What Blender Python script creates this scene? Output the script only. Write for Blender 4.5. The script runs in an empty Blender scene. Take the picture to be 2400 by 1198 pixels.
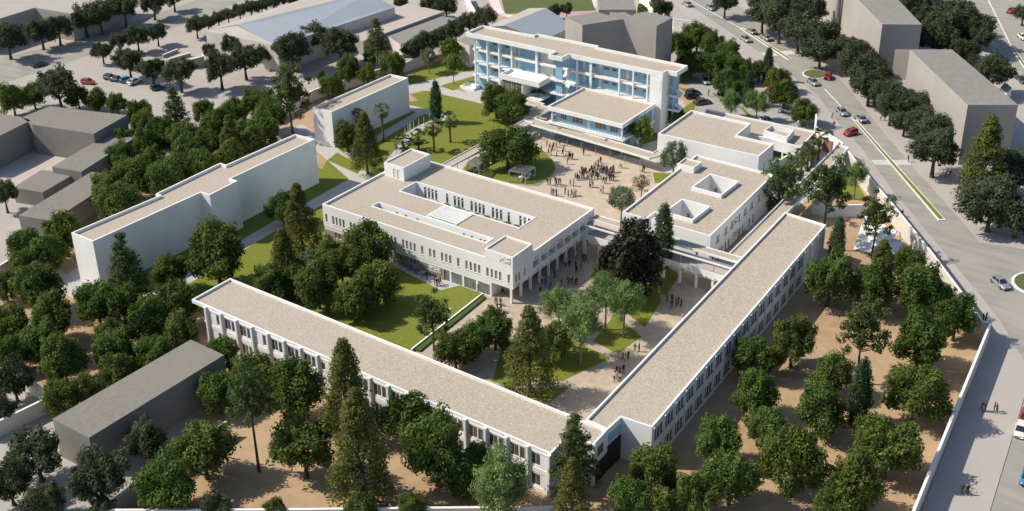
import bpy, bmesh, math, random
import numpy as np
from mathutils import Vector, Matrix, noise as mnoise
from mathutils.geometry import tessellate_polygon
random.seed(7)
R = math.radians
SC = bpy.context.scene
COL = SC.collection

# ---------------------------------------------------------------- camera
cd = bpy.data.cameras.new('camera'); cam = bpy.data.objects.new('camera', cd); COL.objects.link(cam)
cam.location = (153.508, -150.652, 110.0)
yaw = R(36.0); pitch = 0.48946; roll = 0.01548
cam.rotation_euler = (Matrix.Rotation(yaw, 3, 'Z') @ Matrix.Rotation(math.pi/2 - pitch, 3, 'X') @ Matrix.Rotation(-roll*1.0, 3, 'Z')).to_euler()
cd.sensor_width = 36.0; cd.lens = 36.0*2922.5/2400.0
cd.clip_start = 1.0; cd.clip_end = 5000
SC.camera = cam
# ---------------------------------------------------------------- sky and sun
SUN_DIR = Vector((0.868, 0.507, -0.99)).normalized()
w = bpy.data.worlds.new('World'); SC.world = w; w.use_nodes = True
nt = w.node_tree; bg = nt.nodes['Background']
sky = nt.nodes.new('ShaderNodeTexSky'); sky.sky_type = 'NISHITA'; sky.sun_disc = False
sky.sun_elevation = math.asin(-SUN_DIR.z); sky.sun_rotation = math.atan2(-SUN_DIR.x, -SUN_DIR.y)
sky.altitude = 50; sky.air_density = 1.0; sky.dust_density = 1.2; sky.ozone_density = 0.8
nt.links.new(sky.outputs[0], bg.inputs[0]); bg.inputs[1].default_value = 0.125
sl = bpy.data.lights.new('sun', 'SUN'); sl.energy = 4.9; sl.angle = R(0.55); sl.color = (1.0, 0.925, 0.80)
so = bpy.data.objects.new('sun', sl); COL.objects.link(so)
so.rotation_euler = SUN_DIR.to_track_quat('-Z', 'Y').to_euler(); so.location = (-60, 0, 120)
SC.view_settings.view_transform = 'Standard'; SC.view_settings.look = 'None'
SC.view_settings.exposure = 0.1; SC.view_settings.gamma = 1.0; SC.view_settings.use_curve_mapping = False
SC.render.engine = 'CYCLES'
SC.cycles.max_bounces = 6; SC.cycles.diffuse_bounces = 3; SC.cycles.transparent_max_bounces = 4

# ---------------------------------------------------------------- materials
MATS = {}
def mat(name, c1, c2=None, scale=0.5, rough=0.85, detail=4.0, c3=None, scale3=None, f3=0.5, bump=0.0, bscale=8.0,
        spec=0.3, metal=0.0, objrand=0.0, stretch=None, contrast=(0.35, 0.65), islrand=0.0, transl=0.0, space='world', coat=0.0):
    m = bpy.data.materials.new(name); m.use_nodes = True; t = m.node_tree; N = t.nodes; L = t.links
    b = N['Principled BSDF']; b.inputs['Roughness'].default_value = rough
    b.inputs['Specular IOR Level'].default_value = spec; b.inputs['Metallic'].default_value = metal
    if coat: b.inputs['Coat Weight'].default_value = coat
    if space == 'world':
        g = N.new('ShaderNodeNewGeometry'); vec = g.outputs['Position']
    else:
        g = N.new('ShaderNodeTexCoord'); vec = g.outputs['Object']
    if stretch:
        mp = N.new('ShaderNodeMapping'); mp.inputs['Scale'].default_value = stretch[:3]
        if len(stretch) > 3: mp.inputs['Rotation'].default_value = (0, 0, stretch[3])
        L.new(vec, mp.inputs[0]); vec2 = mp.outputs[0]
    else: vec2 = vec
    def noise(sc, v, det):
        n = N.new('ShaderNodeTexNoise'); n.inputs['Scale'].default_value = sc; n.inputs['Detail'].default_value = det
        L.new(v, n.inputs['Vector']); r = N.new('ShaderNodeMapRange'); r.inputs[1].default_value = contrast[0]; r.inputs[2].default_value = contrast[1]
        L.new(n.outputs[0], r.inputs[0]); return r.outputs[0]
    def mixc(f, a, bb):
        x = N.new('ShaderNodeMix'); x.data_type = 'RGBA'
        if isinstance(f, (int, float)): x.inputs[0].default_value = f
        else: L.new(f, x.inputs[0])
        for i, q in ((6, a), (7, bb)):
            if isinstance(q, tuple): x.inputs[i].default_value = (*q, 1)
            else: L.new(q, x.inputs[i])
        return x.outputs[2]
    col = c1
    if c2: col = mixc(noise(scale, vec2, detail), c1, c2)
    if c3:
        f = noise(scale3 or scale*0.1, vec, 3.0); mm = N.new('ShaderNodeMath'); mm.operation = 'MULTIPLY'; mm.inputs[1].default_value = f3
        L.new(f, mm.inputs[0]); col = mixc(mm.outputs[0], col, c3)
    if objrand or islrand:
        hs = N.new('ShaderNodeHueSaturation')
        if isinstance(col, tuple): hs.inputs['Color'].default_value = (*col, 1)
        else: L.new(col, hs.inputs['Color'])
        val = None
        if objrand:
            oi = N.new('ShaderNodeObjectInfo')
            a = N.new('ShaderNodeMapRange'); a.inputs[3].default_value = 0.5-0.05*objrand; a.inputs[4].default_value = 0.5+0.03*objrand
            L.new(oi.outputs['Random'], a.inputs[0]); L.new(a.outputs[0], hs.inputs['Hue'])
            a = N.new('ShaderNodeMapRange'); a.inputs[3].default_value = 1-0.3*objrand; a.inputs[4].default_value = 1+0.3*objrand
            ml = N.new('ShaderNodeMath'); ml.operation = 'MULTIPLY'; ml.inputs[1].default_value = 7.31
            fr = N.new('ShaderNodeMath'); fr.operation = 'FRACT'
            L.new(oi.outputs['Random'], ml.inputs[0]); L.new(ml.outputs[0], fr.inputs[0]); L.new(fr.outputs[0], a.inputs[0]); val = a.outputs[0]
        if islrand:
            gg = N.new('ShaderNodeNewGeometry'); a = N.new('ShaderNodeMapRange'); a.inputs[3].default_value = 1-islrand; a.inputs[4].default_value = 1+islrand
            L.new(gg.outputs['Random Per Island'], a.inputs[0])
            if val is not None:
                mm = N.new('ShaderNodeMath'); mm.operation = 'MULTIPLY'; L.new(val, mm.inputs[0]); L.new(a.outputs[0], mm.inputs[1]); val = mm.outputs[0]
            else: val = a.outputs[0]
        L.new(val, hs.inputs['Value']); col = hs.outputs[0]
    if isinstance(col, tuple): b.inputs['Base Color'].default_value = (*col, 1)
    else: L.new(col, b.inputs['Base Color'])
    if bump:
        n = N.new('ShaderNodeTexNoise'); n.inputs['Scale'].default_value = bscale; n.inputs['Detail'].default_value = 3
        L.new(vec, n.inputs['Vector']); bp = N.new('ShaderNodeBump'); bp.inputs['Strength'].default_value = bump; bp.inputs['Distance'].default_value = 0.05
        L.new(n.outputs[0], bp.inputs['Height']); L.new(bp.outputs[0], b.inputs['Normal'])
    if transl:
        tr = N.new('ShaderNodeBsdfTranslucent'); ms = N.new('ShaderNodeMixShader'); ms.inputs[0].default_value = transl
        if isinstance(col, tuple): tr.inputs[0].default_value = (*col, 1)
        else: L.new(col, tr.inputs[0])
        L.new(b.outputs[0], ms.inputs[1]); L.new(tr.outputs[0], ms.inputs[2]); L.new(ms.outputs[0], N['Material Output'].inputs[0])
    MATS[name] = m; return m
mat('gravel', (0.54, 0.465, 0.38), (0.28, 0.235, 0.18), scale=4.2, detail=2.0, contrast=(0.28, 0.72), c3=(0.42, 0.37, 0.31), scale3=0.07, f3=0.5, bump=0.6, bscale=5)
mat('gravel_grey', (0.23, 0.215, 0.185), (0.165, 0.155, 0.135), scale=2.2, detail=3, contrast=(0.3, 0.7), c3=(0.22, 0.205, 0.18), scale3=0.05, f3=0.6)
mat('white', (0.82, 0.82, 0.805), (0.765, 0.765, 0.75), scale=0.35, rough=0.75, detail=5, c3=(0.70, 0.695, 0.67), scale3=0.12, f3=0.35)
mat('cream', (0.62, 0.58, 0.53), (0.56, 0.52, 0.47), scale=0.3, rough=0.85, c3=(0.50, 0.46, 0.41), scale3=0.08, f3=0.4)
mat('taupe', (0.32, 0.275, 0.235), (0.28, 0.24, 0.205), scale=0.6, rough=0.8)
mat('concrete', (0.41, 0.38, 0.35), (0.37, 0.34, 0.315), scale=0.2, c3=(0.35, 0.32, 0.29), scale3=0.03, f3=0.5)
mat('greywall', (0.40, 0.37, 0.335), (0.355, 0.33, 0.30), scale=0.15, c3=(0.28, 0.26, 0.235), scale3=0.04, f3=0.5)
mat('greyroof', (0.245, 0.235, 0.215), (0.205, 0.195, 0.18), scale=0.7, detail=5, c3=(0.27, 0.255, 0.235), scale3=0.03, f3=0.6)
mat('darkgrey', (0.215, 0.205, 0.19), (0.18, 0.17, 0.16), scale=0.5, detail=5, c3=(0.25, 0.24, 0.22), scale3=0.05, f3=0.6)
mat('pinkroof', (0.46, 0.385, 0.345), (0.42, 0.35, 0.315), scale=0.2, c3=(0.48, 0.43, 0.39), scale3=0.03, f3=0.6)
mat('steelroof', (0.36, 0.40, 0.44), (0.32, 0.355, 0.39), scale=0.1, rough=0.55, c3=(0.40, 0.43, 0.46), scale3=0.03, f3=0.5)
mat('asphalt', (0.315, 0.305, 0.268), (0.235, 0.228, 0.20), scale=0.35, detail=6, stretch=(0.25, 1.6, 1, 0.95), c3=(0.36, 0.34, 0.31), scale3=0.07, f3=0.55)
mat('pavement', (0.42, 0.385, 0.36), (0.385, 0.352, 0.328), scale=0.15, c3=(0.37, 0.34, 0.315), scale3=0.03, f3=0.55)
mat('parking', (0.34, 0.33, 0.32), (0.29, 0.28, 0.27), scale=0.3, detail=5, c3=(0.38, 0.365, 0.35), scale3=0.05, f3=0.5)
mat('sand', (0.55, 0.44, 0.325), (0.41, 0.335, 0.25), scale=0.55, detail=7, c3=(0.46, 0.40, 0.33), scale3=0.07, f3=0.7, contrast=(0.3, 0.7), bump=0.25, bscale=3)
mat('dirt', (0.44, 0.29, 0.165), (0.30, 0.195, 0.115), scale=0.5, detail=8, c3=(0.45, 0.335, 0.21), scale3=0.05, f3=0.75, contrast=(0.3, 0.7), bump=0.4, bscale=2.5)
mat('lawn', (0.19, 0.205, 0.024), (0.115, 0.145, 0.014), scale=1.6, detail=6, c3=(0.165, 0.19, 0.03), scale3=0.12, f3=0.6, contrast=(0.3, 0.7), bump=0.5, bscale=6)
mat('pitchgrass', (0.105, 0.13, 0.04), (0.075, 0.10, 0.03), scale=1.2, detail=6, c3=(0.12, 0.13, 0.05), scale3=0.06, f3=0.6)
mat('hedge', (0.07, 0.12, 0.025), (0.04, 0.075, 0.015), scale=2.5, detail=5, bump=0.8, bscale=6)
mat('whitepaint', (0.72, 0.72, 0.70), (0.62, 0.62, 0.60), scale=0.8)
mat('blue', (0.27, 0.46, 0.60), (0.25, 0.43, 0.565), scale=0.4, rough=0.7)
mat('glass', (0.075, 0.072, 0.065), (0.13, 0.125, 0.11), scale=0.9, rough=0.12, spec=0.7, detail=1)
mat('glass_green', (0.16, 0.18, 0.17), (0.24, 0.26, 0.25), scale=0.7, rough=0.1, spec=0.8, detail=1)
mat('curtain', (0.30, 0.28, 0.25), (0.17, 0.16, 0.14), scale=0.9, rough=0.35, spec=0.5, detail=2)
mat('brownglass', (0.20, 0.165, 0.125), (0.11, 0.09, 0.07), scale=1.0, rough=0.2, spec=0.6, detail=2)
mat('blind', (0.115, 0.11, 0.10), (0.075, 0.073, 0.068), scale=1.3, rough=0.2, spec=0.6, detail=2)
mat('frame', (0.62, 0.60, 0.55), rough=0.5)
mat('darkframe', (0.10, 0.095, 0.09), rough=0.5)
mat('metal', (0.34, 0.35, 0.36), (0.28, 0.29, 0.30), scale=2, rough=0.45, metal=0.4)
mat('black', (0.02, 0.02, 0.022), rough=0.5)
mat('terracotta', (0.30, 0.16, 0.115), (0.24, 0.125, 0.09), scale=1.5, rough=0.85)
mat('track', (0.52, 0.31, 0.24), (0.47, 0.28, 0.22), scale=0.5)
mat('bark', (0.10, 0.075, 0.055), (0.055, 0.042, 0.032), scale=3, detail=5, space='object', bump=0.5, bscale=8)
mat('palebark', (0.20, 0.17, 0.13), (0.12, 0.10, 0.08), scale=3, detail=5, space='object')
mat('palmbark', (0.23, 0.115, 0.06), (0.12, 0.065, 0.04), scale=5, detail=5, space='object', bump=0.6, bscale=10)
def leafmat(name, a, b, obj=1.0, isl=0.45, tr=0.42):
    return mat(name, a, b, scale=0.35, detail=2, objrand=obj, islrand=isl, transl=tr, rough=0.7, spec=0.12)
leafmat('leaf_round', (0.122, 0.172, 0.040), (0.082, 0.128, 0.030), obj=0.5)
leafmat('leaf_street', (0.098, 0.120, 0.062), (0.066, 0.086, 0.045), obj=0.35)
leafmat('leaf_conifer', (0.150, 0.165, 0.042), (0.104, 0.120, 0.032), obj=0.4)
leafmat('leaf_pine', (0.112, 0.155, 0.050), (0.076, 0.114, 0.038), obj=0.4)
leafmat('leaf_cypress', (0.066, 0.120, 0.052), (0.044, 0.086, 0.038), obj=0.6)
leafmat('leaf_pale', (0.190, 0.275, 0.095), (0.130, 0.205, 0.065), obj=0.4)
leafmat('leaf_bright', (0.170, 0.225, 0.04), (0.115, 0.165, 0.03), obj=0.5)
leafmat('leaf_silver', (0.200, 0.245, 0.145), (0.140, 0.18, 0.10), obj=0.4)
leafmat('leaf_purple', (0.040, 0.038, 0.026), (0.026, 0.025, 0.018), obj=0.1, isl=0.6, tr=0.08)
leafmat('leaf_palm', (0.115, 0.150, 0.055), (0.08, 0.11, 0.04), obj=0.4)
leafmat('leaf_dry', (0.22, 0.18, 0.10), (0.16, 0.135, 0.08), obj=0.4)
leafmat('leaf_blossom', (0.50, 0.52, 0.40), (0.36, 0.40, 0.27), obj=0.2)

# ---------------------------------------------------------------- helpers
def tag(o, label=None, cat=None, group=None, kind=None):
    if label: o['label'] = label
    if cat: o['category'] = cat
    if group: o['group'] = group
    if kind: o['kind'] = kind
    return o
def empty(name, loc=(0, 0, 0), rz=0.0):
    o = bpy.data.objects.new(name, None); COL.objects.link(o); o.location = loc; o.rotation_euler = (0, 0, rz); o.empty_display_size = 0.5
    return o
def add(name, me, parent=None, loc=(0, 0, 0), rz=0.0):
    o = bpy.data.objects.new(name, me); COL.objects.link(o); o.location = loc; o.rotation_euler = (0, 0, rz)
    if parent: o.parent = parent
    return o
def copy_tree(o, parent=None):
    c = o.copy(); COL.objects.link(c); c.parent = parent
    for ch in o.children: copy_tree(ch, c)
    return c
class MB:
    def __init__(s, *mats): s.v = []; s.f = []; s.m = []; s.mats = list(mats); s.cur = 0
    def use(s, m):
        if m not in s.mats: s.mats.append(m)
        s.cur = s.mats.index(m); return s
    def face(s, pts):
        n = len(s.v); s.v += [tuple(p) for p in pts]; s.f.append(tuple(range(n, n+len(pts)))); s.m.append(s.cur); return s
    def box(s, x0, x1, y0, y1, z0, z1):
        n = len(s.v); s.v += [(x0,y0,z0),(x1,y0,z0),(x1,y1,z0),(x0,y1,z0),(x0,y0,z1),(x1,y0,z1),(x1,y1,z1),(x0,y1,z1)]
        for q in ((3,2,1,0),(4,5,6,7),(0,1,5,4),(1,2,6,5),(2,3,7,6),(3,0,4,7)): s.f.append(tuple(n+i for i in q)); s.m.append(s.cur)
        return s
    def obox(s, p, e, L, w, z0, z1, off=0.0):
        """box along unit vector e from p, length L, width w centred (offset off to the left)"""
        nx, ny = -e[1], e[0]; a = off-w/2; b = off+w/2
        q = [(p[0]+nx*a, p[1]+ny*a), (p[0]+e[0]*L+nx*a, p[1]+e[1]*L+ny*a), (p[0]+e[0]*L+nx*b, p[1]+e[1]*L+ny*b), (p[0]+nx*b, p[1]+ny*b)]
        return s.prism(q, z0, z1)
    def prism(s, poly, z0, z1, top=True, bottom=True):
        n = len(poly)
        for i in range(n):
            a = poly[i]; b = poly[(i+1) % n]; s.face([(a[0],a[1],z0),(b[0],b[1],z0),(b[0],b[1],z1),(a[0],a[1],z1)])
        if top: s.flat([poly], z1)
        if bottom: s.flat([poly], z0, True)
        return s
    def flat(s, loops, z, flip=False):
        pts = [Vector((p[0], p[1], 0)) for l in loops for p in l]
        tris = tessellate_polygon([[Vector((p[0], p[1], 0)) for p in l] for l in loops])
        for t in tris:
            a, b, c = (pts[i] for i in t)
            up = (b-a).cross(c-a).z > 0
            q = [a, b, c] if up != flip else [c, b, a]
            s.face([(p.x, p.y, z) for p in q])
        return s
    def tube(s, pts, rs, sides=6, cap=True):
        rings = []; k = len(pts)
        for i, p in enumerate(pts):
            p = Vector(p); d = (Vector(pts[min(i+1, k-1)])-Vector(pts[max(i-1, 0)])).normalized()
            a = d.orthogonal().normalized() if abs(d.z) < 0.9 else Vector((1, 0, 0)); a = (a-d*a.dot(d)).normalized(); b = d.cross(a)
            n = len(s.v); rings.append(n)
            s.v += [tuple(p+(a*math.cos(2*math.pi*j/sides)+b*math.sin(2*math.pi*j/sides))*rs[i]) for j in range(sides)]
        for i in range(k-1):
            for j in range(sides):
                j2 = (j+1) % sides; s.f.append((rings[i]+j, rings[i]+j2, rings[i+1]+j2, rings[i+1]+j)); s.m.append(s.cur)
        if cap:
            s.f.append(tuple(rings[-1]+j for j in range(sides))); s.m.append(s.cur)
            s.f.append(tuple(rings[0]+j for j in reversed(range(sides)))); s.m.append(s.cur)
        return s
    def mesh(s, name, smooth=False):
        me = bpy.data.meshes.new(name); me.from_pydata(s.v, [], s.f)
        for m in s.mats: me.materials.append(MATS[m] if isinstance(m, str) else m)
        me.polygons.foreach_set('material_index', s.m)
        if smooth: me.polygons.foreach_set('use_smooth', [True]*len(s.f))
        me.update(); return me
    def obj(s, name, parent=None, smooth=False):
        """mesh given in place coordinates; a parent Empty without rotation stands at its own base"""
        o = add(name, s.mesh(name, smooth), parent)
        if parent: o.location = -parent.location
        return o
def ccw(p):
    a = sum(p[i][0]*p[(i+1) % len(p)][1]-p[(i+1) % len(p)][0]*p[i][1] for i in range(len(p)))
    return list(p) if a > 0 else list(p)[::-1]
def inset(p, d):
    n = len(p); out = []
    for i in range(n):
        a, b, c = Vector(p[i-1]), Vector(p[i]), Vector(p[(i+1) % n])
        e1 = (b-a).normalized(); e2 = (c-b).normalized(); n1 = Vector((-e1.y, e1.x)); n2 = Vector((-e2.y, e2.x))
        m = n1+n2; k = d/max(0.2, (1+n1.dot(n2))); out.append((b.x+m.x*k, b.y+m.y*k))
    return out
def rect(x0, y0, x1, y1): return [(x0, y0), (x1, y0), (x1, y1), (x0, y1)]
def centre(p): return (sum(q[0] for q in p)/len(p), sum(q[1] for q in p)/len(p))
def pieces(mb, p0, p1, z0, z1, ops, depth, back=False):
    """wall face p0->p1 (outside on the right hand) with rectangular openings and reveals"""
    L = math.hypot(p1[0]-p0[0], p1[1]-p0[1]); e = ((p1[0]-p0[0])/L, (p1[1]-p0[1])/L); ny = (-e[1], e[0])
    def pt(u, z, d=0): return (p0[0]+e[0]*u+ny[0]*d, p0[1]+e[1]*u+ny[1]*d, z)
    ops = [o for o in ops if o[1] > o[0]]
    us = sorted({0.0, L} | {round(min(max(o[i], 0.02), L-0.02), 3) for o in ops for i in (0, 1)})
    zs = sorted({z0, z1} | {round(min(max(o[i], z0+0.001), z1-0.02), 3) for o in ops for i in (2, 3)})
    for k in range(len(zs)-1):
        zc = (zs[k]+zs[k+1])/2; run = None
        for i in range(len(us)-1):
            uc = (us[i]+us[i+1])/2
            hole = any(o[0] < uc < o[1] and o[2] < zc < o[3] for o in ops)
            if hole:
                if run is not None: mb.face([pt(run, zs[k]), pt(us[i], zs[k]), pt(us[i], zs[k+1]), pt(run, zs[k+1])]); run = None
            elif run is None: run = us[i]
        if run is not None: mb.face([pt(run, zs[k]), pt(L, zs[k]), pt(L, zs[k+1]), pt(run, zs[k+1])])
    for o in ops:
        u0, u1, a, b = o[:4]; d = o[5] if len(o) > 5 else depth
        mb.face([pt(u0, a), pt(u1, a), pt(u1, a, d), pt(u0, a, d)]); mb.face([pt(u0, b, d), pt(u1, b, d), pt(u1, b), pt(u0, b)])
        mb.face([pt(u0, a), pt(u0, a, d), pt(u0, b, d), pt(u0, b)]); mb.face([pt(u1, a, d), pt(u1, a), pt(u1, b), pt(u1, b, d)])
        if len(o) > 4 and o[4] == 'void': mb.face([pt(u0, a, d), pt(u1, a, d), pt(u1, b, d), pt(u0, b, d)])
    return e, pt
WCACHE = {}
def window_meshes(w, h, kind):
    key = (round(w, 2), round(h, 2), kind)
    if key in WCACHE: return WCACHE[key]
    fm = 'darkframe' if kind in ('shop', 'dark') else 'frame'; f = MB(fm); t = 0.05
    f.box(0, t, 0, .07, 0, h).box(w-t, w, 0, .07, 0, h).box(t, w-t, 0, .07, h-t, h).box(t, w-t, 0, .07, 0, t)
    n = {'shop': 4, 'double': 2, 'brown': 3, 'triple': 3, 'door': 1}.get(kind, 1)
    for i in range(1, n): f.box(w*i/n-.025, w*i/n+.025, .004, .066, t, h-t)
    if kind == 'brown': f.box(t, w-t, .004, .066, h*.5, h*.5+.04)
    if kind == 'sash': f.box(t, w-t, .004, .066, h*.32, h*.32+.05)
    if kind == 'sill' or kind == 'sash' or kind == 'dark': f.box(-.06, w+.06, -.16, -.002, -.07, -.004)
    g = MB({'shop': 'glass_green', 'door': 'whitepaint', 'sash': 'curtain', 'double': 'blind', 'brown': 'brownglass', 'bdoor': 'whitepaint'}.get(kind, 'glass')); g.box(t, w-t, .025, .045, t, h-t)
    WCACHE[key] = (f.mesh('window'), g.mesh('pane')); return WCACHE[key]
def place_window(parent, e, p, w, h, kind):
    fm, gm = window_meshes(w, h, kind); a = math.atan2(e[1], e[0])
    nm = 'door' if kind in ('door', 'bdoor') else 'window'
    o = add(nm, fm, parent, Vector(p)-parent.location, a); add('leaf' if nm == 'door' else 'pane', gm, o)
    return o
def walls(root, poly, z0, z1, ops, wm='white', depth=0.14, name='wall'):
    """outer walls of a CCW footprint; ops = {edge: [(u0,u1,za,zb,kind[,depth])]}"""
    mb = MB(wm); n = len(poly)
    for i in range(n):
        p0, p1 = poly[i], poly[(i+1) % n]; ol = ops.get(i, []); e, pt = pieces(mb, p0, p1, z0, z1, ol, depth)
        for o in ol:
            if len(o) > 4 and o[4] not in ('void', 'open'): place_window(root, e, pt(o[0], o[2], depth-0.06), o[1]-o[0], o[3]-o[2], o[4])
    return mb.obj(name, root)
def roof(root, poly, z, par, pt=0.28, rm='gravel', wm='white', holes=(), z0=None):
    """flat roof sheet at z inside a parapet that rises to z+par; walls end at z+par"""
    inn = inset(poly, pt)
    mb = MB(rm); mb.flat([inn]+[list(h) for h in holes], z); r = mb.obj('roof', root)
    mb = MB(wm); zt = z+par
    n = len(poly)
    for i in range(n):
        j = (i+1) % n
        mb.face([(*poly[i], zt), (*poly[j], zt), (*inn[j], zt), (*inn[i], zt)])
        mb.face([(*inn[j], z-.05), (*inn[i], z-.05), (*inn[i], zt), (*inn[j], zt)])
    mb.obj('parapet', root)
    return r
def block(name, label, cat, poly, h, par=0.45, ops={}, wm='white', rm='gravel', holes=(), pt=0.28, z0=0.0, group=None, depth=0.14):
    poly = ccw(poly); c = centre(poly); root = empty(name, (c[0], c[1], z0)); tag(root, label, cat, group)
    walls(root, poly, z0, h, ops, wm, depth)
    if par > 0: roof(root, poly, h-par, par, pt, rm, wm, holes)
    else:
        mb = MB(rm); mb.flat([poly], h); mb.obj('roof', root)
    return root
def sheet(name, loops, z, m, kind='structure', label=None, cat=None):
    mb = MB(m); mb.flat([list(l) for l in loops], z); o = mb.obj(name); tag(o, label, cat, kind=kind); return o
def slab(name, poly, z0, z1, m, kind='structure'):
    mb = MB(m); mb.prism(ccw(poly), z0, z1, bottom=False); return tag(mb.obj(name), kind=kind)

# ================================================================ the setting
g = 1600.0
sheet('ground', [rect(-g, -g, g, g)], 0.0, 'concrete')
campus = [(66.61, 91.12), (73.31, 83.18), (85.16, 69.78), (97.74, 54.88), (107.47, 42.71), (114.31, 36.00), (120.58, -17.28)] + [(119.44, -22.25)] + [(34.83, -78.97), (31.57, -76.40), (30.91, -69.68), (30.92, -53.92)] + [(4.96, -51.31), (1.24, -57.54), (-0.45, -62.99), (-24.86, -59.21), (-44.21, -37.99), (-48.76, -23.38), (-55.34, -2.17), (-56.94, 23.49), (-58.96, 60.12), (-52.25, 86.18), (-52.18, 96.81), (-49.02, 112.60), (7.03, 128.40), (53.92, 105.97), (58.90, 102.29)]
sheet('dirt_ground', [ccw(campus)], 0.012, 'dirt')
def ribbon(pts, wd):
    l = []; r = []
    for i, p in enumerate(pts):
        a = Vector(pts[max(i-1, 0)]); b = Vector(pts[min(i+1, len(pts)-1)]); d = (b-a).normalized(); n = Vector((-d.y, d.x))*wd/2
        l.append((p[0]+n.x, p[1]+n.y)); r.append((p[0]-n.x, p[1]-n.y))
    return ccw(l+r[::-1])
def smooth_line(pts, k=6):
    out = []
    for i in range(len(pts)-1):
        p0, p1, p2, p3 = (Vector(pts[max(0, min(len(pts)-1, j))]) for j in (i-1, i, i+1, i+2))
        for s in range(k):
            t = s/k; q = 0.5*((2*p1)+(p2-p0)*t+(2*p0-5*p1+4*p2-p3)*t*t+(3*p1-p0-3*p2+p3)*t**3); out.append((q.x, q.y))
    return out+[tuple(pts[-1])]
def pavers(name, c1, c2, mortar, sx, sy, rot):
    m = mat(name, c1, c2, scale=0.7, detail=7, contrast=(0.3, 0.7)); t = m.node_tree; N = t.nodes; L = t.links
    g_ = N.new('ShaderNodeNewGeometry'); mp = N.new('ShaderNodeMapping'); mp.inputs['Rotation'].default_value = (0, 0, rot)
    br = N.new('ShaderNodeTexBrick'); br.inputs['Scale'].default_value = 1.0; br.inputs['Brick Width'].default_value = sx; br.inputs['Row Height'].default_value = sy
    br.inputs['Mortar Size'].default_value = 0.035; br.inputs['Color1'].default_value = (*c1, 1); br.inputs['Color2'].default_value = (*c2, 1); br.inputs['Mortar'].default_value = (*mortar, 1)
    L.new(g_.outputs['Position'], mp.inputs[0]); L.new(mp.outputs[0], br.inputs['Vector'])
    mx = N.new('ShaderNodeMix'); mx.data_type = 'RGBA'; mx.inputs[0].default_value = 0.28
    b = N['Principled BSDF']; old = b.inputs['Base Color'].links[0].from_socket
    L.new(old, mx.inputs[6]); L.new(br.outputs[0], mx.inputs[7]); L.new(mx.outputs[2], b.inputs['Base Color'])
pavers('stone', (0.50, 0.48, 0.45), (0.40, 0.385, 0.365), (0.30, 0.285, 0.27), 1.1, 0.55, 0.3)
pavers('cobble', (0.52, 0.42, 0.32), (0.36, 0.30, 0.235), (0.26, 0.22, 0.18), 0.6, 0.4, 0.9)
# paved walks of the campus
sheet('forecourt_paving', [ccw([(-30.88, 82.34), (-18.80, 75.15), (-5.21, 72.92), (-0.89, 60.90), (3.26, 59.23), (39.57, 61.56), (35.97, 85.50), (19.75, 105.18), (-15.45, 107.66), (-38.85, 98.20)])], 0.022, 'stone')
sheet('path_by_slab', [ribbon(smooth_line([(-34.38, -36.95), (-23.15, -38.88), (-13.69, -36.11), (-11.63, -29.19), (-13.03, -10.20), (-14.02, 5.82), (-14.75, 19.18), (-15.04, 27.52)]), 3.4)], 0.024, 'stone')
sheet('path_between_slabs', [ribbon([(-48.76, 28.95), (-46.05, 40.00), (-33.14, 34.92), (-18.06, 28.16), (-12.11, 25.56)], 4.6)], 0.027, 'stone')
sheet('path_west_end', [ccw([(-30.30, -39.03), (-32.54, -31.70), (-29.11, -33.37), (-21.55, -37.80), (-21.87, -39.86)])], 0.030, 'stone')
sheet('path_along_slab', [ribbon([(-25.52, 32.25), (-26.47, 46.24), (-28.41, 64.05)], 2.6)], 0.033, 'stone')
sheet('garden_path', [ribbon(smooth_line([(-35.25, 64.24), (-27.56, 64.62), (-22.76, 65.16), (-21.40, 62.15), (-22.24, 56.49), (-21.74, 51.53), (-18.30, 44.84), (-14.51, 35.99)]), 2.9)], 0.036, 'stone')
sheet('north_walk', [ribbon([(-42.09, 72.37), (-38.92, 80.35), (-36.71, 86.32), (-33.86, 94.36)], 6.5)], 0.039, 'stone')
sheet('north_cross_walk', [ribbon([(-40.40, 77.89), (-20.52, 77.45), (-7.45, 76.98)], 5.0)], 0.042, 'stone')
sheet('terrace', [ccw([(12.5, 2.0), (15.0, 0.9), (29.3, -1.5), (31.2, 2.0)])], 0.075, 'stone')
sheet('canopy_walk', [ribbon([(-1.24, 39.44), (1.01, 65.78), (-0.82, 70.12)], 3.2)], 0.048, 'stone')
sheet('patio_alley_paving', [ccw([(65.66, 30.94), (68.67, 36.92), (67.40, 94.98), (55.83, 98.75), (26.31, 85.10), (41.14, 58.77), (54.52, 48.60)])], 0.026, 'stone')
# sandy courts
sheet('upper_court', [ccw([(3.77, 66.42), (18.84, 67.62), (37.42, 65.37), (45.88, 52.10), (46.49, 34.34), (38.45, 33.27), (26.55, 39.09), (3.06, 38.35), (-1.70, 60.36)])], 0.030, 'sand')
sheet('lower_court', [ccw([(36.5, 6.0), (36.5, 1.2)] + [(39.63, 32.96), (45.78, 37.12), (72.05, 35.28), (75.81, -20.74), (73.21, -22.53), (37.89, -22.69)])], 0.034, 'cobble')
sheet('garden_grass', [ccw([(-20.2, -36.0), (4.8, -30.0), (4.8, -8.0), (-1.0, 3.0), (-1.2, 66.0), (-11.0, 78.0), (-28.0, 80.0), (-36.0, 66.0), (-30.5, 64.0), (-30.6, 34.5), (-24.0, 24.0), (-20.0, 20.5)])], 0.016, 'lawn')
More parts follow.
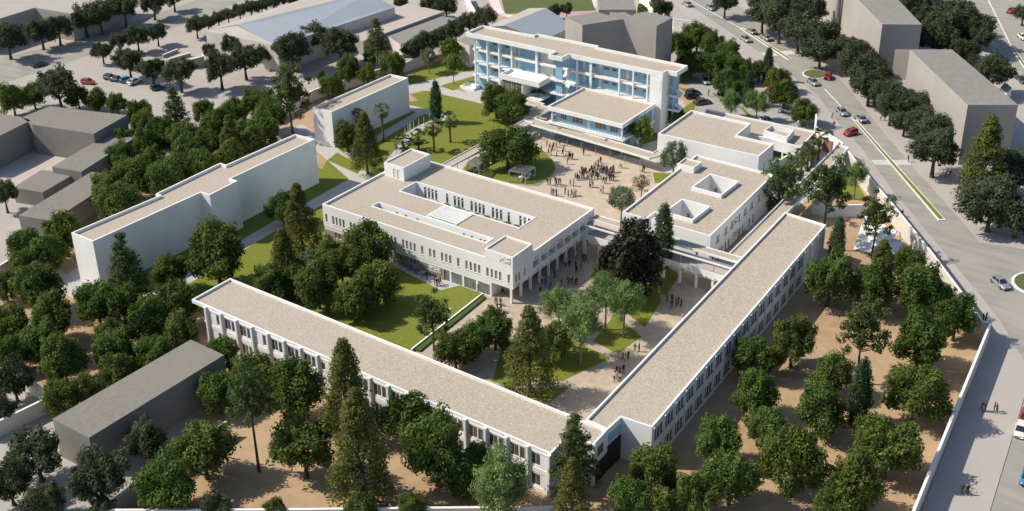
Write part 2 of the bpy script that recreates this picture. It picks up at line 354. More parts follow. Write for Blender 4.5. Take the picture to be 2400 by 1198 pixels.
# lawns, each cut by the walks around it
def lawn(pts, z=0.06): return sheet('lawn', [ccw(pts)], z, 'lawn')
lawn([(-2.0, 2.2), (37.2, 2.2)] + [(36.27, 1.52), (37.84, -19.91), (31.42, -21.59), (0.36, -22.89), (-9.49, -22.01), (-11.63, -8.20), (-12.89, 5.88), (-12.14, 10.63)] + [(-2.2, 2.2)])
lawn([(-38.20, 71.36), (-36.53, 75.69), (-19.92, 76.12), (-5.91, 69.57), (-5.52, 41.73), (-13.91, 42.85), (-16.80, 43.79), (-21.00, 51.11), (-20.40, 62.17), (-22.08, 66.27), (-29.33, 66.81)])
lawn([(-23.93, 45.52), (-27.08, 61.62), (-23.43, 62.74), (-23.65, 55.86), (-22.64, 50.01), (-19.11, 42.83), (-17.66, 37.50), (-19.56, 32.60)], 0.063)
lawn([(-27.47, 29.82), (-28.58, 34.19), (-18.49, 31.39), (-17.00, 28.07)])
lawn([(-27.14, 12.89), (-26.62, 25.94), (-18.10, 24.15), (-17.99, 6.21), (-17.70, -5.77), (-17.82, -15.55), (-17.28, -25.34), (-16.14, -34.12), (-18.71, -37.71), (-21.23, -35.72), (-24.04, 0.24)])
lawn([(-47.29, 81.63), (-48.10, 95.36), (-38.26, 97.79), (-36.05, 94.87), (-38.47, 88.21), (-42.66, 76.39)])
lawn([(-35.95, 80.09), (-31.00, 79.35), (-30.81, 87.94), (-33.11, 90.98)], 0.061)
lawn(smooth_line([(13.80, 57.44), (16.97, 53.53), (18.25, 48.55), (16.70, 44.14), (12.35, 42.51), (5.78, 42.28), (0.47, 42.47), (-1.07, 51.44), (0.04, 57.96), (6.44, 61.36), (13.80, 57.44)]))
lawn([(60.94, -0.62), (66.25, -1.75), (66.79, 5.00), (59.31, 8.82)])
lawn([(63.20, -13.49), (66.01, -3.47), (62.66, -2.95), (57.96, -2.65), (55.78, -5.75), (48.60, -9.04), (54.15, -19.69), (58.23, -19.49), (58.30, -15.52)])
lawn([(59.95, -19.73), (65.02, -13.83), (64.94, -19.66)])
lawn([(62.58, 9.32), (65.74, 8.08), (63.75, 16.95), (59.55, 22.95), (58.28, 14.67)])
lawn([(57.32, 29.23), (61.60, 27.61), (63.43, 19.63), (62.17, 19.14)])
lawn([(58.30, 32.30), (65.66, 30.94), (66.58, 35.90), (56.98, 37.18)], 0.062)
lawn([(67.01, 91.41), (78.45, 75.48), (74.12, 74.98), (69.10, 77.06)])
lawn([(25.64, 75.65), (27.81, 82.45), (23.82, 86.53), (21.66, 79.56)])
lawn([(21.58, 68.58), (29.46, 68.20), (28.31, 71.08), (21.11, 71.16)])
lawn([(38.25, 59.38), (42.02, 64.50), (41.13, 67.06), (35.16, 63.85)], 0.064)
lawn([(43.82, 53.13), (43.05, 62.61), (40.31, 60.25), (40.71, 55.96)], 0.067)
lawn([(22.38, 96.80), (22.33, 106.89), (14.59, 112.40), (20.43, 112.66), (25.26, 100.37), (25.52, 94.64)])
lawn([(49.48, 90.12), (58.67, 87.75), (58.20, 94.50), (51.07, 95.58)])
slabg = slab('hedge_bed', [(36.32, 1.19), (37.73, 0.69), (39.33, -19.52), (37.84, -19.91)], 0.0, 0.35, 'hedge')
# avenue, streets and pavements
road = [(-25.01, 182.06), (20.29, 147.33), (32.50, 137.33), (45.28, 126.63), (60.02, 108.18), (65.69, 102.40), (79.85, 84.28), (102.70, 57.25), (109.42, 49.46), (114.30, 43.38), (118.90, 36.43), (123.31, 29.73), (124.07, 22.15), (127.85, -6.97), (129.33, -15.40), (156.17, 3.18), (144.08, 84.16), (110.14, 71.91), (102.86, 70.12), (78.69, 98.96), (65.94, 114.59), (52.40, 132.05), (41.37, 145.11), (29.47, 153.35), (-12.15, 190.38)]
sheet('avenue', [ccw(road)], 0.02, 'asphalt')
far_street = [(47.91, 230.32), (91.69, 144.48), (127.17, 97.63), (147.45, 111.32), (64.99, 241.36)]
sheet('side_street', [ccw(far_street)], 0.02, 'asphalt')
sheet('west_street', [ccw([(-131.17, 11.24), (-130.80, 46.84), (-130.37, 80.26), (-134.01, 104.45), (-129.43, 114.50), (-146.65, 105.57), (-143.11, 56.39), (-151.01, 24.38)])], 0.02, 'asphalt')
slab('avenue_pavement', [(-27.41, 180.51), (-25.01, 182.06), (20.29, 147.33), (32.50, 137.33), (39.29, 131.29), (55.54, 113.97), (58.58, 109.68), (56.40, 104.55), (52.97, 107.20), (49.92, 113.46), (39.66, 125.39), (27.50, 134.03), (10.00, 146.92)], 0, 0.12, 'pavement')
slab('school_pavement', [(64.43, 98.66), (65.53, 100.84), (66.20, 101.87), (79.85, 84.28), (102.70, 57.25), (109.42, 49.46), (114.30, 43.38), (118.90, 36.43), (123.31, 29.73), (124.07, 22.15), (127.85, -6.97), (129.63, -18.11), (120.76, -24.26)] + [(120.98, -17.00), (114.42, 36.08), (107.28, 43.29)], 0, 0.12, 'pavement')
slab('far_pavement', [(-12.15, 190.38), (29.47, 153.35), (41.37, 145.11), (52.40, 132.05), (65.94, 114.59), (78.69, 98.96), (102.86, 70.12), (110.14, 71.91), (123.97, 77.20), (115.67, 113.94), (46.06, 228.04)], 0, 0.12, 'pavement')
def median(poly, inner):
    mb = MB('whitepaint'); mb.prism(ccw(poly), 0, 0.17, bottom=False); tag(mb.obj('median'), kind='structure')
    if inner: sheet('median_grass', [ccw(inner)], 0.19, 'lawn')
median([(6.34, 163.27), (6.59, 164.37), (29.54, 147.23), (28.57, 146.19)], [(6.81, 163.12), (7.12, 163.32), (29.03, 147.30), (28.54, 146.78)])
median([(59.22, 115.46), (59.69, 116.09), (94.01, 75.93), (92.91, 74.96)], [(59.59, 115.07), (59.73, 115.48), (93.61, 76.12), (92.89, 75.52)])
median([(73.62, 188.63), (73.98, 189.72), (86.88, 165.68), (86.18, 164.48)], [(73.91, 188.40), (74.09, 188.94), (86.45, 166.13), (86.18, 165.22)])
def disc(name, c, rad, z0, z1, m, n=40):
    return slab(name, [(c[0]+rad*math.cos(i*2*math.pi/n), c[1]+rad*math.sin(i*2*math.pi/n)) for i in range(n)], z0, z1, m)
disc('roundabout_kerb', (39.13, 139.78), 3.3, 0, 0.18, 'whitepaint'); disc('roundabout_grass', (39.13, 139.78), 2.9, 0.1, 0.26, 'pitchgrass')
disc('roundabout_kerb', (116.05, 59.83), 4.6, 0, 0.18, 'whitepaint'); disc('roundabout_grass', (116.05, 59.83), 4.1, 0.1, 0.26, 'pitchgrass')
def paint(name, a, b, wd=0.18):
    sheet(name, [ribbon([a, b], wd)], 0.032, 'whitepaint')
paint('lane_line', (-22.39, 182.67), (6.64, 163.47), 0.3); paint('lane_line', (45.30, 131.27), (59.49, 115.32), 0.3)
paint('lane_line', (54.02, 232.12), (73.80, 189.18), 0.35)
def crossing(a, b, d, n, wd=0.30, ln=3.0):
    a = Vector(a); b = Vector(b); d = Vector(d)-a; d.normalize()
    mb = MB('whitepaint')
    for i in range(n):
        p = a+(b-a)*((i+0.5)/n); mb.flat([ribbon([tuple(p-d*ln/2), tuple(p+d*ln/2)], wd)], 0.033)
    tag(mb.obj('crossing_stripes'), kind='structure')
crossing((21.13, 146.63), (23.91, 148.87), (24.13, 143.68), 6, 0.42); crossing((24.65, 150.19), (27.29, 152.76), (27.62, 147.19), 6, 0.42)
crossing((71.86, 94.93), (74.97, 97.01), (72.90, 93.72), 7, ln=2.6); crossing((75.58, 97.42), (78.68, 99.50), (76.68, 96.25), 7, ln=2.6)
# parking of the school
sheet('parking_lot', [ccw([(13.13, 119.97), (40.02, 122.10), (51.55, 109.72), (53.26, 104.60), (27.56, 99.26), (20.52, 109.18)])], 0.028, 'parking')
lawn([(33.71, 109.32), (39.70, 103.43), (39.44, 102.62), (32.86, 108.75)], 0.07)
lawn([(23.91, 113.90), (28.49, 110.63), (28.24, 109.78), (23.57, 112.97)], 0.07)
for k in range(6):
    a = Vector((24.54, 104.93)); b = Vector((34.36, 105.75)); p = a+(b-a)*k/6
    paint('bay_line', tuple(p), tuple(p+Vector((2.2, 3.6))), 0.12)
for k in range(6):
    a = Vector((37.85, 105.44)); b = Vector((50.26, 106.65)); p = a+(b-a)*k/6
    paint('bay_line', tuple(p), tuple(p+Vector((1.6, 3.8))), 0.12)
# playing field
pitch_poly = [(-79.25, 163.90), (-57.66, 138.45), (-54.84, 140.78), (-37.14, 155.82), (-55.30, 179.34)]
sheet('pitch', [ccw(pitch_poly)], 0.05, 'pitchgrass')
sheet('running_track', [ccw([(-83.25, 161.32), (-65.92, 140.71), (-56.20, 133.46), (-53.79, 136.50), (-45.20, 146.05), (-34.99, 155.70), (-33.41, 156.73), (-53.60, 180.43)])], 0.03, 'track')
for k in range(8):
    f = k/8
    pts = smooth_line([tuple(Vector(a).lerp(Vector(b), f)) for a, b in zip([(-79.44, 158.02), (-70.23, 147.39), (-62.20, 139.54), (-55.32, 136.49), (-50.32, 140.24)], [(-76.61, 159.84), (-67.49, 149.16), (-59.82, 140.57), (-55.90, 138.59), (-51.51, 141.95)])])
    sheet('lane_line', [ribbon(pts, 0.28)], 0.055, 'whitepaint')
for k in range(5):
    f = k/5
    pts = [tuple(Vector(a).lerp(Vector(b), f)) for a, b in zip([(-52.37, 175.49), (-38.96, 158.22)], [(-51.02, 176.36), (-36.13, 158.00)])]
    sheet('lane_line', [ribbon(pts, 0.28)], 0.056, 'whitepaint')
paint('goal_line', (-57.34, 147.84), (-46.70, 156.82), 0.35); paint('goal_line', (-57.34, 147.84), (-52.93, 143.54), 0.35)

# ================================================================ campus buildings
# ---- central two-storey building with roof courts
W = (-1.6, 1.6); Nn = (-1.8, 29.0); Ee = (42.3, 29.0); Ss = (42.9, 1.75)
up = ccw([W, Ss, Ee, Nn]); cb = empty('central_building', (20.5, 15.0, 0)); tag(cb, 'large white two-storey building with roof courts and louvred skylight beside the lawn', 'building')
win = lambda us, a, b, k='sash', wd=0.55: [(u, u+wd, a, b, k) for u in us]
swu = [0.55, 2.3, 3.2, 4.1, 4.95, 6.8, 7.75, 8.7, 10.5, 11.4, 12.3, 13.2, 14.6, 15.95, 16.85, 17.75, 19.6, 20.5, 21.4, 22.3, 24.05, 25.9, 26.85, 28.65, 29.6, 30.5, 32.3, 34.15, 35.1, 36.05, 36.95, 38.75, 39.7, 40.6, 41.5, 43.35]
sebays = [6.3+2.62*i for i in range(8)]
se_ops = win([0.8, 1.75], 4.0, 5.5, 'sill', 0.5)+win([3.5], 4.2, 5.5, 'sill', 0.45)
se_ops += [(v, v+2.25, 4.25, 5.65, 'void', 1.6) for v in sebays]
walls(cb, up, 2.95, 7.55, {0: win(swu, 3.9, 5.66), 1: se_ops, 3: win([3, 6, 9, 16, 18], 4.0, 5.4, 'sill', 0.6)}, name='upper_wall')
low = ccw([(-1.5, 1.7), (38.2, 1.75), (38.2, 5.2), (39.6, 5.2), (39.4, 28.9), (-1.7, 28.9)])
lo_ops = {0: win([2.5, 3.4, 10.2, 11.1, 17.6, 18.5, 20.9, 21.8], 1.0, 2.2, 'double', 0.7)+[(28.7, 30.35, 0.1, 2.3, 'shop'), (30.75, 33.2, 0.1, 2.3, 'shop'), (33.65, 36.3, 0.1, 2.3, 'shop'), (36.7, 39.35, 0.1, 2.3, 'shop')],
          3: [(2.0+4.2*i, 4.9+4.2*i, 0.1, 2.4, 'shop') for i in range(5)]}
walls(cb, low, 0, 2.95, lo_ops, 'white', name='lower_wall')
mb = MB('white'); mb.flat([inset(up, 0.03)], 2.95, True); mb.obj('soffit', cb)
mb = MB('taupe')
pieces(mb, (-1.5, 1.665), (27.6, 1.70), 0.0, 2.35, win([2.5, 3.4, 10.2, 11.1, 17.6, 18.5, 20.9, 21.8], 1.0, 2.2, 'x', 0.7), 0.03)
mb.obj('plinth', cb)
for i, v in enumerate([1.9]+[4.85+2.95*i for i in range(9)]):
    x = 42.55-0.02*v; mb = MB('white'); mb.box(x-.3, x+.1, v-.16, v+.22, 0, 2.95); mb.obj('pillar', cb)
# perforated screens: dark strips on a white panel stand for the shade in its openings
def screen(root, p, e, wd, h, cols, rows, seed, name='screen', dark='darkframe'):
    rnd = random.Random(seed); fr = MB('white'); x = 0.0
    n = (-e[1], e[0]); cw = wd/cols; rh = h/rows
    def q(u, d): return (p[0]+e[0]*u-n[0]*d, p[1]+e[1]*u-n[1]*d)
    fr.prism([q(0, 0.01), q(0, 0.05), q(wd, 0.05), q(wd, 0.01)][::-1], p[2], p[2]+h); o = fr.obj(name, root)
    sl = MB(dark)
    for r in range(rows):
        c = 0
        while c < cols:
            k = rnd.choice([1, 1, 2, 3])
            if rnd.random() < 0.55:
                a = c*cw+cw*.12; b = min(cols, c+k)*cw-cw*.12; z = p[2]+r*rh
                sl.prism([q(a, 0.02), q(a, 0.056), q(b, 0.056), q(b, 0.02)][::-1], z+rh*.2, z+rh*.85)
            c += k
    s = add('slot_shade', sl.mesh('slot_shade'), o); s['kind'] = 'stuff'
    return o
screen(cb, (40.0, 1.73, 7.75), (1, 0), 2.5, 1.15, 12, 6, 3)
screen(cb, (24.2, 1.64, 1.15), (1, 0), 2.7, 1.1, 12, 6, 5)
for i, v in enumerate(sebays):
    screen(cb, (42.84-0.022*v, 1.75+v+0.3, 5.85), (-0.022, 1), 1.6, 0.42, 8, 3, 20+i)
    screen(cb, (42.84-0.022*v, 1.75+v+0.2, 3.05), (-0.022, 1), 1.7, 0.42, 8, 2, 40+i)
screen(cb, (42.86, 2.6, 3.05), (-0.022, 1), 1.2, 0.42, 6, 2, 61); screen(cb, (42.8, 5.6, 3.05), (-0.022, 1), 1.2, 0.42, 6, 2, 62)
s1 = rect(6.4, 15.1, 34.8, 20.05); s2 = rect(6.4, 6.9, 33.4, 8.8); pg = rect(17.9, 9.3, 24.4, 14.6)
roof(cb, up, 7.1, 0.45, 0.3, 'gravel', 'white', holes=[s1, s2, pg, rect(37.0, 1.8, 42.8, 7.9), rect(-0.9, 19.1, 4.1, 27.4)])
def court(root, r, z0, z1, ops, name, floor='stone', wm='white', curb=0.0, edge=0.3):
    """open court: inner walls face inwards, with a coping that runs round the rim"""
    p = ccw(r)[::-1]; mb = MB(wm)
    for i in range(4):
        a, b = p[i], p[(i+1) % 4]; ol = ops.get(i, []); e, pt = pieces(mb, a, b, z0, z1+curb, ol, 0.15)
        for o in ol: place_window(root, e, pt(o[0], o[2], 0.09), o[1]-o[0], o[3]-o[2], o[4])
    out = inset(ccw(r), -edge); inn = ccw(r)
    for i in range(4):
        j = (i+1) % 4
        mb.face([(*out[i], z1+curb), (*out[j], z1+curb), (*inn[j], z1+curb), (*inn[i], z1+curb)])
        mb.face([(*out[i], z1-.02), (*out[j], z1-.02), (*out[j], z1+curb), (*out[i], z1+curb)])
    o = mb.obj(name, root); f = MB(floor); f.flat([inn], z0+0.02); f.obj('court_floor', root); return o
# edges of the clockwise loop: 0 = north wall, 1 = east, 2 = south, 3 = west
wu = [1.9, 2.85, 3.75, 4.65, 7.4, 9.3, 10.25, 11.15, 13.4, 14.4, 15.35, 16.25, 18.5, 19.45, 20.4, 22.2, 24.9, 25.9, 26.9, 27.7]
court(cb, s1, 0.05, 7.1, {0: win(wu, 4.55, 5.9, 'dark', 0.55)+win(wu, 6.1, 6.65, 'dark', 0.55)+win(wu, 1.0, 2.8, 'dark', 0.6), 2: win(wu[::2], 4.4, 6.2, 'dark', 0.6)}, 'long_court', floor='hedge', curb=0.12, edge=0.2)
court(cb, s2, 3.2, 7.1, {0: win([4.2, 6.4, 9.2, 20.2, 22.0, 24.0, 24.9], 5.9, 6.4, 'sash', 0.6)}, 'narrow_court', curb=0.12, edge=0.2)
court(cb, pg, 3.2, 7.1, {}, 'skylight_well', curb=0.12, edge=0.2)
for i in range(9):
    y = 9.6+i*0.58; mb = MB('white'); mb.box(17.7, 24.6, y, y+.2, 7.2, 7.42); mb.obj('louvre', cb)
mb = MB('glass'); mb.box(18.2, 24.2, 8.83, 8.87, 5.6, 6.7); mb.obj('strip_window', cb)
# corner and stair boxes that rise above the roof
bx = ccw([(36.95, 1.72), (42.95, 1.72), (42.84, 7.85), (36.95, 7.85)])
walls(cb, bx, 7.551, 9.3, {}, 'white', name='corner_box'); mb = MB('white')
pieces(mb, (36.95, 7.85), (36.95, 1.95), 7.05, 7.551, [], .1); pieces(mb, (42.7, 7.85), (36.95, 7.85), 7.05, 7.551, [], .1); mb.obj('box_base', cb)
roof(cb, bx, 9.0, 0.3, 0.22)
bn = ccw([(-0.95, 19.05), (4.1, 19.05), (4.1, 27.4), (-0.95, 27.4)])
walls(cb, bn, 7.05, 10.0, {0: [(2.3, 3.2, 7.15, 9.2, 'bdoor'), (3.3, 4.2, 7.15, 9.2, 'bdoor')]}, 'white', name='stair_box'); roof(cb, bn, 9.7, 0.3, 0.22)
# ---- long L of classrooms: west wing and east wing
Ap = [(5.05, -36.84), (77.49, -37.85), (77.22, -32.77), (81.18, -32.88), (80.90, -28.79), (4.93, -28.10)]
aops = []; 
for b in range(19):
    u = 3.75+3.62*b
    if b in (0, 3): k = [1]
    elif b in (7, 8, 13): k = []
    elif b == 18: k = [0]
    else: k = [0, 1]
    for i in k:
        for z in (4.25, 0.8): aops.append((u+0.28+1.68*i, u+1.78+1.68*i, z, z+1.95, 'double'))
    if b in (7, 8, 13):
        for z in (4.6,): aops.append((u+0.4, u+1.2, z, z+1.3, 'sill'))
Aw = ccw(Ap); ea = (Vector(Aw[1])-Vector(Aw[0])).normalized(); OV = 3.35
Aw = [tuple(Vector(Aw[0])+ea*OV)]+Aw[1:-1]+[tuple(Vector(Aw[-1])+ea*OV)]
wa = empty('classroom_wing', (*centre(Aw), 0)); tag(wa, 'long white two-storey wing with paired windows in the foreground, behind the dirt grove', 'building')
walls(wa, Aw, 0, 6.5, {0: [(o[0]-OV, o[1]-OV)+o[2:] for o in aops if o[1] < 72.2]})
walls(wa, ccw(Ap), 6.5, 7.15, {}, name='fascia'); roof(wa, ccw(Ap), 6.75, 0.4); mb = MB('white'); mb.flat([ccw(Ap)], 6.5, True); mb.obj('soffit', wa)
mb = MB('white'); q_ = Vector(Aw[0]); n_ = Vector((-ea.y, ea.x)); mb.obox(q_+n_*.6-ea*1.6, ea, 1.6, 1.2, 3.2, 3.4, off=0.6); mb.obj('end_canopy', wa)
ap = ccw(Ap); e0 = (Vector(ap[1])-Vector(ap[0])); LA = e0.length; e0 = e0/LA; n0 = Vector((e0.y, -e0.x))
for b in range(20):
    u = min(3.55+3.62*b, LA-0.12); p = Vector(ap[0])+e0*(u-0.19)
    mb = MB('white'); mb.obox(p, e0, 0.38, 0.42, 0, 6.9, off=-0.22); mb.obox(p-e0*.06, e0, 0.5, 0.5, 6.9, 7.02, off=-0.24); mb.obj('pilaster', wa)
for z0_, z1_, d in ((3.05, 3.85, 0.07), (6.42, 6.62, 0.06), (0.0, 0.55, 0.08)):
    mb = MB('white'); mb.obox(Vector(ap[0])+e0*3.4, e0, LA-3.5, d, z0_, z1_, off=-d/2-.002); mb.obj('band', wa)
mb = MB('black'); a_ = Vector(ap[3]); b_ = Vector(ap[4]); ee = (b_-a_).normalized(); mb.obox(a_+ee*0.3, ee, (b_-a_).length-0.2, 0.1, 0, 3.3, off=-0.06); mb.obj('dark_gate', wa)
mb = MB('white'); mb.obox(a_-ee*.05, ee, 0.3, 0.24, 0, 7.1, off=-0.08); mb.obj('corner_pier', wa)
mb = MB('glass'); mb.obox(a_+ee*1.2, ee, 1.6, 0.05, 4.4, 5.9, off=-0.04); mb.obj('side_window', wa)
Bp = [(80.90, -28.79), (80.92, -25.18), (85.72, -24.82), (80.57, 47.50), (72.14, 48.15), (77.09, -28.54)]
bops = []
for b in range(17):
    u = 0.35+3.56*b
    for i in range(3):
        for z in (4.45, 0.95): bops.append((u+0.30+0.98*i, u+1.06+0.98*i, z, z+1.7, 'dark'))
wb = block('classroom_wing', 'long white two-storey wing with triple windows beside the eastern dirt grove', 'building', Bp, 7.15, 0.4, {2: bops}, holes=(), depth=0.09)
bp = ccw(Bp); i2 = 2; e1 = Vector(bp[3])-Vector(bp[2]); LB = e1.length; e1 = e1/LB
for b in range(21):
    u = 0.12+3.56*b; p = Vector(bp[2])+e1*u
    if u > LB-.3: continue
    mb = MB('white'); mb.obox(p, e1, 0.24, 0.24, 0, 6.86, off=-0.13); mb.obox(p-e1*.03, e1, 0.30, 0.30, 6.86, 6.95, off=-0.15); mb.obj('pilaster', wb)
for z0_, z1_, d in ((3.0, 3.9, 0.06), (6.5, 6.62, 0.08), (0, .4, .1)):
    mb = MB('white'); mb.obox(Vector(bp[2])+e1*.4, e1, LB-.8, d, z0_, z1_, off=-d/2-.002); mb.obj('band', wb)
mb = MB('blue'); a_ = Vector(bp[0]); b_ = Vector(bp[1]); ee = (b_-a_).normalized(); mb.obox(a_+ee*0.2, ee, (b_-a_).length-0.4, 0.06, 4.7, 6.2, off=-0.04); mb.obj('blue_panel', wb)
mb = MB('black'); mb.obox(a_+ee*0.1, ee, (b_-a_).length-0.15, 0.08, 0, 4.3, off=-0.05); mb.obj('dark_gate', wb)
# ---- blank white slabs
sp = [(-26.9, -36.0), (-20.9, -36.0), (-20.5, -11.4), (-18.1, -11.2), (-18.6, -3.7), (-20.5, -3.7), (-20.6, 20.0), (-26.0, 19.6), (-26.2, 0.4), (-27.9, 0.4), (-27.2, -16.6), (-25.8, -16.6)]
sp = [(-26.9, -36.0), (-20.9, -36.0), (-20.5, -11.4), (-18.2, -11.2), (-18.6, -3.7), (-20.5, -3.7), (-20.6, 20.0), (-26.0, 19.6), (-26.2, 0.4), (-27.9, 0.4), (-27.2, -16.6), (-26.0, -16.6)]
block('slab_building', 'long windowless white slab with stepped roof edge, left of the central building', 'building', sp, 10.1, 0.55, wm='white')
block('slab_building', 'short windowless white slab beside the palms and the north lawn', 'building', [(-36.4, 35.6), (-31.0, 36.0), (-30.9, 62.4), (-36.2, 62.0)], 8.6, 0.5)
# ---- patio building with two square light wells
pp = [(46.92, 31.52), (51.98, 31.67), (52.88, 34.87), (53.31, 33.00), (65.15, 31.99), (62.81, 62.95), (45.61, 63.21)]
pp = [(46.9, 31.5), (52.0, 31.6), (52.0, 35.0), (53.0, 35.0), (53.0, 31.7), (65.1, 32.0), (63.0, 62.9), (45.6, 63.1)]
h1 = rect(52.9, 48.2, 58.8, 55.2); h2 = rect(53.9, 35.6, 59.4, 42.0)
eops = []
for v in (3.0, 3.75, 6.7, 7.45, 9.6, 10.35, 13.6, 16.0, 16.8, 19.3, 20.1, 23.0, 23.8): eops.append((v, v+0.5, 4.1, 5.6, 'dark'))
for v in (2.6, 3.9, 4.8, 5.7, 7.4, 8.9, 13.6, 14.4, 15.8, 19.0, 21.0): eops.append((v, v+0.55, 0.7, 2.3, 'dark'))
sops = [(2.0, 3.0, 3.4, 4.5, 'sill'), (3.5, 4.5, 3.4, 4.5, 'sill'), (6.4, 7.4, 3.4, 4.5, 'sill'), (7.9, 8.9, 3.4, 4.5, 'sill')]
pb = block('patio_building', 'white building with two square roof wells behind the dark purple tree', 'building', pp, 7.0, 0.42, {4: sops, 5: eops}, holes=[h1, h2])
for h_ in (h1, h2):
    court(pb, h_, 2.3, 6.58, {0: [(1.0, 1.8, 2.4, 4.7, 'sash'), (3.4, 4.0, 2.4, 4.7, 'sash')], 3: [(1.0, 1.6, 2.4, 4.7, 'sash'), (3.4, 4.4, 2.4, 4.7, 'sash')]}, 'light_well', curb=0.75, edge=0.3)
nb = ccw([(45.6, 55.2), (49.2, 55.2), (49.2, 58.6), (45.4, 58.6)])
walls(pb, nb, 6.5, 7.9, {}, name='roof_box'); roof(pb, nb, 7.6, 0.3, 0.2)
for k, (v, wd, z) in enumerate(((10.9, 2.1, 4.0), (11.0, 2.0, 1.2))):
    screen(pb, (65.1-0.068*v, 32.0+v, z), (-0.068, 0.998), wd, 1.5, 9, 5, 90+k)
mb = MB('taupe'); pieces(mb, (65.14, 32.05), (64.2, 50.0), 0, 0.6, [], .02); mb.obj('plinth', pb)
# ---- assembly hall with lower foyer
hp = [(33.39, 68.56), (56.60, 69.51), (56.35, 77.15), (47.82, 77.04), (47.31, 84.82), (32.78, 84.59)]
block('assembly_hall', 'white blank-walled hall with stepped flat roof beside the parking lot', 'building', hp, 7.0, 0.5, {0: [(13.6, 14.3, 1.6, 3.3, 'sill'), (15.7, 16.4, 1.5, 3.2, 'sill')], 1: [(3.0, 3.5, 2.2, 4.2, 'dark')]})
fp = [(32.43, 92.66), (58.68, 93.86), (59.61, 83.91), (52.18, 84.59), (48.77, 84.33), (35.26, 84.24)]
fb = block('foyer', 'low white foyer with gravel roof and roof box behind the hall', 'building', fp, 4.6, 0.35, {}, z0=2.2)
fq = ccw(fp)
for i in range(len(fq)):
    for t in (0.02, 0.5, 0.98):
        q = Vector(fq[i]).lerp(Vector(fq[(i+1) % len(fq)]), t); c = Vector(centre(fq)); q = q.lerp(c, 0.06)
        if i in (0, 1, 2): mb = MB('white'); mb.box(q.x-.15, q.x+.15, q.y-.15, q.y+.15, 0, 2.25); mb.obj('pillar', fb)
lb = [(50.12, 85.53), (56.15, 84.36), (55.54, 89.43), (50.23, 89.14)]; lq = ccw(lb)
walls(fb, lq, 4.2, 5.8, {}, name='roof_box'); roof(fb, lq, 4.9, 0.9, 0.25)
# ---- covered galleries, canopies and footbridges: each a roof strip with kerbs on slim posts
def canopy(name, label, poly, z, posts, th=0.22, par=0.22, soff='white', rm='gravel', deck=None, pr=0.07, pm='metal', cat='canopy'):
    p = ccw(poly); c = centre(p); root = empty(name, (c[0], c[1], 0)); tag(root, label, cat)
    walls(root, p, z-th, z+par, {}, name='edge_beam'); roof(root, p, z, par, 0.14, rm); mb = MB(soff); mb.flat([p], z-th, True); mb.obj('soffit', root)
    for q in posts: mb = MB(pm); mb.tube([(*q, 0), (*q, z-th)], [pr, pr], 8); mb.obj('post', root)
    return root
def along(a, b, n, inseta=0.0): return [tuple(Vector(a).lerp(Vector(b), (i+0.5)/n)) for i in range(n)]
canopy('covered_walk', 'long covered walkway with gravel roof between the palm lawn and the round lawn', [(-0.75, 29.1), (1.55, 29.1), (1.9, 66.6), (-0.6, 66.6)], 3.0, along((0.3, 31), (0.8, 66), 9))
canopy('covered_walk', 'covered walkway on slim posts along the sandy court in front of the blue pavilion', [(-0.6, 66.65), (2.2, 66.65), (2.2, 65.6), (34.2, 63.8), (35.2, 66.0), (35.0, 70.5), (33.4, 70.4), (33.3, 67.0), (2.2, 69.0), (-0.8, 69.2)], 3.0, along((1.5, 68.3), (33, 66.4), 8)+along((2.5, 66.1), (33.5, 64.4), 8))
canopy('covered_walk', 'short covered walkway leading to the entrance of the blue school block', [(-3.2, 69.3), (0.9, 69.3), (0.9, 76.8), (-2.4, 76.8), (-2.4, 78.0), (-11.2, 78.0), (-11.2, 75.6), (-3.2, 75.6)], 3.0, along((-2.6, 70), (-2.6, 76), 3)+along((0.4, 70), (0.4, 76), 3)+along((-4, 77), (-10.5, 77), 3))
canopy('gallery_roof', 'narrow gravel-roofed gallery running between the patio building and the east wing', [(68.4, 32.5), (71.4, 32.3), (69.0, 70.5), (66.2, 70.5)], 3.6, along((69.9, 33), (67.6, 70), 10), th=0.3, par=0.35, pr=0.12, pm='white')
canopy('gallery_roof', 'gravel-roofed gallery bending towards the street gate beside the tall pines', [(66.2, 70.55), (69.0, 70.55), (67.6, 91.0), (64.9, 91.0)], 3.6, along((67.4, 72), (66.2, 90), 6), th=0.3, par=0.35, pr=0.12, pm='white')
fbz = 3.3
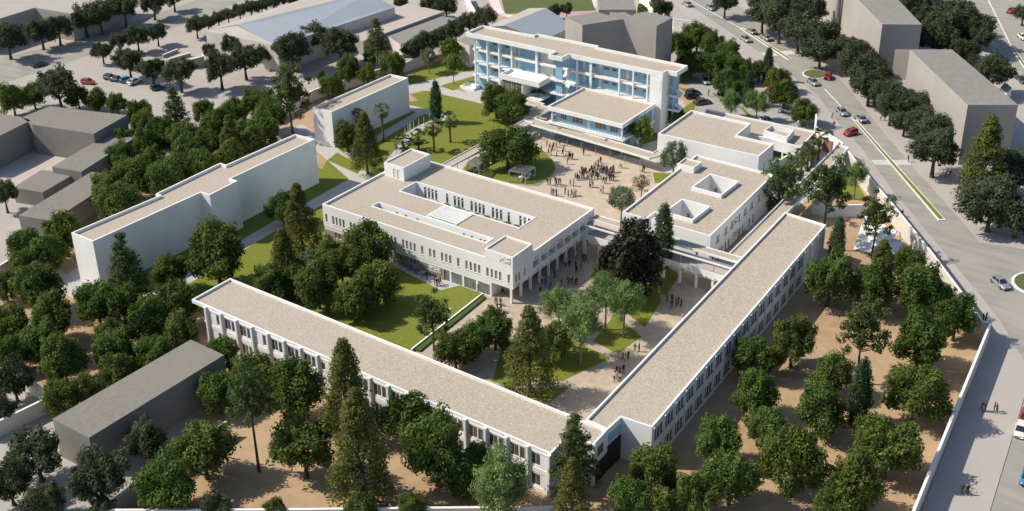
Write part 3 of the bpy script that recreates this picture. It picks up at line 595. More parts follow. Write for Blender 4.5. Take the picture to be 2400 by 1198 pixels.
def bridge(name, label, x0, x1, y0, y1, people=False):
    c = ((x0+x1)/2, (y0+y1)/2); root = empty(name, (*c, 0)); tag(root, label, 'footbridge')
    mb = MB('pavement'); mb.box(x0, x1, y0, y1, fbz-0.35, fbz); mb.obj('deck', root)
    mb = MB('white'); mb.box(x0, x1, y0-.14, y0-.002, fbz-0.5, fbz+0.95); mb.obj('front_parapet', root)
    mb = MB('white'); mb.box(x0, x1, y1+.002, y1+.14, fbz-0.5, fbz+0.95); mb.obj('rear_parapet', root)
    mb = MB('white'); mb.box(x0, x1, y1-1.6, y1+.5, 5.9, 6.1); mb.box(x0, x1, y1+.3, y1+.5, 6.1, 6.3); mb.box(x0, x1, y1-1.6, y1-1.45, 6.1, 6.3); r = mb.obj('roof', root)
    mb = MB('gravel'); mb.box(x0+.02, x1-.02, y1-1.44, y1+.29, 6.12, 6.16); mb.obj('roof_gravel', root)
    mb = MB('white'); mb.box(x0, x1, y0+.1, y0+.35, 5.75, 6.0); mb.obj('front_beam', root)
    k = max(2, int((x1-x0)/3.2))
    for i in range(k+1):
        x = x0+.3+(x1-x0-.6)*i/k
        mb = MB('metal'); mb.tube([(x, y0+.2, fbz), (x, y0+.2, 5.75)], [.06, .06], 6); mb.obj('post', root)
        mb = MB('white'); mb.box(x-.2, x+.2, y0+.02, y0+.4, 0, fbz-.35); mb.obj('pillar', root)
        if i < k: screen(root, (x+.4, y0-.14, fbz-.42), (1, 0), (x1-x0-.6)/k-.8, 0.34, 12, 2, 70+i)
    return root
bridge('footbridge', 'roofed white footbridge with two people between the purple tree and the east wing', 53.0, 73.2, 24.6, 28.6)
bridge('footbridge', 'short roofed footbridge joining the central building behind the purple tree', 42.6, 52.9, 24.6, 28.6)
# ---- blue school block: open galleries on white columns
bl = empty('school_block', (0, 86.5, 0)); tag(bl, 'four-storey school block with pale blue walls behind white open galleries', 'building')
FL = [0.0, 3.75, 7.15, 10.55]; ZT = 14.8; XW, XE = -27.6, 25.9; YF, YB = 83.3, 90.6; YG = 84.8
mb = MB('blue'); bops = []
inner = ccw(rect(XW+.3, YG, XE-3.4, YB-.25))
iops = []
for k in range(4):
    z = FL[k]
    for x in (3.2, 6.8, 11.0, 12.3, 31.0, 35.4, 42.8, 45.2): iops.append((x, x+0.85, z+.12, z+2.3, 'bdoor'))
    for x in (5.0, 8.6, 33.2, 37.0, 39.2, 44.4, 47.6): iops.append((x, x+1.2, z+1.65, z+2.0, 'dark'))
iops = [o for o in iops if o[1] < 49]
keep = []
for o in sorted(iops):
    if all(o[1] < q[0]-.05 or o[0] > q[1]+.05 or o[3] < q[2] or o[2] > q[3] for q in keep): keep.append(o)
wall_b = walls(bl, inner, 0, 13.9, {0: keep}, 'blue', name='gallery_wall')
for k, z in enumerate(FL):
    if k:
        mb = MB('white'); mb.box(XW, XE-3.35, YF+.15, YG-.003, z-.44, z+.06); mb.obj('gallery_floor', bl)
        for i, (a, b) in enumerate(((XW+.2, -7.8), (2.2, XE-3.5))):
            r_ = MB('metal'); r_.box(a, b, YF+.2, YF+.24, z+1.05, z+1.09)
            for t in (0.3, 0.55, 0.8): r_.box(a, b, YF+.21, YF+.23, z+t, z+t+.02)
            n = int((b-a)/1.3)
            for j in range(n+1): r_.box(a+(b-a)*j/n-.015, a+(b-a)*j/n+.015, YF+.205, YF+.235, z+.06, z+1.05)
            r_.obj('railing', bl)
for x in (-26.7, -23.0, -19.4, -15.6, -8.3, 3.2, 7.0, 14.7, 18.4, 22.1):
    wd = 0.34 if x not in (-8.3, 7.0) else 0.6
    mb = MB('white'); mb.box(x-wd/2, x+wd/2, YF-.2, YF+.145, 0, 13.85); mb.obj('column', bl)
mb = MB('white'); mb.box(XW+.1, XW+.299, YG, YB-.3, 0, 13.9); mb.obj('end_wall', bl)
mb = MB('white'); mb.box(XE-3.4+.003, XE-.1, YF+.05, YB-.2, 0, 13.9); mb.box(XE-2.9, XE-.4, YF, YF+.049, 10.5, 12.9); mb.obj('east_stair_wall', bl)
mb = MB('white'); mb.box(XW+.02, XE-.2, YB-.248, YB, 0, 13.9); mb.obj('rear_wall', bl)
mb = MB('whitepaint'); mb.box(-8.0, -4.4, YG-.08, YG-.003, 7.3, 13.8); mb.obj('white_panel', bl)
tp = [(-28.6, 82.2), (-2.4, 82.4), (-2.4, 79.4), (1.4, 79.6), (1.5, 82.6), (25.9, 83.4), (25.9, 85.2), (28.4, 85.3), (28.2, 90.6), (4.0, 90.3), (4.0, 91.4), (-13.4, 90.9), (-13.4, 89.6), (-28.5, 88.9)]
tq = ccw(tp); walls(bl, tq, 13.75, ZT, {}, name='fascia'); roof(bl, tq, 14.25, 0.55, 0.3); mb = MB('white'); mb.flat([tq], 13.75, True); mb.obj('soffit', bl)
for x in (-25, -21.5, -18, -14.5, -11): mb = MB('whitepaint'); mb.box(x-.14, x+.14, 88.0, 88.25, 14.25, 14.45); mb.obj('roof_vent', bl)
# stair tower in front, with flights
mb = MB('blue'); mb.box(-0.9, 0.9, 80.4, 80.7, 0, 13.75); mb.obj('stair_fin', bl)
for k in range(3):
    z = FL[k]; z2 = FL[k+1]; zm = (z+z2)/2
    mb = MB('white'); mb.box(-2.2, 1.6, 79.7, 81.2, zm-.25, zm); mb.obj('stair_landing', bl)
    mb = MB('white'); n = 10
    for j in range(n):
        y = 81.2+(YF-81.2)*j/n; h = zm+(z2-zm)*(j+1)/n; mb.box(0.2, 1.5, y, y+(YF-81.2)/n, h-.35, h)
    mb.obj('stair_flight', bl); mb = MB('white')
    for j in range(n):
        y = 81.2+(YF-81.2)*j/n; h = zm+(z-zm)*(j+1)/n; mb.box(-2.1, -1.0, y, y+(YF-81.2)/n, h-.35, h)
    mb.obj('stair_flight', bl)
    r_ = MB('metal'); r_.box(-2.2, 1.6, 79.72, 79.76, zm+.95, zm+1.0); r_.box(-2.2, 1.6, 79.73, 79.75, zm+.5, zm+.53)
    for j in range(6): r_.box(-2.2+.75*j, -2.16+.75*j, 79.72, 79.76, zm, zm+.95)
    r_.obj('railing', bl)
# outer stair at the east end
mb = MB('blue'); mb.box(27.0, 27.3, 86.2, 88.6, 0, 13.75); mb.obj('stair_fin', bl)
for k in range(3):
    z = FL[k]; z2 = FL[k+1]; zm = (z+z2)/2; mb = MB('white'); mb.box(26.0, 29.0, 85.6, 86.8, zm-.22, zm); mb.obj('stair_landing', bl); mb = MB('white')
    for j in range(8):
        x = 26.0+j*.35; h = zm+(z2-zm)*(8-j)/8; mb.box(x, x+.35, 86.9, 88.0, h-.3, h)
    mb.obj('stair_flight', bl)
    r_ = MB('metal'); r_.box(26.0, 29.0, 85.6, 85.64, zm+.9, zm+.95); r_.box(28.96, 29.0, 85.64, 86.8, zm+.9, zm+.95); r_.box(28.96, 29.0, 85.6, 85.64, zm, zm+.9); r_.obj('railing', bl)
# entrance volume under a white roof
ev = ccw(rect(-15.6, 78.3, -4.2, 83.05))
walls(bl, ev, 6.6, 7.9, {}, name='porch_fascia'); roof(bl, ev, 7.2, 0.7, 0.3, 'white'); mb = MB('white'); mb.flat([ev], 6.6, True); mb.obj('porch_soffit', bl)
mb = MB('white'); mb.box(-9.4, -9.1, 78.6, 83.0, 0, 6.6); mb.obj('porch_wall', bl)
for i in range(4):
    o = place_window(bl, (1, 0), (-15.3+1.45*i, 78.7, 3.3), 1.4, 3.2, 'triple')
mb = MB('white'); mb.box(-15.5, -9.4, 78.7, 83.0, 0, 3.25); mb.obj('porch_base', bl)
mb = MB('white'); mb.box(-9.0, -4.0, 78.0, 83.0, 3.0, 3.25); mb.obj('stage', bl)
r_ = MB('metal'); r_.box(-9.0, -4.0, 78.0, 78.05, 4.1, 4.15); r_.box(-4.05, -4.0, 78.05, 83, 4.1, 4.15)
for j in range(12): r_.box(-9.0+.45*j, -8.97+.45*j, 78.0, 78.05, 3.25, 4.1)
r_.obj('railing', bl)
mb = MB('white'); mb.box(-31.0, -26.5, 82.0, 83.0, 0, .5); mb.box(-30.5, -26.5, 83.0, 84.5, 0, 1.0); mb.obj('steps', bl)
# ---- blue pavilion
pv = empty('pavilion', (15, 76, 0)); tag(pv, 'square two-storey pale blue pavilion with a wide gravel roof and balcony', 'building')
pi = ccw(rect(6.6, 69.3, 23.6, 82.9))
po = {0: [(1.2, 2.9, 4.5, 6.0, 'brown'), (4.4, 7.2, 4.4, 6.0, 'brown'), (8.3, 9.2, 3.75, 6.0, 'bdoor'), (10.5, 13.3, 4.4, 6.0, 'brown'), (14.4, 16.4, 4.4, 6.0, 'brown'), (1.0, 3.5, .6, 2.4, 'double'), (5, 8, 0.2, 2.6, 'shop'), (10, 14, 0.2, 2.6, 'shop')],
      1: [(1.0, 2.4, 4.5, 6.0, 'double'), (5.0, 6.6, 4.5, 6.0, 'double'), (9, 10.6, 4.5, 6.0, 'double'), (2.2, 4.6, 0.2, 2.6, 'shop')]}
walls(pv, pi, 0, 6.5, po, 'blue', name='wall')
pt_ = ccw([(5.0, 68.1), (24.9, 68.1), (24.5, 82.95), (5.3, 82.95)])
walls(pv, pt_, 6.35, 7.3, {}, name='fascia'); roof(pv, pt_, 6.85, 0.45, 0.3); mb = MB('white'); mb.flat([pt_], 6.35, True); mb.obj('soffit', pv)
mb = MB('white'); mb.prism(ccw([(5.0, 67.9), (25.2, 67.9), (25.2, 82.0), (23.65, 82.0), (23.65, 69.25), (5.0, 69.25)]), 3.35, 3.65); mb.obj('balcony', pv)
r_ = MB('metal'); r_.box(5.0, 25.2, 67.92, 67.96, 4.6, 4.65); r_.box(25.15, 25.19, 67.96, 82, 4.6, 4.65)
for j in range(28): r_.box(5.0+.74*j, 5.03+.74*j, 67.92, 67.96, 3.65, 4.6)
for t in (3.95, 4.25): r_.box(5, 25.2, 67.93, 67.95, t, t+.025)
r_.obj('railing', pv)
for (x, y) in ((6.0, 68.7), (24.4, 68.7), (24.4, 75.5), (24.4, 82.0), (5.9, 76)): mb = MB('white'); mb.box(x-.16, x+.16, y-.16, y+.16, 0, 3.35); mb.box(x-.16, x+.16, y-.16, y+.16, 3.65, 6.35); mb.obj('pillar', pv)
for x in (8.6, 21.0):
    mb = MB('metal')
    for j in range(9): mb.box(x+j*.32, x+.3+j*.32, 66.8, 67.85, 3.2-j*.37, 3.28-j*.37)
    mb.obj('stair', pv)

# ================================================================ neighbouring buildings, plain massing as in the picture
def mass(name, label, poly, h, wm='greywall', rm='greyroof', cat='building', rim=0.0):
    return block(name, label, cat, poly, h, rim, {}, wm, rm)
mass('grey_block', 'dark grey flat-roofed block in the lower left corner among trees', [(13.95, -70.79), (21.99, -70.68), (21.59, -45.09), (13.87, -44.94)], 6.6, 'darkgrey', 'gravel_grey')
mass('grey_block', 'dark grey block at the left edge, nearest the picture border', [(-83.63, -18.56), (-84.68, -11.61), (-86.80, -2.30), (-90.37, -2.21), (-103.11, -5.65)], 7.0, 'darkgrey', 'gravel_grey')
mass('grey_block', 'large dark grey block at the back of the left courtyard', [(-84.36, -3.71), (-68.36, 0.44), (-71.19, 11.78), (-90.58, 5.55), (-90.06, -2.32)], 7.0, 'darkgrey', 'gravel_grey')
mass('grey_block', 'low grey block right of the pinkish left courtyard', [(-65.49, -12.81), (-58.19, -11.06), (-64.55, 10.55), (-71.07, 8.61)], 4.8, 'darkgrey', 'gravel_grey')
mass('grey_block', 'small low grey block below the left courtyard', [(-66.18, -22.15), (-59.08, -20.10), (-61.41, -10.51), (-68.98, -13.22)], 3.4, 'darkgrey', 'gravel_grey')
mass('grey_block', 'long low grey block below the small left block', [(-52.00, -30.57), (-44.45, -28.38), (-50.30, -7.28), (-57.20, -9.32)], 4.4, 'darkgrey', 'gravel_grey')
sheet('courtyard_floor', [ccw([(-83.95, -20.05), (-67.66, -21.90), (-69.91, -10.63), (-71.48, -0.77), (-82.80, 3.23), (-91.94, 0.13), (-92.15, -14.62)])], 0.02, 'pinkroof')
mass('pale_block', 'pale flat-roofed block in the top left corner behind the street trees', [(-156.38, 29.89), (-157.37, 49.79), (-144.15, 51.66), (-145.94, 64.12), (-151.73, 77.98), (-190.85, 52.73)], 8.0, 'greywall', 'concrete')
mass('pink_block', 'long low building with a pinkish flat roof below the hangar', [(-79.41, 90.73), (-67.21, 86.84), (-65.68, 119.87), (-79.48, 119.87)], 4.2, 'greywall', 'pinkroof')
mass('grey_block', 'low grey-roofed building between the pinkish roof and the north wall', [(-67.26, 96.26), (-57.35, 91.50), (-60.29, 118.26), (-66.48, 118.08)], 3.4, 'cream', 'greyroof')
mass('grey_block', 'tall grey block with notched plan behind the blue school block', [(-14.65, 105.27), (-7.45, 102.02), (-2.65, 110.13), (-1.50, 111.72), (8.22, 111.42), (8.16, 119.69), (-0.20, 120.27), (-1.62, 115.46), (-4.09, 116.87), (-7.36, 114.74), (-5.85, 112.28), (-10.20, 113.33)], 15.0, 'greywall', 'greyroof')
mass('grey_block', 'grey block beside the football pitch at the top edge', [(-29.68, 144.31), (-19.55, 129.05), (-11.08, 134.55), (-21.50, 149.59)], 10.0, 'greywall', 'greyroof')
mass('grey_tower', 'long tall grey block at the top right beyond the avenue trees', [(52.68, 145.82), (60.93, 150.79), (26.15, 199.18), (16.38, 192.93)], 14.0, 'greywall', 'greyroof')
mass('grey_tower', 'tall grey slab on the right beyond the avenue trees', [(64.89, 131.55), (87.39, 103.53), (96.01, 109.25), (72.99, 136.86)], 13.8, 'greywall', 'greyroof')
mass('link_block', 'low grey link between the two tall blocks on the right', [(51.81, 147.67), (59.95, 147.90), (68.87, 153.75), (60.14, 153.14)], 7.6, 'greywall', 'greyroof')
mass('white_shed', 'small white shed half hidden by trees at the upper right street', [(70.44, 168.53), (74.42, 164.06), (73.58, 171.40), (70.69, 171.93)], 3.0, 'white', 'concrete')
mass('white_shed', 'small white shed beside the side street on the right', [(82.76, 147.81), (85.30, 144.30), (85.13, 149.02), (82.56, 152.28)], 3.0, 'white', 'concrete')
mass('pale_block', 'pale windowless annex left of the blue school block', [(-43.07, 96.99), (-37.69, 95.11), (-37.79, 101.72), (-43.22, 103.30)], 6.0, 'cream', 'greyroof')
mb = MB('darkgrey'); q = (30.71, 172.80); c0 = empty('chimney', (*q, 0)); tag(c0, 'tall dark chimney in front of the top right grey block', 'chimney')
mb.tube([(*q, 0), (*q, 17)], [0.75, 0.55], 12); mb.obj('shaft', c0); mb = MB('black'); mb.tube([(*q, 17.0), (*q, 17.5)], [0.68, 0.68], 12); mb.obj('cap', c0)
def gable(name, label, a, b, c, d, ridge0, ridge1, he, hr, roofm='steelroof', rm2='concrete'):
    """eaves a-b (left) and d-c (right) at he, ridge ridge0-ridge1 at hr"""
    root = empty(name, (*centre([a, b, c, d]), 0)); tag(root, label, 'building')
    mb = MB('cream')
    for p, q in ((a, d), (d, c), (c, b), (b, a)): mb.face([(*p, 0), (*q, 0), (*q, he), (*p, he)])
    mb.face([(*a, he), (*d, he), (*ridge0, hr)]); mb.face([(*c, he), (*b, he), (*ridge1, hr)]); mb.obj('wall', root)
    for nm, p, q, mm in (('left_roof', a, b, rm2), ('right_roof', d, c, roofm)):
        mb = MB(mm); pts = [(*p, he-.1), (*q, he-.1), (*ridge1, hr+.1), (*ridge0, hr+.1)]
        mb.face(pts); mb.face([(x, y, z+.18) for x, y, z in pts][::-1])
        for i in range(4): u, v = pts[i], pts[(i+1) % 4]; mb.face([u, v, (v[0], v[1], v[2]+.18), (u[0], u[1], u[2]+.18)])
        mb.obj(nm, root)
    return root
gable('hangar', 'long hangar with pale blue metal roof behind the upper left trees', (-102.98, 64.05), (-100.65, 115.12), (-73.86, 107.95), (-77.49, 65.45), (-91.78, 65.40), (-82.77, 106.96), 7.0, 10.0)
gable('sports_shed', 'sports shed with blue-grey pitched roof directly behind the school block', (-44.31, 112.39), (-44.49, 131.95), (-24.87, 125.08), (-24.89, 110.71), (-34.39, 105.73), (-33.72, 124.71), 5.5, 9.0)
# ================================================================ walls
def wall(label, pts, h, th=0.28, m='cream', name='boundary_wall', z0=0.0, coping=True):
    root = empty(name, (*pts[0], 0)); tag(root, label, 'wall')
    for i in range(len(pts)-1):
        a, b = Vector(pts[i]), Vector(pts[i+1]); e = (b-a); L = e.length; e = e/L
        mb = MB(m); mb.obox(a, e, L, th, z0, h); mb.obj('wall_panel', root)
        mb = MB('white'); mb.obox(a-e*.02, e, L+.04, th+.1, h, h+.09); mb.obj('coping', root)
    return root
wall('long pale boundary wall of the school along the avenue pavement', [(66.09, 91.90), (73.31, 83.18), (85.16, 69.78), (97.74, 54.88), (107.47, 42.71), (113.19, 35.40)], 3.6, m='cream')
wall('pale boundary wall at the right, from the avenue corner down to the lower edge', [(113.19, 35.40), (114.35, 35.87), (120.58, -17.28), (121.42, -25.85)], 3.6)
wall('pale boundary wall along the bottom edge of the picture', [(31.98, -76.80), (49.60, -64.53), (71.77, -48.68), (82.87, -40.81)], 2.6)
wall('pale boundary wall right of the dark grey block in the lower left', [(31.41, -76.35), (30.70, -69.43), (30.46, -53.56)], 2.6)
wall('pale boundary wall crossing the lower left edge', [(-16.34, -61.89), (-12.36, -62.25), (1.33, -63.70)], 2.6)
wall('pale wall meeting the lower left boundary wall at a corner', [(1.32, -63.85), (3.16, -65.50), (2.45, -72.41), (2.06, -75.01)], 2.6)
wall('short pale wall by the far left trees', [(-40.76, -45.43), (-40.25, -43.12), (-41.00, -39.63)], 2.6)
wall('low pale wall under the trees right of the lower left corner', [(2.10, -58.10), (4.04, -58.78), (4.48, -55.88)], 2.0)
wall('pale north boundary wall behind the short white slab', [(-52.32, 38.28), (-55.61, 55.10), (-53.07, 72.21), (-49.77, 82.93), (-49.12, 91.41)], 2.6)
wall('pale wall beside the dirt grove under the tall pines', [(71.04, 64.39), (74.39, 64.30), (81.00, 69.21)], 2.6, m='white')
wall('white wall beside the running track', [(-75.56, 142.51), (-65.98, 132.90), (-55.05, 122.73)], 3.0, m='white')
wall('white boundary wall along the upper avenue pavement', [(-31.13, 171.22), (-21.75, 162.60), (-9.13, 152.64), (-4.18, 153.51)], 3.0, m='white')
wall('white gate wall where the gallery meets the avenue', [(57.22, 97.61), (60.90, 95.33), (65.89, 92.04)], 4.0, th=0.4, m='white')
wall('tall white fin wall at the end of the parking lot', [(54.11, 104.77), (57.26, 97.05)], 4.0, m='white')
wall('reddish brick panel wall behind the row of palms', [(60.14, 95.39), (62.84, 93.71)], 3.2, m='terracotta')
wall('white garden wall between the hall and the palm row', [(56.01, 75.90), (56.88, 84.64), (61.79, 84.62)], 2.0, m='white')
wall('low white retaining kerb along the hedge of the main lawn', [(36.62, 1.07), (38.03, -20.10)], 0.45, th=0.18, m='white')
wall('low grey ramp wall on the upper left square, upper of two', [(-111.87, 55.71), (-112.35, 61.34)], 0.9, th=0.3, m='greywall')
wall('low grey ramp wall on the upper left square, lower of two', [(-107.87, 54.19), (-106.91, 61.07)], 0.9, th=0.3, m='greywall')
wall('grey dock wall beside the hangar trees on the upper left square', [(-98.79, 53.88), (-97.85, 57.76), (-100.69, 60.02)], 2.6, th=0.4, m='greywall')
# ================================================================ garden furniture
def pergola(label, poly, h, n):
    p = ccw(poly); root = empty('pergola', (*centre(p), 0)); tag(root, label, 'pergola')
    for q in p: mb = MB('metal'); mb.box(q[0]-.09, q[0]+.09, q[1]-.09, q[1]+.09, 0, h); mb.obj('post', root)
    for i in range(len(p)):
        a, b = Vector(p[i]), Vector(p[(i+1) % len(p)]); e = (b-a); L = e.length; e = e/L; mb = MB('metal'); mb.obox(a, e, L, .14, h, h+.2); mb.obj('beam', root)
    for i in range(n):
        t = (i+.5)/n; a = Vector(p[0]).lerp(Vector(p[1]), t); b = Vector(p[3]).lerp(Vector(p[2]), t); e = b-a; L = e.length; e = e/L
        mb = MB('metal'); mb.obox(a, e, L, .12, h+.205, h+.32); mb.obj('slat', root)
    return root
pergola('slatted metal pergola on the round lawn, right of the big tree', [(12.54, 42.78), (16.24, 43.43), (16.08, 47.26), (12.52, 46.21)], 2.6, 9)
pergola('slatted metal pergola beside the covered walk, left of the big round-lawn tree', [(2.81, 41.05), (6.19, 40.64), (4.97, 44.40), (2.41, 44.60)], 2.6, 9)
pergola('dark slatted pergola under the trees in the lower court', [(57.64, -6.64), (59.62, -6.24), (59.03, -4.58), (57.04, -5.12)], 2.6, 6)
def table_set(label, c, m='whitepaint', r=0.6):
    root = empty('garden_table', (*c, 0)); tag(root, label, 'table')
    mb = MB(m); mb.tube([(0, 0, .7), (0, 0, .76)], [r, r], 16); add('table_top', mb.mesh('table_top'), root)
    mb = MB(m); mb.tube([(0, 0, .06), (0, 0, .70)], [.1, .07], 8); mb.tube([(0, 0, .05), (0, 0, .1)], [.32, .3], 12); add('pedestal', mb.mesh('pedestal'), root)
    for i in range(4):
        a = i*math.pi/2+.5; x, y = math.cos(a)*(r+.45), math.sin(a)*(r+.45)
        mb = MB(m); mb.box(x-.22, x+.22, y-.22, y+.22, .42, .47)
        for sx in (-1, 1):
            for sy in (-1, 1): mb.tube([(x+sx*.18, y+sy*.18, .05), (x+sx*.18, y+sy*.18, .42)], [.02, .02], 5)
        mb.obox((x+math.cos(a)*.2-math.sin(a)*-.2, y+math.sin(a)*.2-.2*math.cos(a)), (-math.sin(a), math.cos(a)), .4, .04, .47, .85)
        add('chair', mb.mesh('chair'), root)
table_set('white round garden table under the right pergola, left one', (14.00, 45.17)); table_set('white round garden table under the right pergola, right one', (14.60, 47.15))
table_set('grey garden table under the left pergola', (3.50, 42.89), 'metal')
table_set('metal table on the terrace nearest the building', (21.01, 1.62), 'metal'); table_set('metal table on the terrace, farther left one', (19.43, 1.94), 'metal'); table_set('metal table on the terrace nearest the people', (23.14, 1.12), 'metal')
posts = [(-22.23, 50.29), (-22.81, 52.05), (-22.98, 52.87), (-23.31, 53.58), (-23.23, 54.57), (-23.07, 56.25), (-22.91, 57.94), (-23.34, 60.54), (-17.46, 55.92), (-17.15, 41.26), (-16.69, 40.13), (-16.48, 38.29)]
labs = ['slim white garden post, number %s along the palm path from the left' % w for w in ('four', 'five', 'six', 'seven', 'eight', 'nine', 'ten', 'eleven', 'twelve', 'three', 'two', 'one')]
for q, l in zip(posts, labs):
    root = empty('garden_post', (*q, 0)); tag(root, l, 'post', 'slim posts along the palm path')
    mb = MB('whitepaint'); mb.tube([(0, 0, 0), (0, 0, 1.9)], [.07, .06], 8); add('shaft', mb.mesh('shaft'), root)
    mb = MB('metal'); mb.tube([(0, 0, 1.9), (0, 0, 2.05)], [.09, .09], 8); add('cap', mb.mesh('cap'), root)
for q, l, h in (((7.76, 42.82), 'slim lamp post between the two pergolas', 3.2), ((36.55, -0.11), 'white lamp post at the corner of the main lawn', 3.0), ((37.94, -9.69), 'white lamp post on the retaining kerb of the main lawn', 3.0), ((-3.66, 3.72), 'white lamp post by the left corner of the central building', 2.6)):
    root = empty('lamp_post', (*q, 0)); tag(root, l, 'lamp post')
    mb = MB('metal'); mb.tube([(0, 0, 0), (0, 0, h)], [.07, .05], 8); add('shaft', mb.mesh('shaft'), root)
    mb = MB('whitepaint'); mb.tube([(0, 0, h), (0, 0, h+.12)], [.16, .2], 10); add('lamp_head', mb.mesh('lamp_head'), root)
# white awnings by the avenue wall
def awning(label, c, hs, n=10):
    """stretched cloth between four corner masts: hs = corner heights"""
    p = ccw(c); root = empty('awning', (*centre(p), 0)); tag(root, label, 'awning')
    mb = MB('whitepaint'); k = [Vector((*q, h)) for q, h in zip(p, hs)]
    def f(u, v):
        a = k[0].lerp(k[1], u); b = k[3].lerp(k[2], u); r = a.lerp(b, v); r.z -= 0.9*4*u*(1-u)*v*(1-v)+0.25*(1-abs(2*u-1))*(1-abs(2*v-1)); return r
    for i in range(n):
        for j in range(n): mb.face([f(i/n, j/n), f((i+1)/n, j/n), f((i+1)/n, (j+1)/n), f(i/n, (j+1)/n)])
    mb.obj('cloth', root, True)
    for q, h in zip(p, hs):
        if h > .4: m2 = MB('metal'); m2.tube([(*q, 0), (*q, h)], [.06, .05], 8); m2.obj('mast', root)
awning('white stretched awning by the avenue wall, upper one beside the tall pine', [(83.94, 54.05), (87.08, 54.10), (90.70, 59.25), (82.36, 62.65)], [0.3, 0.3, 3.4, 3.4])
awning('white stretched awning by the avenue wall, lower one behind the yellowish conifer', [(89.50, 52.07), (94.09, 53.98), (91.16, 59.56), (88.80, 57.75)], [2.0, 2.0, 2.0, 2.0])

# ================================================================ trees
def leaf_mesh(name, C, Rr, per, size, seed, flat=1.0, outb=0.9, m='leaf_round', asp=0.62, up=0.35, jit=0.7):
    """foliage: for each clump centre C (n,3) with radius Rr (n) put `per` small leaf faces on its outer side"""
    rg = np.random.default_rng(seed); n = len(C); k = n*per
    idx = np.repeat(np.arange(n), per)
    d = rg.normal(size=(k, 3)); d /= np.linalg.norm(d, axis=1)[:, None]
    rad = rg.random(k)**0.45
    p = C[idx]+d*(rad*Rr[idx])[:, None]*np.array([1, 1, flat])
    nrm = d*outb+rg.normal(size=(k, 3))*jit*0.6+np.array([0, 0, up]); nrm /= np.linalg.norm(nrm, axis=1)[:, None]
    t = np.cross(nrm, rg.normal(size=(k, 3))); t /= np.linalg.norm(t, axis=1)[:, None]; b = np.cross(nrm, t)
    s = size*(0.6+0.8*rg.random(k)); hl = t*(s*0.5)[:, None]; hw = b*(s*0.5*asp)[:, None]
    v = np.stack([p-hl, p+hw*1.0-hl*0.1, p+hl, p-hw*1.0-hl*0.1], 1).reshape(-1, 3).astype(np.float32)
    me = bpy.data.meshes.new(name); me.vertices.add(4*k); me.vertices.foreach_set('co', v.ravel())
    me.loops.add(4*k); me.loops.foreach_set('vertex_index', np.arange(4*k, dtype=np.int32))
    me.polygons.add(k); me.polygons.foreach_set('loop_start', np.arange(0, 4*k, 4, dtype=np.int32)); me.polygons.foreach_set('loop_total', np.full(k, 4, dtype=np.int32))
    me.materials.append(MATS[m]); me.update(calc_edges=True); return me
def shell(rg, n, va, lo=-0.8, rmin=0.5, rmax=0.82):
    out = []
    i = 0
    while len(out) < n:
        z = 1-2*(i+0.5)/(n*1.15); a = i*2.39996+rg.random()*.6; i += 1
        if i > n*1.15: z = rg.uniform(-1, 1)
        if z < lo: continue
        s = math.sqrt(max(0, 1-z*z)); r = rg.uniform(rmin, rmax); out.append((s*math.cos(a)*r, s*math.sin(a)*r, z*r*va))
    return np.array(out)
def limb_mesh(C, hc, rt, seed, m, base=0.0, fork=None, nl=9, sway=0.05):
    """tapered trunk with limbs that reach some of the clump centres"""
    rd = random.Random(seed); mb = MB(m); fork = hc*0.55 if fork is None else fork
    dx, dy = rd.uniform(-sway, sway), rd.uniform(-sway, sway)
    f = Vector((dx*fork, dy*fork, fork)); mb.tube([(0, 0, -0.05), (0, 0, 0.06), tuple(f*0.5), tuple(f), (f.x*1.1, f.y*1.1, hc*0.98)], [rt*1.5, rt*1.15, rt*0.9, rt*0.72, rt*0.3], 7)
    for i in rd.sample(range(len(C)), min(nl, len(C))):
        c = Vector(C[i])+Vector((0, 0, hc)); st = f.lerp(Vector((f.x, f.y, hc)), rd.random()*0.6); mid = st.lerp(c, 0.5)+Vector((0, 0, -0.05)); 
        mb.tube([tuple(st), tuple(mid), tuple(c)], [rt*0.5, rt*0.33, rt*0.12], 5, cap=False)
    return mb.mesh('trunk', True)
PROTO = {}
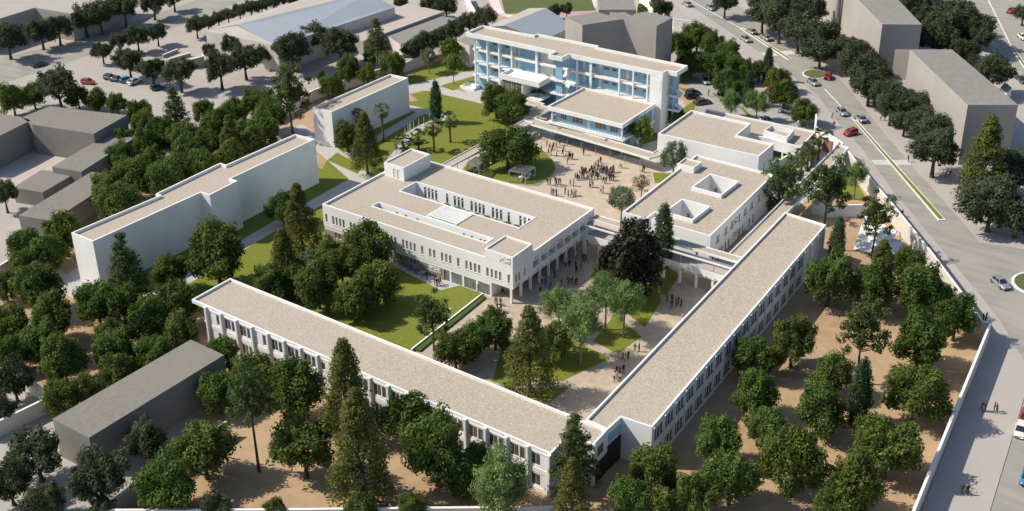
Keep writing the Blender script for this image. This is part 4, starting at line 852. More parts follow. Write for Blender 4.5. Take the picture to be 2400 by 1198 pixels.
def make_tree(kind, v, hc):
    key = (kind, v, round(hc, 1))
    if key in PROTO: return PROTO[key]
    seed = hash((ord(kind), v)) % 9973; rg = np.random.default_rng(seed); H3 = lambda c: c+np.array([0, 0, hc])
    bark = 'bark'; nl = 9; rt = 0.075
    if kind == 'b':
        C = shell(rg, 62, 0.98, -0.85); r = rg.uniform(0.20, 0.33, len(C)); me = leaf_mesh('crown', H3(C), r, 185, 0.088, seed, m='leaf_round')
    elif kind == 'a':
        C = shell(rg, 58, 0.80, -0.7, 0.45, 0.84); r = rg.uniform(0.19, 0.30, len(C)); me = leaf_mesh('crown', H3(C), r, 170, 0.086, seed, m='leaf_street'); nl = 12; rt = 0.09
    elif kind == 'g':
        C = shell(rg, 40, 1.0, -0.8); r = rg.uniform(0.18, 0.30, len(C)); me = leaf_mesh('crown', H3(C), r, 110, 0.12, seed, m='leaf_bright'); rt = 0.05; bark = 'palebark'
    elif kind == 'o':
        C = shell(rg, 38, 0.95, -0.8); r = rg.uniform(0.18, 0.30, len(C)); me = leaf_mesh('crown', H3(C), r, 110, 0.10, seed, m='leaf_silver'); rt = 0.06; bark = 'palebark'
    elif kind == 's':
        C = shell(rg, 44, 1.1, -0.8, 0.3, 0.9); r = rg.uniform(0.16, 0.28, len(C)); me = leaf_mesh('crown', H3(C), r, 38, 0.085, seed, m='leaf_dry'); rt = 0.05; nl = 26
    elif kind == 'w':
        C = shell(rg, 46, 0.95, -0.75, 0.4, 0.85); r = rg.uniform(0.22, 0.36, len(C)); me = leaf_mesh('crown', H3(C), r, 250, 0.085, seed, m='leaf_pale', asp=0.35, up=0.6); rt = 0.055; bark = 'palebark'; nl = 12
    elif kind == 'd':
        C = shell(rg, 84, 1.0, -0.9, 0.5, 0.9); r = rg.uniform(0.15, 0.26, len(C)); me = leaf_mesh('crown', H3(C), r, 165, 0.085, seed, m='leaf_purple', up=0.2); rt = 0.06
    elif kind == 'c':
        L = []; Z0, Z1 = -1.45, 1.95
        for i in range(72):
            t = (i+0.5)/72; z = Z0+(Z1-Z0)*t; rr = (1-t)**0.75*0.80*(0.72+0.4*rg.random()) if t > 0.12 else 0.62*(0.7+0.4*rg.random()); a = i*2.4+rg.random(); L.append((rr*math.cos(a), rr*math.sin(a), z-0.12*rr))
        C = np.array(L); r = np.array([0.12+0.19*(1-(c[2]-Z0)/(Z1-Z0))+0.04*rg.random() for c in C]); me = leaf_mesh('crown', H3(C), r*1.12, 150, 0.088, seed, flat=0.8, m='leaf_conifer', up=0.5, asp=0.5); nl = 14
    elif kind == 'k':
        L = []; Z0, Z1 = -1.2, 1.75
        for i in range(11):
            t = (i+0.3)/11; z = Z0+(Z1-Z0)*t; rr = (1-t)**0.8*0.92
            for j in range(6 if t < 0.75 else 3):
                a = j*2*math.pi/6+i*0.5+rg.random()*0.5
                for q in (0.55, 0.95): L.append((rr*q*math.cos(a), rr*q*math.sin(a), z+0.1*q+rg.uniform(-.05, .05)))
        C = np.array(L); r = rg.uniform(0.16, 0.27, len(C)); me = leaf_mesh('crown', H3(C), r, 72, 0.09, seed, flat=0.6, m='leaf_pine', up=0.5, asp=0.5); nl = 30
    elif kind == 'y':
        L = []
        for i in range(70):
            t = (i+0.5)/70; z = -2.7+6.1*t; rr = 0.62*math.sin(math.pi*min(1, 0.16+t*0.84))**0.7*(0.75+0.35*rg.random()); a = i*2.4; L.append((rr*math.cos(a), rr*math.sin(a), z))
        C = np.array(L); r = rg.uniform(0.3, 0.42, len(C)); me = leaf_mesh('crown', H3(C), r, 120, 0.17, seed, flat=1.6, m='leaf_cypress', up=0.5, asp=0.45); nl = 3; rt = 0.12
    else:  # 'p'
        C = np.concatenate([shell(rg, 50, 1.0, -0.75, 0.35, 0.95), np.stack([rg.normal(size=20)*0.38, rg.normal(size=20)*0.38, rg.uniform(0.2, 1.2, 20)], 1)]); r = rg.uniform(0.14, 0.28, len(C)); me = leaf_mesh('crown', H3(C), r, 68, 0.10, seed, flat=0.75, m='leaf_pine', up=0.45); rt = 0.06; nl = 24
    co = np.empty(len(me.vertices)*3, dtype=np.float32); me.vertices.foreach_get('co', co); co = co.reshape(-1, 3)
    if kind in 'bagwd':  # uneven outline: push parts of the crown in and out
        q = co-np.array([0, 0, hc]); ph = rg.uniform(0, 6.28, 6); L_ = np.linalg.norm(q, axis=1)+1e-6; n_ = q/L_[:, None]
        g_ = 1+0.10*np.sin(2.1*n_[:, 0]*2+ph[0])+0.08*np.sin(5.2*n_[:, 1]+ph[1])+0.08*np.sin(4.7*n_[:, 2]+3*n_[:, 0]+ph[2])+0.06*np.sin(9*n_[:, 0]-7*n_[:, 1]+ph[3]); co = (q*g_[:, None]+np.array([0, 0, hc])).astype(np.float32)
    f = 1.0/np.percentile(np.hypot(co[:, 0], co[:, 1]), 97); co[:, :2] *= f; co[:, 2] = (co[:, 2]-hc)*(f if kind in 'bagoswdp' else 1.0)+hc
    me.vertices.foreach_set('co', co.ravel()); me.update(); C = C*np.array([f, f, f if kind in 'bagoswdp' else 1.0])
    PROTO[key] = (me, limb_mesh(C, hc, rt, seed, bark, fork=hc-0.85 if kind in 'pwga' else hc*0.5, nl=nl)); return PROTO[key]
TREES = [('a', -179.66, 54.65, 3.18, 1.50, 0.92, 'dark broad-crowned tree, first from the left in the top left street row', 'trees in the top left street row'),
('a', -145.78, 32.10, 4.57, 1.50, 0.92, 'dark broad-crowned tree, second from the left in the top left street row', 'trees in the top left street row'),
('a', -179.25, 59.77, 2.68, 1.50, 0.92, 'dark broad-crowned tree, third from the left in the top left street row', 'trees in the top left street row'),
('a', -145.32, 42.16, 4.30, 1.50, 0.92, 'dark broad-crowned tree, fourth from the left in the top left street row', 'trees in the top left street row'),
('a', -144.49, 47.13, 3.97, 1.50, 0.92, 'dark broad-crowned tree, fifth from the left in the top left street row', 'trees in the top left street row'),
('a', -144.29, 56.11, 4.41, 1.50, 0.92, 'dark broad-crowned tree, sixth from the left in the top left street row', 'trees in the top left street row'),
('a', -142.30, 59.69, 4.43, 1.50, 0.92, 'dark broad-crowned tree, seventh from the left in the top left street row', 'trees in the top left street row'),
('a', -142.54, 68.50, 4.13, 1.50, 0.92, 'dark broad-crowned tree, eighth from the left in the top left street row', 'trees in the top left street row'),
('a', -140.69, 77.34, 3.93, 1.50, 0.92, 'dark broad-crowned tree, ninth from the left in the top left street row', 'trees in the top left street row'),
('a', -142.31, 86.31, 3.34, 1.50, 0.92, 'dark broad-crowned tree, tenth from the left in the top left street row', 'trees in the top left street row'),
('a', -121.38, 43.68, 2.88, 1.50, 0.92, 'dark broad-crowned tree, first from the left on the upper left square', 'trees on the upper left square'),
('a', -124.69, 51.77, 2.70, 1.50, 0.92, 'dark broad-crowned tree, second from the left on the upper left square', 'trees on the upper left square'),
('a', -105.81, 40.01, 3.83, 1.50, 0.92, 'dark broad-crowned tree, third from the left on the upper left square', 'trees on the upper left square'),
('a', -120.79, 55.00, 3.44, 1.50, 0.92, 'dark broad-crowned tree, fourth from the left on the upper left square', 'trees on the upper left square'),
('a', -96.35, 39.54, 3.77, 1.50, 0.92, 'dark broad-crowned tree, fifth from the left on the upper left square', 'trees on the upper left square'),
('a', -120.72, 61.76, 2.99, 1.50, 0.92, 'dark broad-crowned tree, sixth from the left on the upper left square', 'trees on the upper left square'),
('a', -87.29, 40.75, 4.06, 1.50, 0.92, 'dark broad-crowned tree, seventh from the left on the upper left square', 'trees on the upper left square'),
('a', -98.76, 60.75, 2.17, 1.50, 0.92, 'dark broad-crowned tree, eighth from the left on the upper left square', 'trees on the upper left square'),
('a', -80.19, 47.79, 4.52, 1.50, 0.92, 'dark broad-crowned tree, ninth from the left on the upper left square', 'trees on the upper left square'),
('a', -93.82, 65.31, 3.61, 1.50, 0.92, 'dark broad-crowned tree, tenth from the left on the upper left square', 'trees on the upper left square'),
('a', -80.18, 56.11, 4.15, 1.50, 0.92, 'dark broad-crowned tree, eleventh from the left on the upper left square', 'trees on the upper left square'),
('a', -82.72, 65.61, 3.08, 1.50, 0.92, 'dark broad-crowned tree, twelfth from the left on the upper left square', 'trees on the upper left square'),
('a', -74.42, 67.43, 4.91, 1.50, 0.92, 'dark broad-crowned tree, thirteenth from the left on the upper left square', 'trees on the upper left square'),
('a', -78.16, 79.48, 4.11, 1.50, 0.92, 'dark broad-crowned tree, fourteenth from the left on the upper left square', 'trees on the upper left square'),
('a', -67.57, 78.07, 4.50, 1.50, 0.92, 'dark broad-crowned tree, fifteenth from the left on the upper left square', 'trees on the upper left square'),
('a', -116.98, 72.60, 3.03, 1.50, 0.90, 'dark broad-crowned tree, first from the left in the hedge row beside the hangar', 'trees in the hedge row beside the hangar'),
('a', -118.03, 77.86, 2.51, 1.50, 0.90, 'dark broad-crowned tree, second from the left in the hedge row beside the hangar', 'trees in the hedge row beside the hangar'),
('a', -118.40, 82.05, 2.39, 1.50, 0.90, 'dark broad-crowned tree, third from the left in the hedge row beside the hangar', 'trees in the hedge row beside the hangar'),
('a', -118.71, 86.12, 2.41, 1.50, 0.90, 'dark broad-crowned tree, fourth from the left in the hedge row beside the hangar', 'trees in the hedge row beside the hangar'),
('a', -118.30, 90.25, 2.43, 1.50, 0.90, 'dark broad-crowned tree, fifth from the left in the hedge row beside the hangar', 'trees in the hedge row beside the hangar'),
('a', -117.89, 94.45, 2.45, 1.50, 0.90, 'dark broad-crowned tree, sixth from the left in the hedge row beside the hangar', 'trees in the hedge row beside the hangar'),
('a', -117.00, 97.75, 2.60, 1.50, 0.90, 'dark broad-crowned tree, seventh from the left in the hedge row beside the hangar', 'trees in the hedge row beside the hangar'),
('a', -115.85, 101.51, 2.62, 1.50, 0.90, 'dark broad-crowned tree, eighth from the left in the hedge row beside the hangar', 'trees in the hedge row beside the hangar'),
('a', -114.00, 106.78, 2.64, 1.50, 0.90, 'dark broad-crowned tree, ninth from the left in the hedge row beside the hangar', 'trees in the hedge row beside the hangar'),
('k', -65.57, 20.76, 3.65, 1.50, 1.00, 'layered open conifer behind the grey courtyard blocks', 'trees behind the grey courtyard blocks'),
('b', -108.55, 7.42, 3.59, 1.22, 1.00, 'dense round green tree, first from the left behind the grey courtyard blocks', 'trees behind the grey courtyard blocks'),
('b', -108.37, 12.99, 3.08, 1.22, 1.00, 'dense round green tree, second from the left behind the grey courtyard blocks', 'trees behind the grey courtyard blocks'),
('b', -98.72, 18.64, 2.73, 1.22, 1.00, 'dense round green tree, third from the left behind the grey courtyard blocks', 'trees behind the grey courtyard blocks'),
('b', -93.17, 19.97, 2.71, 1.22, 1.00, 'dense round green tree, fourth from the left behind the grey courtyard blocks', 'trees behind the grey courtyard blocks'),
('b', -87.83, 21.62, 2.58, 1.22, 1.00, 'dense round green tree, fifth from the left behind the grey courtyard blocks', 'trees behind the grey courtyard blocks'),
('b', -77.76, 19.83, 3.07, 1.22, 1.00, 'dense round green tree, sixth from the left behind the grey courtyard blocks', 'trees behind the grey courtyard blocks'),
('b', -70.82, 15.80, 3.01, 1.22, 1.00, 'dense round green tree, seventh from the left behind the grey courtyard blocks', 'trees behind the grey courtyard blocks'),
('b', -64.13, 14.31, 3.38, 1.22, 1.00, 'dense round green tree, eighth from the left behind the grey courtyard blocks', 'trees behind the grey courtyard blocks'),
('b', -66.71, 29.66, 2.76, 1.22, 1.00, 'dense round green tree, ninth from the left behind the grey courtyard blocks', 'trees behind the grey courtyard blocks'),
('b', -57.27, 26.35, 3.01, 1.22, 1.00, 'dense round green tree, tenth from the left behind the grey courtyard blocks', 'trees behind the grey courtyard blocks'),
('b', -58.74, 32.50, 3.07, 1.22, 1.00, 'dense round green tree, eleventh from the left behind the grey courtyard blocks', 'trees behind the grey courtyard blocks'),
('b', -60.60, 39.55, 2.79, 1.22, 1.00, 'dense round green tree, twelfth from the left behind the grey courtyard blocks', 'trees behind the grey courtyard blocks'),
('a', -101.42, 15.58, 4.73, 1.50, 1.00, 'dark broad-crowned tree behind the grey courtyard blocks', 'trees behind the grey courtyard blocks'),
('b', -46.46, -13.38, 3.97, 1.22, 1.00, 'dense round green tree, first from the left in the grove left of the slabs', 'trees in the grove left of the slabs'),
('b', -37.06, -17.79, 4.75, 1.22, 1.00, 'dense round green tree, second from the left in the grove left of the slabs', 'trees in the grove left of the slabs'),
('b', -59.89, 0.44, 3.03, 1.22, 1.00, 'dense round green tree, third from the left in the grove left of the slabs', 'trees in the grove left of the slabs'),
('b', -66.76, 7.11, 2.82, 1.22, 1.00, 'dense round green tree, fourth from the left in the grove left of the slabs', 'trees in the grove left of the slabs'),
('b', -45.63, -8.48, 4.40, 1.22, 1.00, 'dense round green tree, fifth from the left in the grove left of the slabs', 'trees in the grove left of the slabs'),
('b', -58.96, 7.09, 3.49, 1.22, 1.00, 'dense round green tree, sixth from the left in the grove left of the slabs', 'trees in the grove left of the slabs'),
('b', -52.10, 2.73, 3.01, 1.22, 1.00, 'dense round green tree, seventh from the left in the grove left of the slabs', 'trees in the grove left of the slabs'),
('b', -39.51, -4.98, 4.20, 1.22, 1.00, 'dense round green tree, eighth from the left in the grove left of the slabs', 'trees in the grove left of the slabs'),
('b', -42.93, 1.95, 3.73, 1.22, 1.00, 'dense round green tree, ninth from the left in the grove left of the slabs', 'trees in the grove left of the slabs'),
('b', -54.62, 13.50, 3.72, 1.22, 1.00, 'dense round green tree, tenth from the left in the grove left of the slabs', 'trees in the grove left of the slabs'),
('b', -46.88, 7.07, 3.81, 1.22, 1.00, 'dense round green tree, eleventh from the left in the grove left of the slabs', 'trees in the grove left of the slabs'),
('b', -39.68, 4.89, 3.73, 1.22, 1.00, 'dense round green tree, twelfth from the left in the grove left of the slabs', 'trees in the grove left of the slabs'),
('b', -49.60, 15.09, 3.40, 1.22, 1.00, 'dense round green tree, thirteenth from the left in the grove left of the slabs', 'trees in the grove left of the slabs'),
('b', -56.47, 22.38, 2.98, 1.22, 1.00, 'dense round green tree, fourteenth from the left in the grove left of the slabs', 'trees in the grove left of the slabs'),
('b', -38.08, 11.78, 3.59, 1.22, 1.00, 'dense round green tree, fifteenth from the left in the grove left of the slabs', 'trees in the grove left of the slabs'),
('b', -48.13, 25.58, 2.96, 1.22, 1.00, 'dense round green tree, sixteenth from the left in the grove left of the slabs', 'trees in the grove left of the slabs'),
('b', -41.05, 20.81, 3.39, 1.22, 1.00, 'dense round green tree, seventeenth from the left in the grove left of the slabs', 'trees in the grove left of the slabs'),
('b', -43.78, 27.20, 3.99, 1.22, 1.00, 'dense round green tree, eighteenth from the left in the grove left of the slabs', 'trees in the grove left of the slabs'),
('b', -57.82, 40.82, 3.12, 1.22, 1.00, 'dense round green tree, nineteenth from the left in the grove left of the slabs', 'trees in the grove left of the slabs'),
('b', -49.16, 34.44, 3.56, 1.22, 1.00, 'dense round green tree, twentieth from the left in the grove left of the slabs', 'trees in the grove left of the slabs'),
('c', -43.50, 17.13, 3.06, 1.75, 1.00, 'yellowish conical conifer in the grove left of the slabs', 'trees in the grove left of the slabs'),
('p', -43.20, 35.26, 5.01, 2.00, 1.00, 'tall tree on a bare trunk along the north boundary wall', 'trees along the north boundary wall'),
('k', -58.01, 81.97, 3.55, 2.10, 1.00, 'layered open conifer along the north boundary wall', 'trees along the north boundary wall'),
('b', -63.30, 66.16, 1.31, 1.22, 1.00, 'dense round green tree, first from the left along the north boundary wall', 'trees along the north boundary wall'),
('b', -52.33, 58.40, 2.93, 1.22, 1.00, 'dense round green tree, second from the left along the north boundary wall', 'trees along the north boundary wall'),
('b', -55.18, 67.14, 3.22, 1.22, 1.00, 'dense round green tree, third from the left along the north boundary wall', 'trees along the north boundary wall'),
('b', -61.12, 74.23, 2.43, 1.22, 1.00, 'dense round green tree, fourth from the left along the north boundary wall', 'trees along the north boundary wall'),
('b', -61.18, 82.52, 1.69, 1.22, 1.00, 'dense round green tree, fifth from the left along the north boundary wall', 'trees along the north boundary wall'),
('b', -48.71, 77.24, 3.47, 1.22, 1.00, 'dense round green tree, sixth from the left along the north boundary wall', 'trees along the north boundary wall'),
('g', -49.17, 67.95, 2.55, 1.60, 1.00, 'bright green young tree along the north boundary wall', 'trees along the north boundary wall'),
('o', -44.03, 85.96, 2.17, 2.20, 0.95, 'small silvery tree in the dark row above the north lawn', 'trees in the dark row above the north lawn'),
('a', -84.05, 122.55, 2.50, 1.50, 0.95, 'dark broad-crowned tree, first from the left in the dark row above the north lawn', 'trees in the dark row above the north lawn'),
('a', -51.88, 89.26, 3.20, 1.50, 0.95, 'dark broad-crowned tree, second from the left in the dark row above the north lawn', 'trees in the dark row above the north lawn'),
('a', -52.09, 95.21, 3.25, 1.50, 0.95, 'dark broad-crowned tree, third from the left in the dark row above the north lawn', 'trees in the dark row above the north lawn'),
('a', -73.00, 122.97, 3.41, 1.50, 0.95, 'dark broad-crowned tree, fourth from the left in the dark row above the north lawn', 'trees in the dark row above the north lawn'),
('a', -52.35, 101.92, 3.17, 1.50, 0.95, 'dark broad-crowned tree, fifth from the left in the dark row above the north lawn', 'trees in the dark row above the north lawn'),
('a', -67.33, 122.79, 3.38, 1.50, 0.95, 'dark broad-crowned tree, sixth from the left in the dark row above the north lawn', 'trees in the dark row above the north lawn'),
('a', -53.04, 108.99, 3.09, 1.50, 0.95, 'dark broad-crowned tree, seventh from the left in the dark row above the north lawn', 'trees in the dark row above the north lawn'),
('a', -53.05, 115.18, 3.13, 1.50, 0.95, 'dark broad-crowned tree, eighth from the left in the dark row above the north lawn', 'trees in the dark row above the north lawn'),
('a', -52.45, 121.93, 3.17, 1.50, 0.95, 'dark broad-crowned tree, ninth from the left in the dark row above the north lawn', 'trees in the dark row above the north lawn'),
('g', -42.37, 93.30, 3.18, 1.60, 0.95, 'bright green young tree, first from the left in the dark row above the north lawn', 'trees in the dark row above the north lawn'),
('g', -33.68, 83.10, 2.59, 2.20, 0.95, 'bright green young tree, second from the left in the dark row above the north lawn', 'trees in the dark row above the north lawn'),
('a', -42.14, 141.49, 1.97, 1.50, 1.00, 'dark broad-crowned tree, first from the left beside the football pitch', 'trees beside the football pitch'),
('a', -39.70, 144.05, 1.98, 1.50, 1.00, 'dark broad-crowned tree, second from the left beside the football pitch', 'trees beside the football pitch'),
('a', -14.40, 154.52, 3.15, 1.50, 1.00, 'dark broad-crowned tree, third from the left beside the football pitch', 'trees beside the football pitch'),
('g', -22.08, 157.04, 1.61, 1.60, 1.00, 'bright green young tree beside the football pitch', 'trees beside the football pitch'),
('y', -21.09, 60.44, 1.49, 3.00, 1.00, 'slim dark cypress beside the palm lawn', 'trees beside the palm lawn'),
('b', -26.76, 35.88, 3.31, 1.22, 1.00, 'dense round green tree beside the palm lawn', 'trees beside the palm lawn'),
('c', -15.15, 29.34, 3.44, 2.10, 1.00, 'yellowish conical conifer beside the palm lawn', 'trees beside the palm lawn'),
('b', -10.95, 70.37, 4.21, 1.22, 0.90, 'dense round green tree, first from the left on the north lawn by the school block', 'trees on the north lawn by the school block'),
('b', -5.30, 69.34, 4.35, 1.22, 0.90, 'dense round green tree, second from the left on the north lawn by the school block', 'trees on the north lawn by the school block'),
('b', 8.31, 48.26, 5.84, 1.20, 0.74, 'dense round green tree on the round lawn', 'trees on the round lawn'),
('o', 41.16, 40.88, 2.76, 1.60, 1.00, 'small silvery tree, first from the left around the sandy upper court', 'trees around the sandy upper court'),
('o', 39.66, 64.61, 3.05, 1.50, 1.00, 'small silvery tree, second from the left around the sandy upper court', 'trees around the sandy upper court'),
('g', 26.52, 73.64, 2.64, 1.70, 1.00, 'bright green young tree around the sandy upper court', 'trees around the sandy upper court'),
('s', 40.03, 50.60, 2.25, 1.70, 1.00, 'sparse dry-leaved tree around the sandy upper court', 'trees around the sandy upper court'),
('b', 27.05, 88.30, 2.35, 1.22, 1.00, 'dense round green tree around the sandy upper court', 'trees around the sandy upper court'),
('y', 34.53, 110.45, 1.43, 2.60, 1.00, 'slim dark cypress, first from the left around the school parking lot', 'trees around the school parking lot'),
('y', 31.22, 127.95, 1.50, 2.60, 1.00, 'slim dark cypress, second from the left around the school parking lot', 'trees around the school parking lot'),
('b', 3.52, 123.56, 2.04, 1.22, 1.00, 'dense round green tree, first from the left around the school parking lot', 'trees around the school parking lot'),
('b', 4.35, 130.55, 3.39, 1.22, 1.00, 'dense round green tree, second from the left around the school parking lot', 'trees around the school parking lot'),
('b', 13.13, 116.97, 2.32, 1.22, 1.00, 'dense round green tree, third from the left around the school parking lot', 'trees around the school parking lot'),
('b', 13.74, 120.17, 3.50, 1.22, 1.00, 'dense round green tree, fourth from the left around the school parking lot', 'trees around the school parking lot'),
('b', 6.09, 137.83, 3.93, 1.22, 1.00, 'dense round green tree, fifth from the left around the school parking lot', 'trees around the school parking lot'),
('b', 12.28, 134.56, 3.38, 1.22, 1.00, 'dense round green tree, sixth from the left around the school parking lot', 'trees around the school parking lot'),
('b', 18.89, 121.89, 3.25, 1.22, 1.00, 'dense round green tree, seventh from the left around the school parking lot', 'trees around the school parking lot'),
('b', 27.89, 112.40, 3.13, 1.22, 1.00, 'dense round green tree, eighth from the left around the school parking lot', 'trees around the school parking lot'),
('b', 18.10, 132.83, 3.34, 1.22, 1.00, 'dense round green tree, ninth from the left around the school parking lot', 'trees around the school parking lot'),
('b', 23.77, 124.00, 3.24, 1.22, 1.00, 'dense round green tree, tenth from the left around the school parking lot', 'trees around the school parking lot'),
('b', 30.63, 112.30, 2.45, 1.22, 1.00, 'dense round green tree, eleventh from the left around the school parking lot', 'trees around the school parking lot'),
('b', 27.31, 124.04, 2.88, 1.22, 1.00, 'dense round green tree, twelfth from the left around the school parking lot', 'trees around the school parking lot'),
('b', 29.49, 126.85, 2.54, 1.22, 1.00, 'dense round green tree, thirteenth from the left around the school parking lot', 'trees around the school parking lot'),
('b', 36.64, 122.56, 2.94, 1.22, 1.00, 'dense round green tree, fourteenth from the left around the school parking lot', 'trees around the school parking lot'),
('b', 43.05, 111.69, 3.48, 1.22, 1.00, 'dense round green tree, fifteenth from the left around the school parking lot', 'trees around the school parking lot'),
('b', 50.73, 105.97, 2.86, 1.22, 1.00, 'dense round green tree, sixteenth from the left around the school parking lot', 'trees around the school parking lot'),
('w', 34.87, 100.75, 2.69, 1.60, 1.00, 'pale feathery tree, first from the left around the school parking lot', 'trees around the school parking lot'),
('w', 40.39, 102.76, 2.89, 1.60, 1.00, 'pale feathery tree, second from the left around the school parking lot', 'trees around the school parking lot'),
('a', 6.47, 174.36, 4.18, 1.50, 0.86, 'dark broad-crowned tree, first from the top in the double row along the avenue', 'trees in the double row along the avenue'),
('a', -1.94, 169.65, 3.74, 1.50, 0.86, 'dark broad-crowned tree, second from the top in the double row along the avenue', 'trees in the double row along the avenue'),
('a', 16.59, 172.13, 5.12, 1.50, 0.86, 'dark broad-crowned tree, third from the top in the double row along the avenue', 'trees in the double row along the avenue'),
('a', 23.13, 171.81, 5.06, 1.50, 0.86, 'dark broad-crowned tree, fourth from the top in the double row along the avenue', 'trees in the double row along the avenue'),
('a', 13.46, 162.35, 4.75, 1.50, 0.86, 'dark broad-crowned tree, fifth from the top in the double row along the avenue', 'trees in the double row along the avenue'),
('a', 20.85, 157.25, 5.35, 1.50, 0.86, 'dark broad-crowned tree, sixth from the top in the double row along the avenue', 'trees in the double row along the avenue'),
('a', 28.49, 152.56, 5.51, 1.50, 0.86, 'dark broad-crowned tree, seventh from the top in the double row along the avenue', 'trees in the double row along the avenue'),
('a', 35.13, 149.62, 5.68, 1.50, 0.86, 'dark broad-crowned tree, eighth from the top in the double row along the avenue', 'trees in the double row along the avenue'),
('a', 44.91, 146.69, 5.03, 1.50, 0.86, 'dark broad-crowned tree, ninth from the top in the double row along the avenue', 'trees in the double row along the avenue'),
('a', 38.52, 143.44, 4.65, 1.50, 0.86, 'dark broad-crowned tree, tenth from the top in the double row along the avenue', 'trees in the double row along the avenue'),
('a', 49.85, 140.59, 4.92, 1.50, 0.86, 'dark broad-crowned tree, eleventh from the top in the double row along the avenue', 'trees in the double row along the avenue'),
('a', 49.57, 137.47, 4.13, 1.50, 0.86, 'dark broad-crowned tree, twelfth from the top in the double row along the avenue', 'trees in the double row along the avenue'),
('a', 55.51, 132.59, 5.04, 1.50, 0.86, 'dark broad-crowned tree, thirteenth from the top in the double row along the avenue', 'trees in the double row along the avenue'),
('a', 58.51, 125.72, 4.44, 1.50, 0.86, 'dark broad-crowned tree, fourteenth from the top in the double row along the avenue', 'trees in the double row along the avenue'),
('a', 60.07, 125.76, 4.43, 1.50, 0.86, 'dark broad-crowned tree, fifteenth from the top in the double row along the avenue', 'trees in the double row along the avenue'),
('a', 63.04, 123.61, 4.02, 1.50, 0.86, 'dark broad-crowned tree, sixteenth from the top in the double row along the avenue', 'trees in the double row along the avenue'),
('a', 67.77, 120.26, 4.55, 1.50, 0.86, 'dark broad-crowned tree, seventeenth from the top in the double row along the avenue', 'trees in the double row along the avenue'),
('a', 71.77, 117.64, 4.25, 1.50, 0.86, 'dark broad-crowned tree, eighteenth from the top in the double row along the avenue', 'trees in the double row along the avenue'),
('a', 67.25, 116.72, 3.57, 1.50, 0.86, 'dark broad-crowned tree, nineteenth from the top in the double row along the avenue', 'trees in the double row along the avenue'),
('a', 75.84, 111.82, 4.05, 1.50, 0.86, 'dark broad-crowned tree, twentieth from the top in the double row along the avenue', 'trees in the double row along the avenue'),
('a', 72.05, 112.58, 3.04, 1.50, 0.86, 'dark broad-crowned tree, twenty-first from the top in the double row along the avenue', 'trees in the double row along the avenue'),
('a', 79.87, 106.95, 4.30, 1.50, 0.86, 'dark broad-crowned tree, twenty-second from the top in the double row along the avenue', 'trees in the double row along the avenue'),
('a', 84.97, 94.17, 5.40, 1.50, 0.86, 'dark broad-crowned tree, twenty-third from the top in the double row along the avenue', 'trees in the double row along the avenue'),
('a', 40.56, 199.51, 3.61, 1.50, 0.90, 'dark broad-crowned tree, first from the left between the top right blocks', 'trees between the top right blocks'),
('a', 47.87, 185.42, 4.85, 1.50, 0.90, 'dark broad-crowned tree, second from the left between the top right blocks', 'trees between the top right blocks'),
('a', 53.31, 180.48, 4.09, 1.50, 0.90, 'dark broad-crowned tree, third from the left between the top right blocks', 'trees between the top right blocks'),
('a', 52.12, 188.37, 5.26, 1.50, 0.90, 'dark broad-crowned tree, fourth from the left between the top right blocks', 'trees between the top right blocks'),
('a', 59.97, 165.92, 4.57, 1.50, 0.90, 'dark broad-crowned tree, fifth from the left between the top right blocks', 'trees between the top right blocks'),
('a', 59.17, 174.46, 5.32, 1.50, 0.90, 'dark broad-crowned tree, sixth from the left between the top right blocks', 'trees between the top right blocks'),
('a', 63.54, 167.31, 3.91, 1.50, 0.90, 'dark broad-crowned tree, seventh from the left between the top right blocks', 'trees between the top right blocks'),
('a', 58.49, 186.76, 5.47, 1.50, 0.90, 'dark broad-crowned tree, eighth from the left between the top right blocks', 'trees between the top right blocks'),
('a', 63.63, 178.49, 4.67, 1.50, 0.90, 'dark broad-crowned tree, ninth from the left between the top right blocks', 'trees between the top right blocks'),
('a', 68.56, 163.58, 4.10, 1.50, 0.90, 'dark broad-crowned tree, tenth from the left between the top right blocks', 'trees between the top right blocks'),
('a', 64.57, 182.18, 5.36, 1.50, 0.90, 'dark broad-crowned tree, eleventh from the left between the top right blocks', 'trees between the top right blocks'),
('a', 68.80, 176.80, 3.96, 1.50, 0.90, 'dark broad-crowned tree, twelfth from the left between the top right blocks', 'trees between the top right blocks'),
('a', 80.36, 148.79, 4.85, 1.50, 0.90, 'dark broad-crowned tree, thirteenth from the left between the top right blocks', 'trees between the top right blocks'),
('a', 70.98, 208.77, 2.82, 1.50, 0.90, 'dark broad-crowned tree, fourteenth from the left between the top right blocks', 'trees between the top right blocks'),
('a', 102.21, 75.41, 6.00, 1.05, 1.00, 'dark broad-crowned tree, first from the left in the cluster at the right edge', 'trees in the cluster at the right edge'),
('a', 100.65, 94.11, 4.65, 1.10, 1.00, 'dark broad-crowned tree, second from the left in the cluster at the right edge', 'trees in the cluster at the right edge'),
('a', 107.18, 75.83, 4.99, 1.05, 1.00, 'dark broad-crowned tree, third from the left in the cluster at the right edge', 'trees in the cluster at the right edge'),
('c', 96.09, 89.57, 5.12, 1.60, 1.00, 'yellowish conical conifer in the cluster at the right edge', 'trees in the cluster at the right edge'),
('y', 83.72, 45.56, 1.62, 2.60, 1.00, 'slim dark cypress beside the avenue wall and gallery', 'trees beside the avenue wall and gallery'),
('p', 66.75, 59.50, 3.83, 1.90, 1.00, 'tall tree on a bare trunk, first from the left beside the avenue wall and gallery', 'trees beside the avenue wall and gallery'),
('p', 78.76, 50.65, 4.30, 2.90, 1.00, 'tall tree on a bare trunk, second from the left beside the avenue wall and gallery', 'trees beside the avenue wall and gallery'),
('p', 87.95, 52.79, 3.42, 2.40, 1.00, 'tall tree on a bare trunk, third from the left beside the avenue wall and gallery', 'trees beside the avenue wall and gallery'),
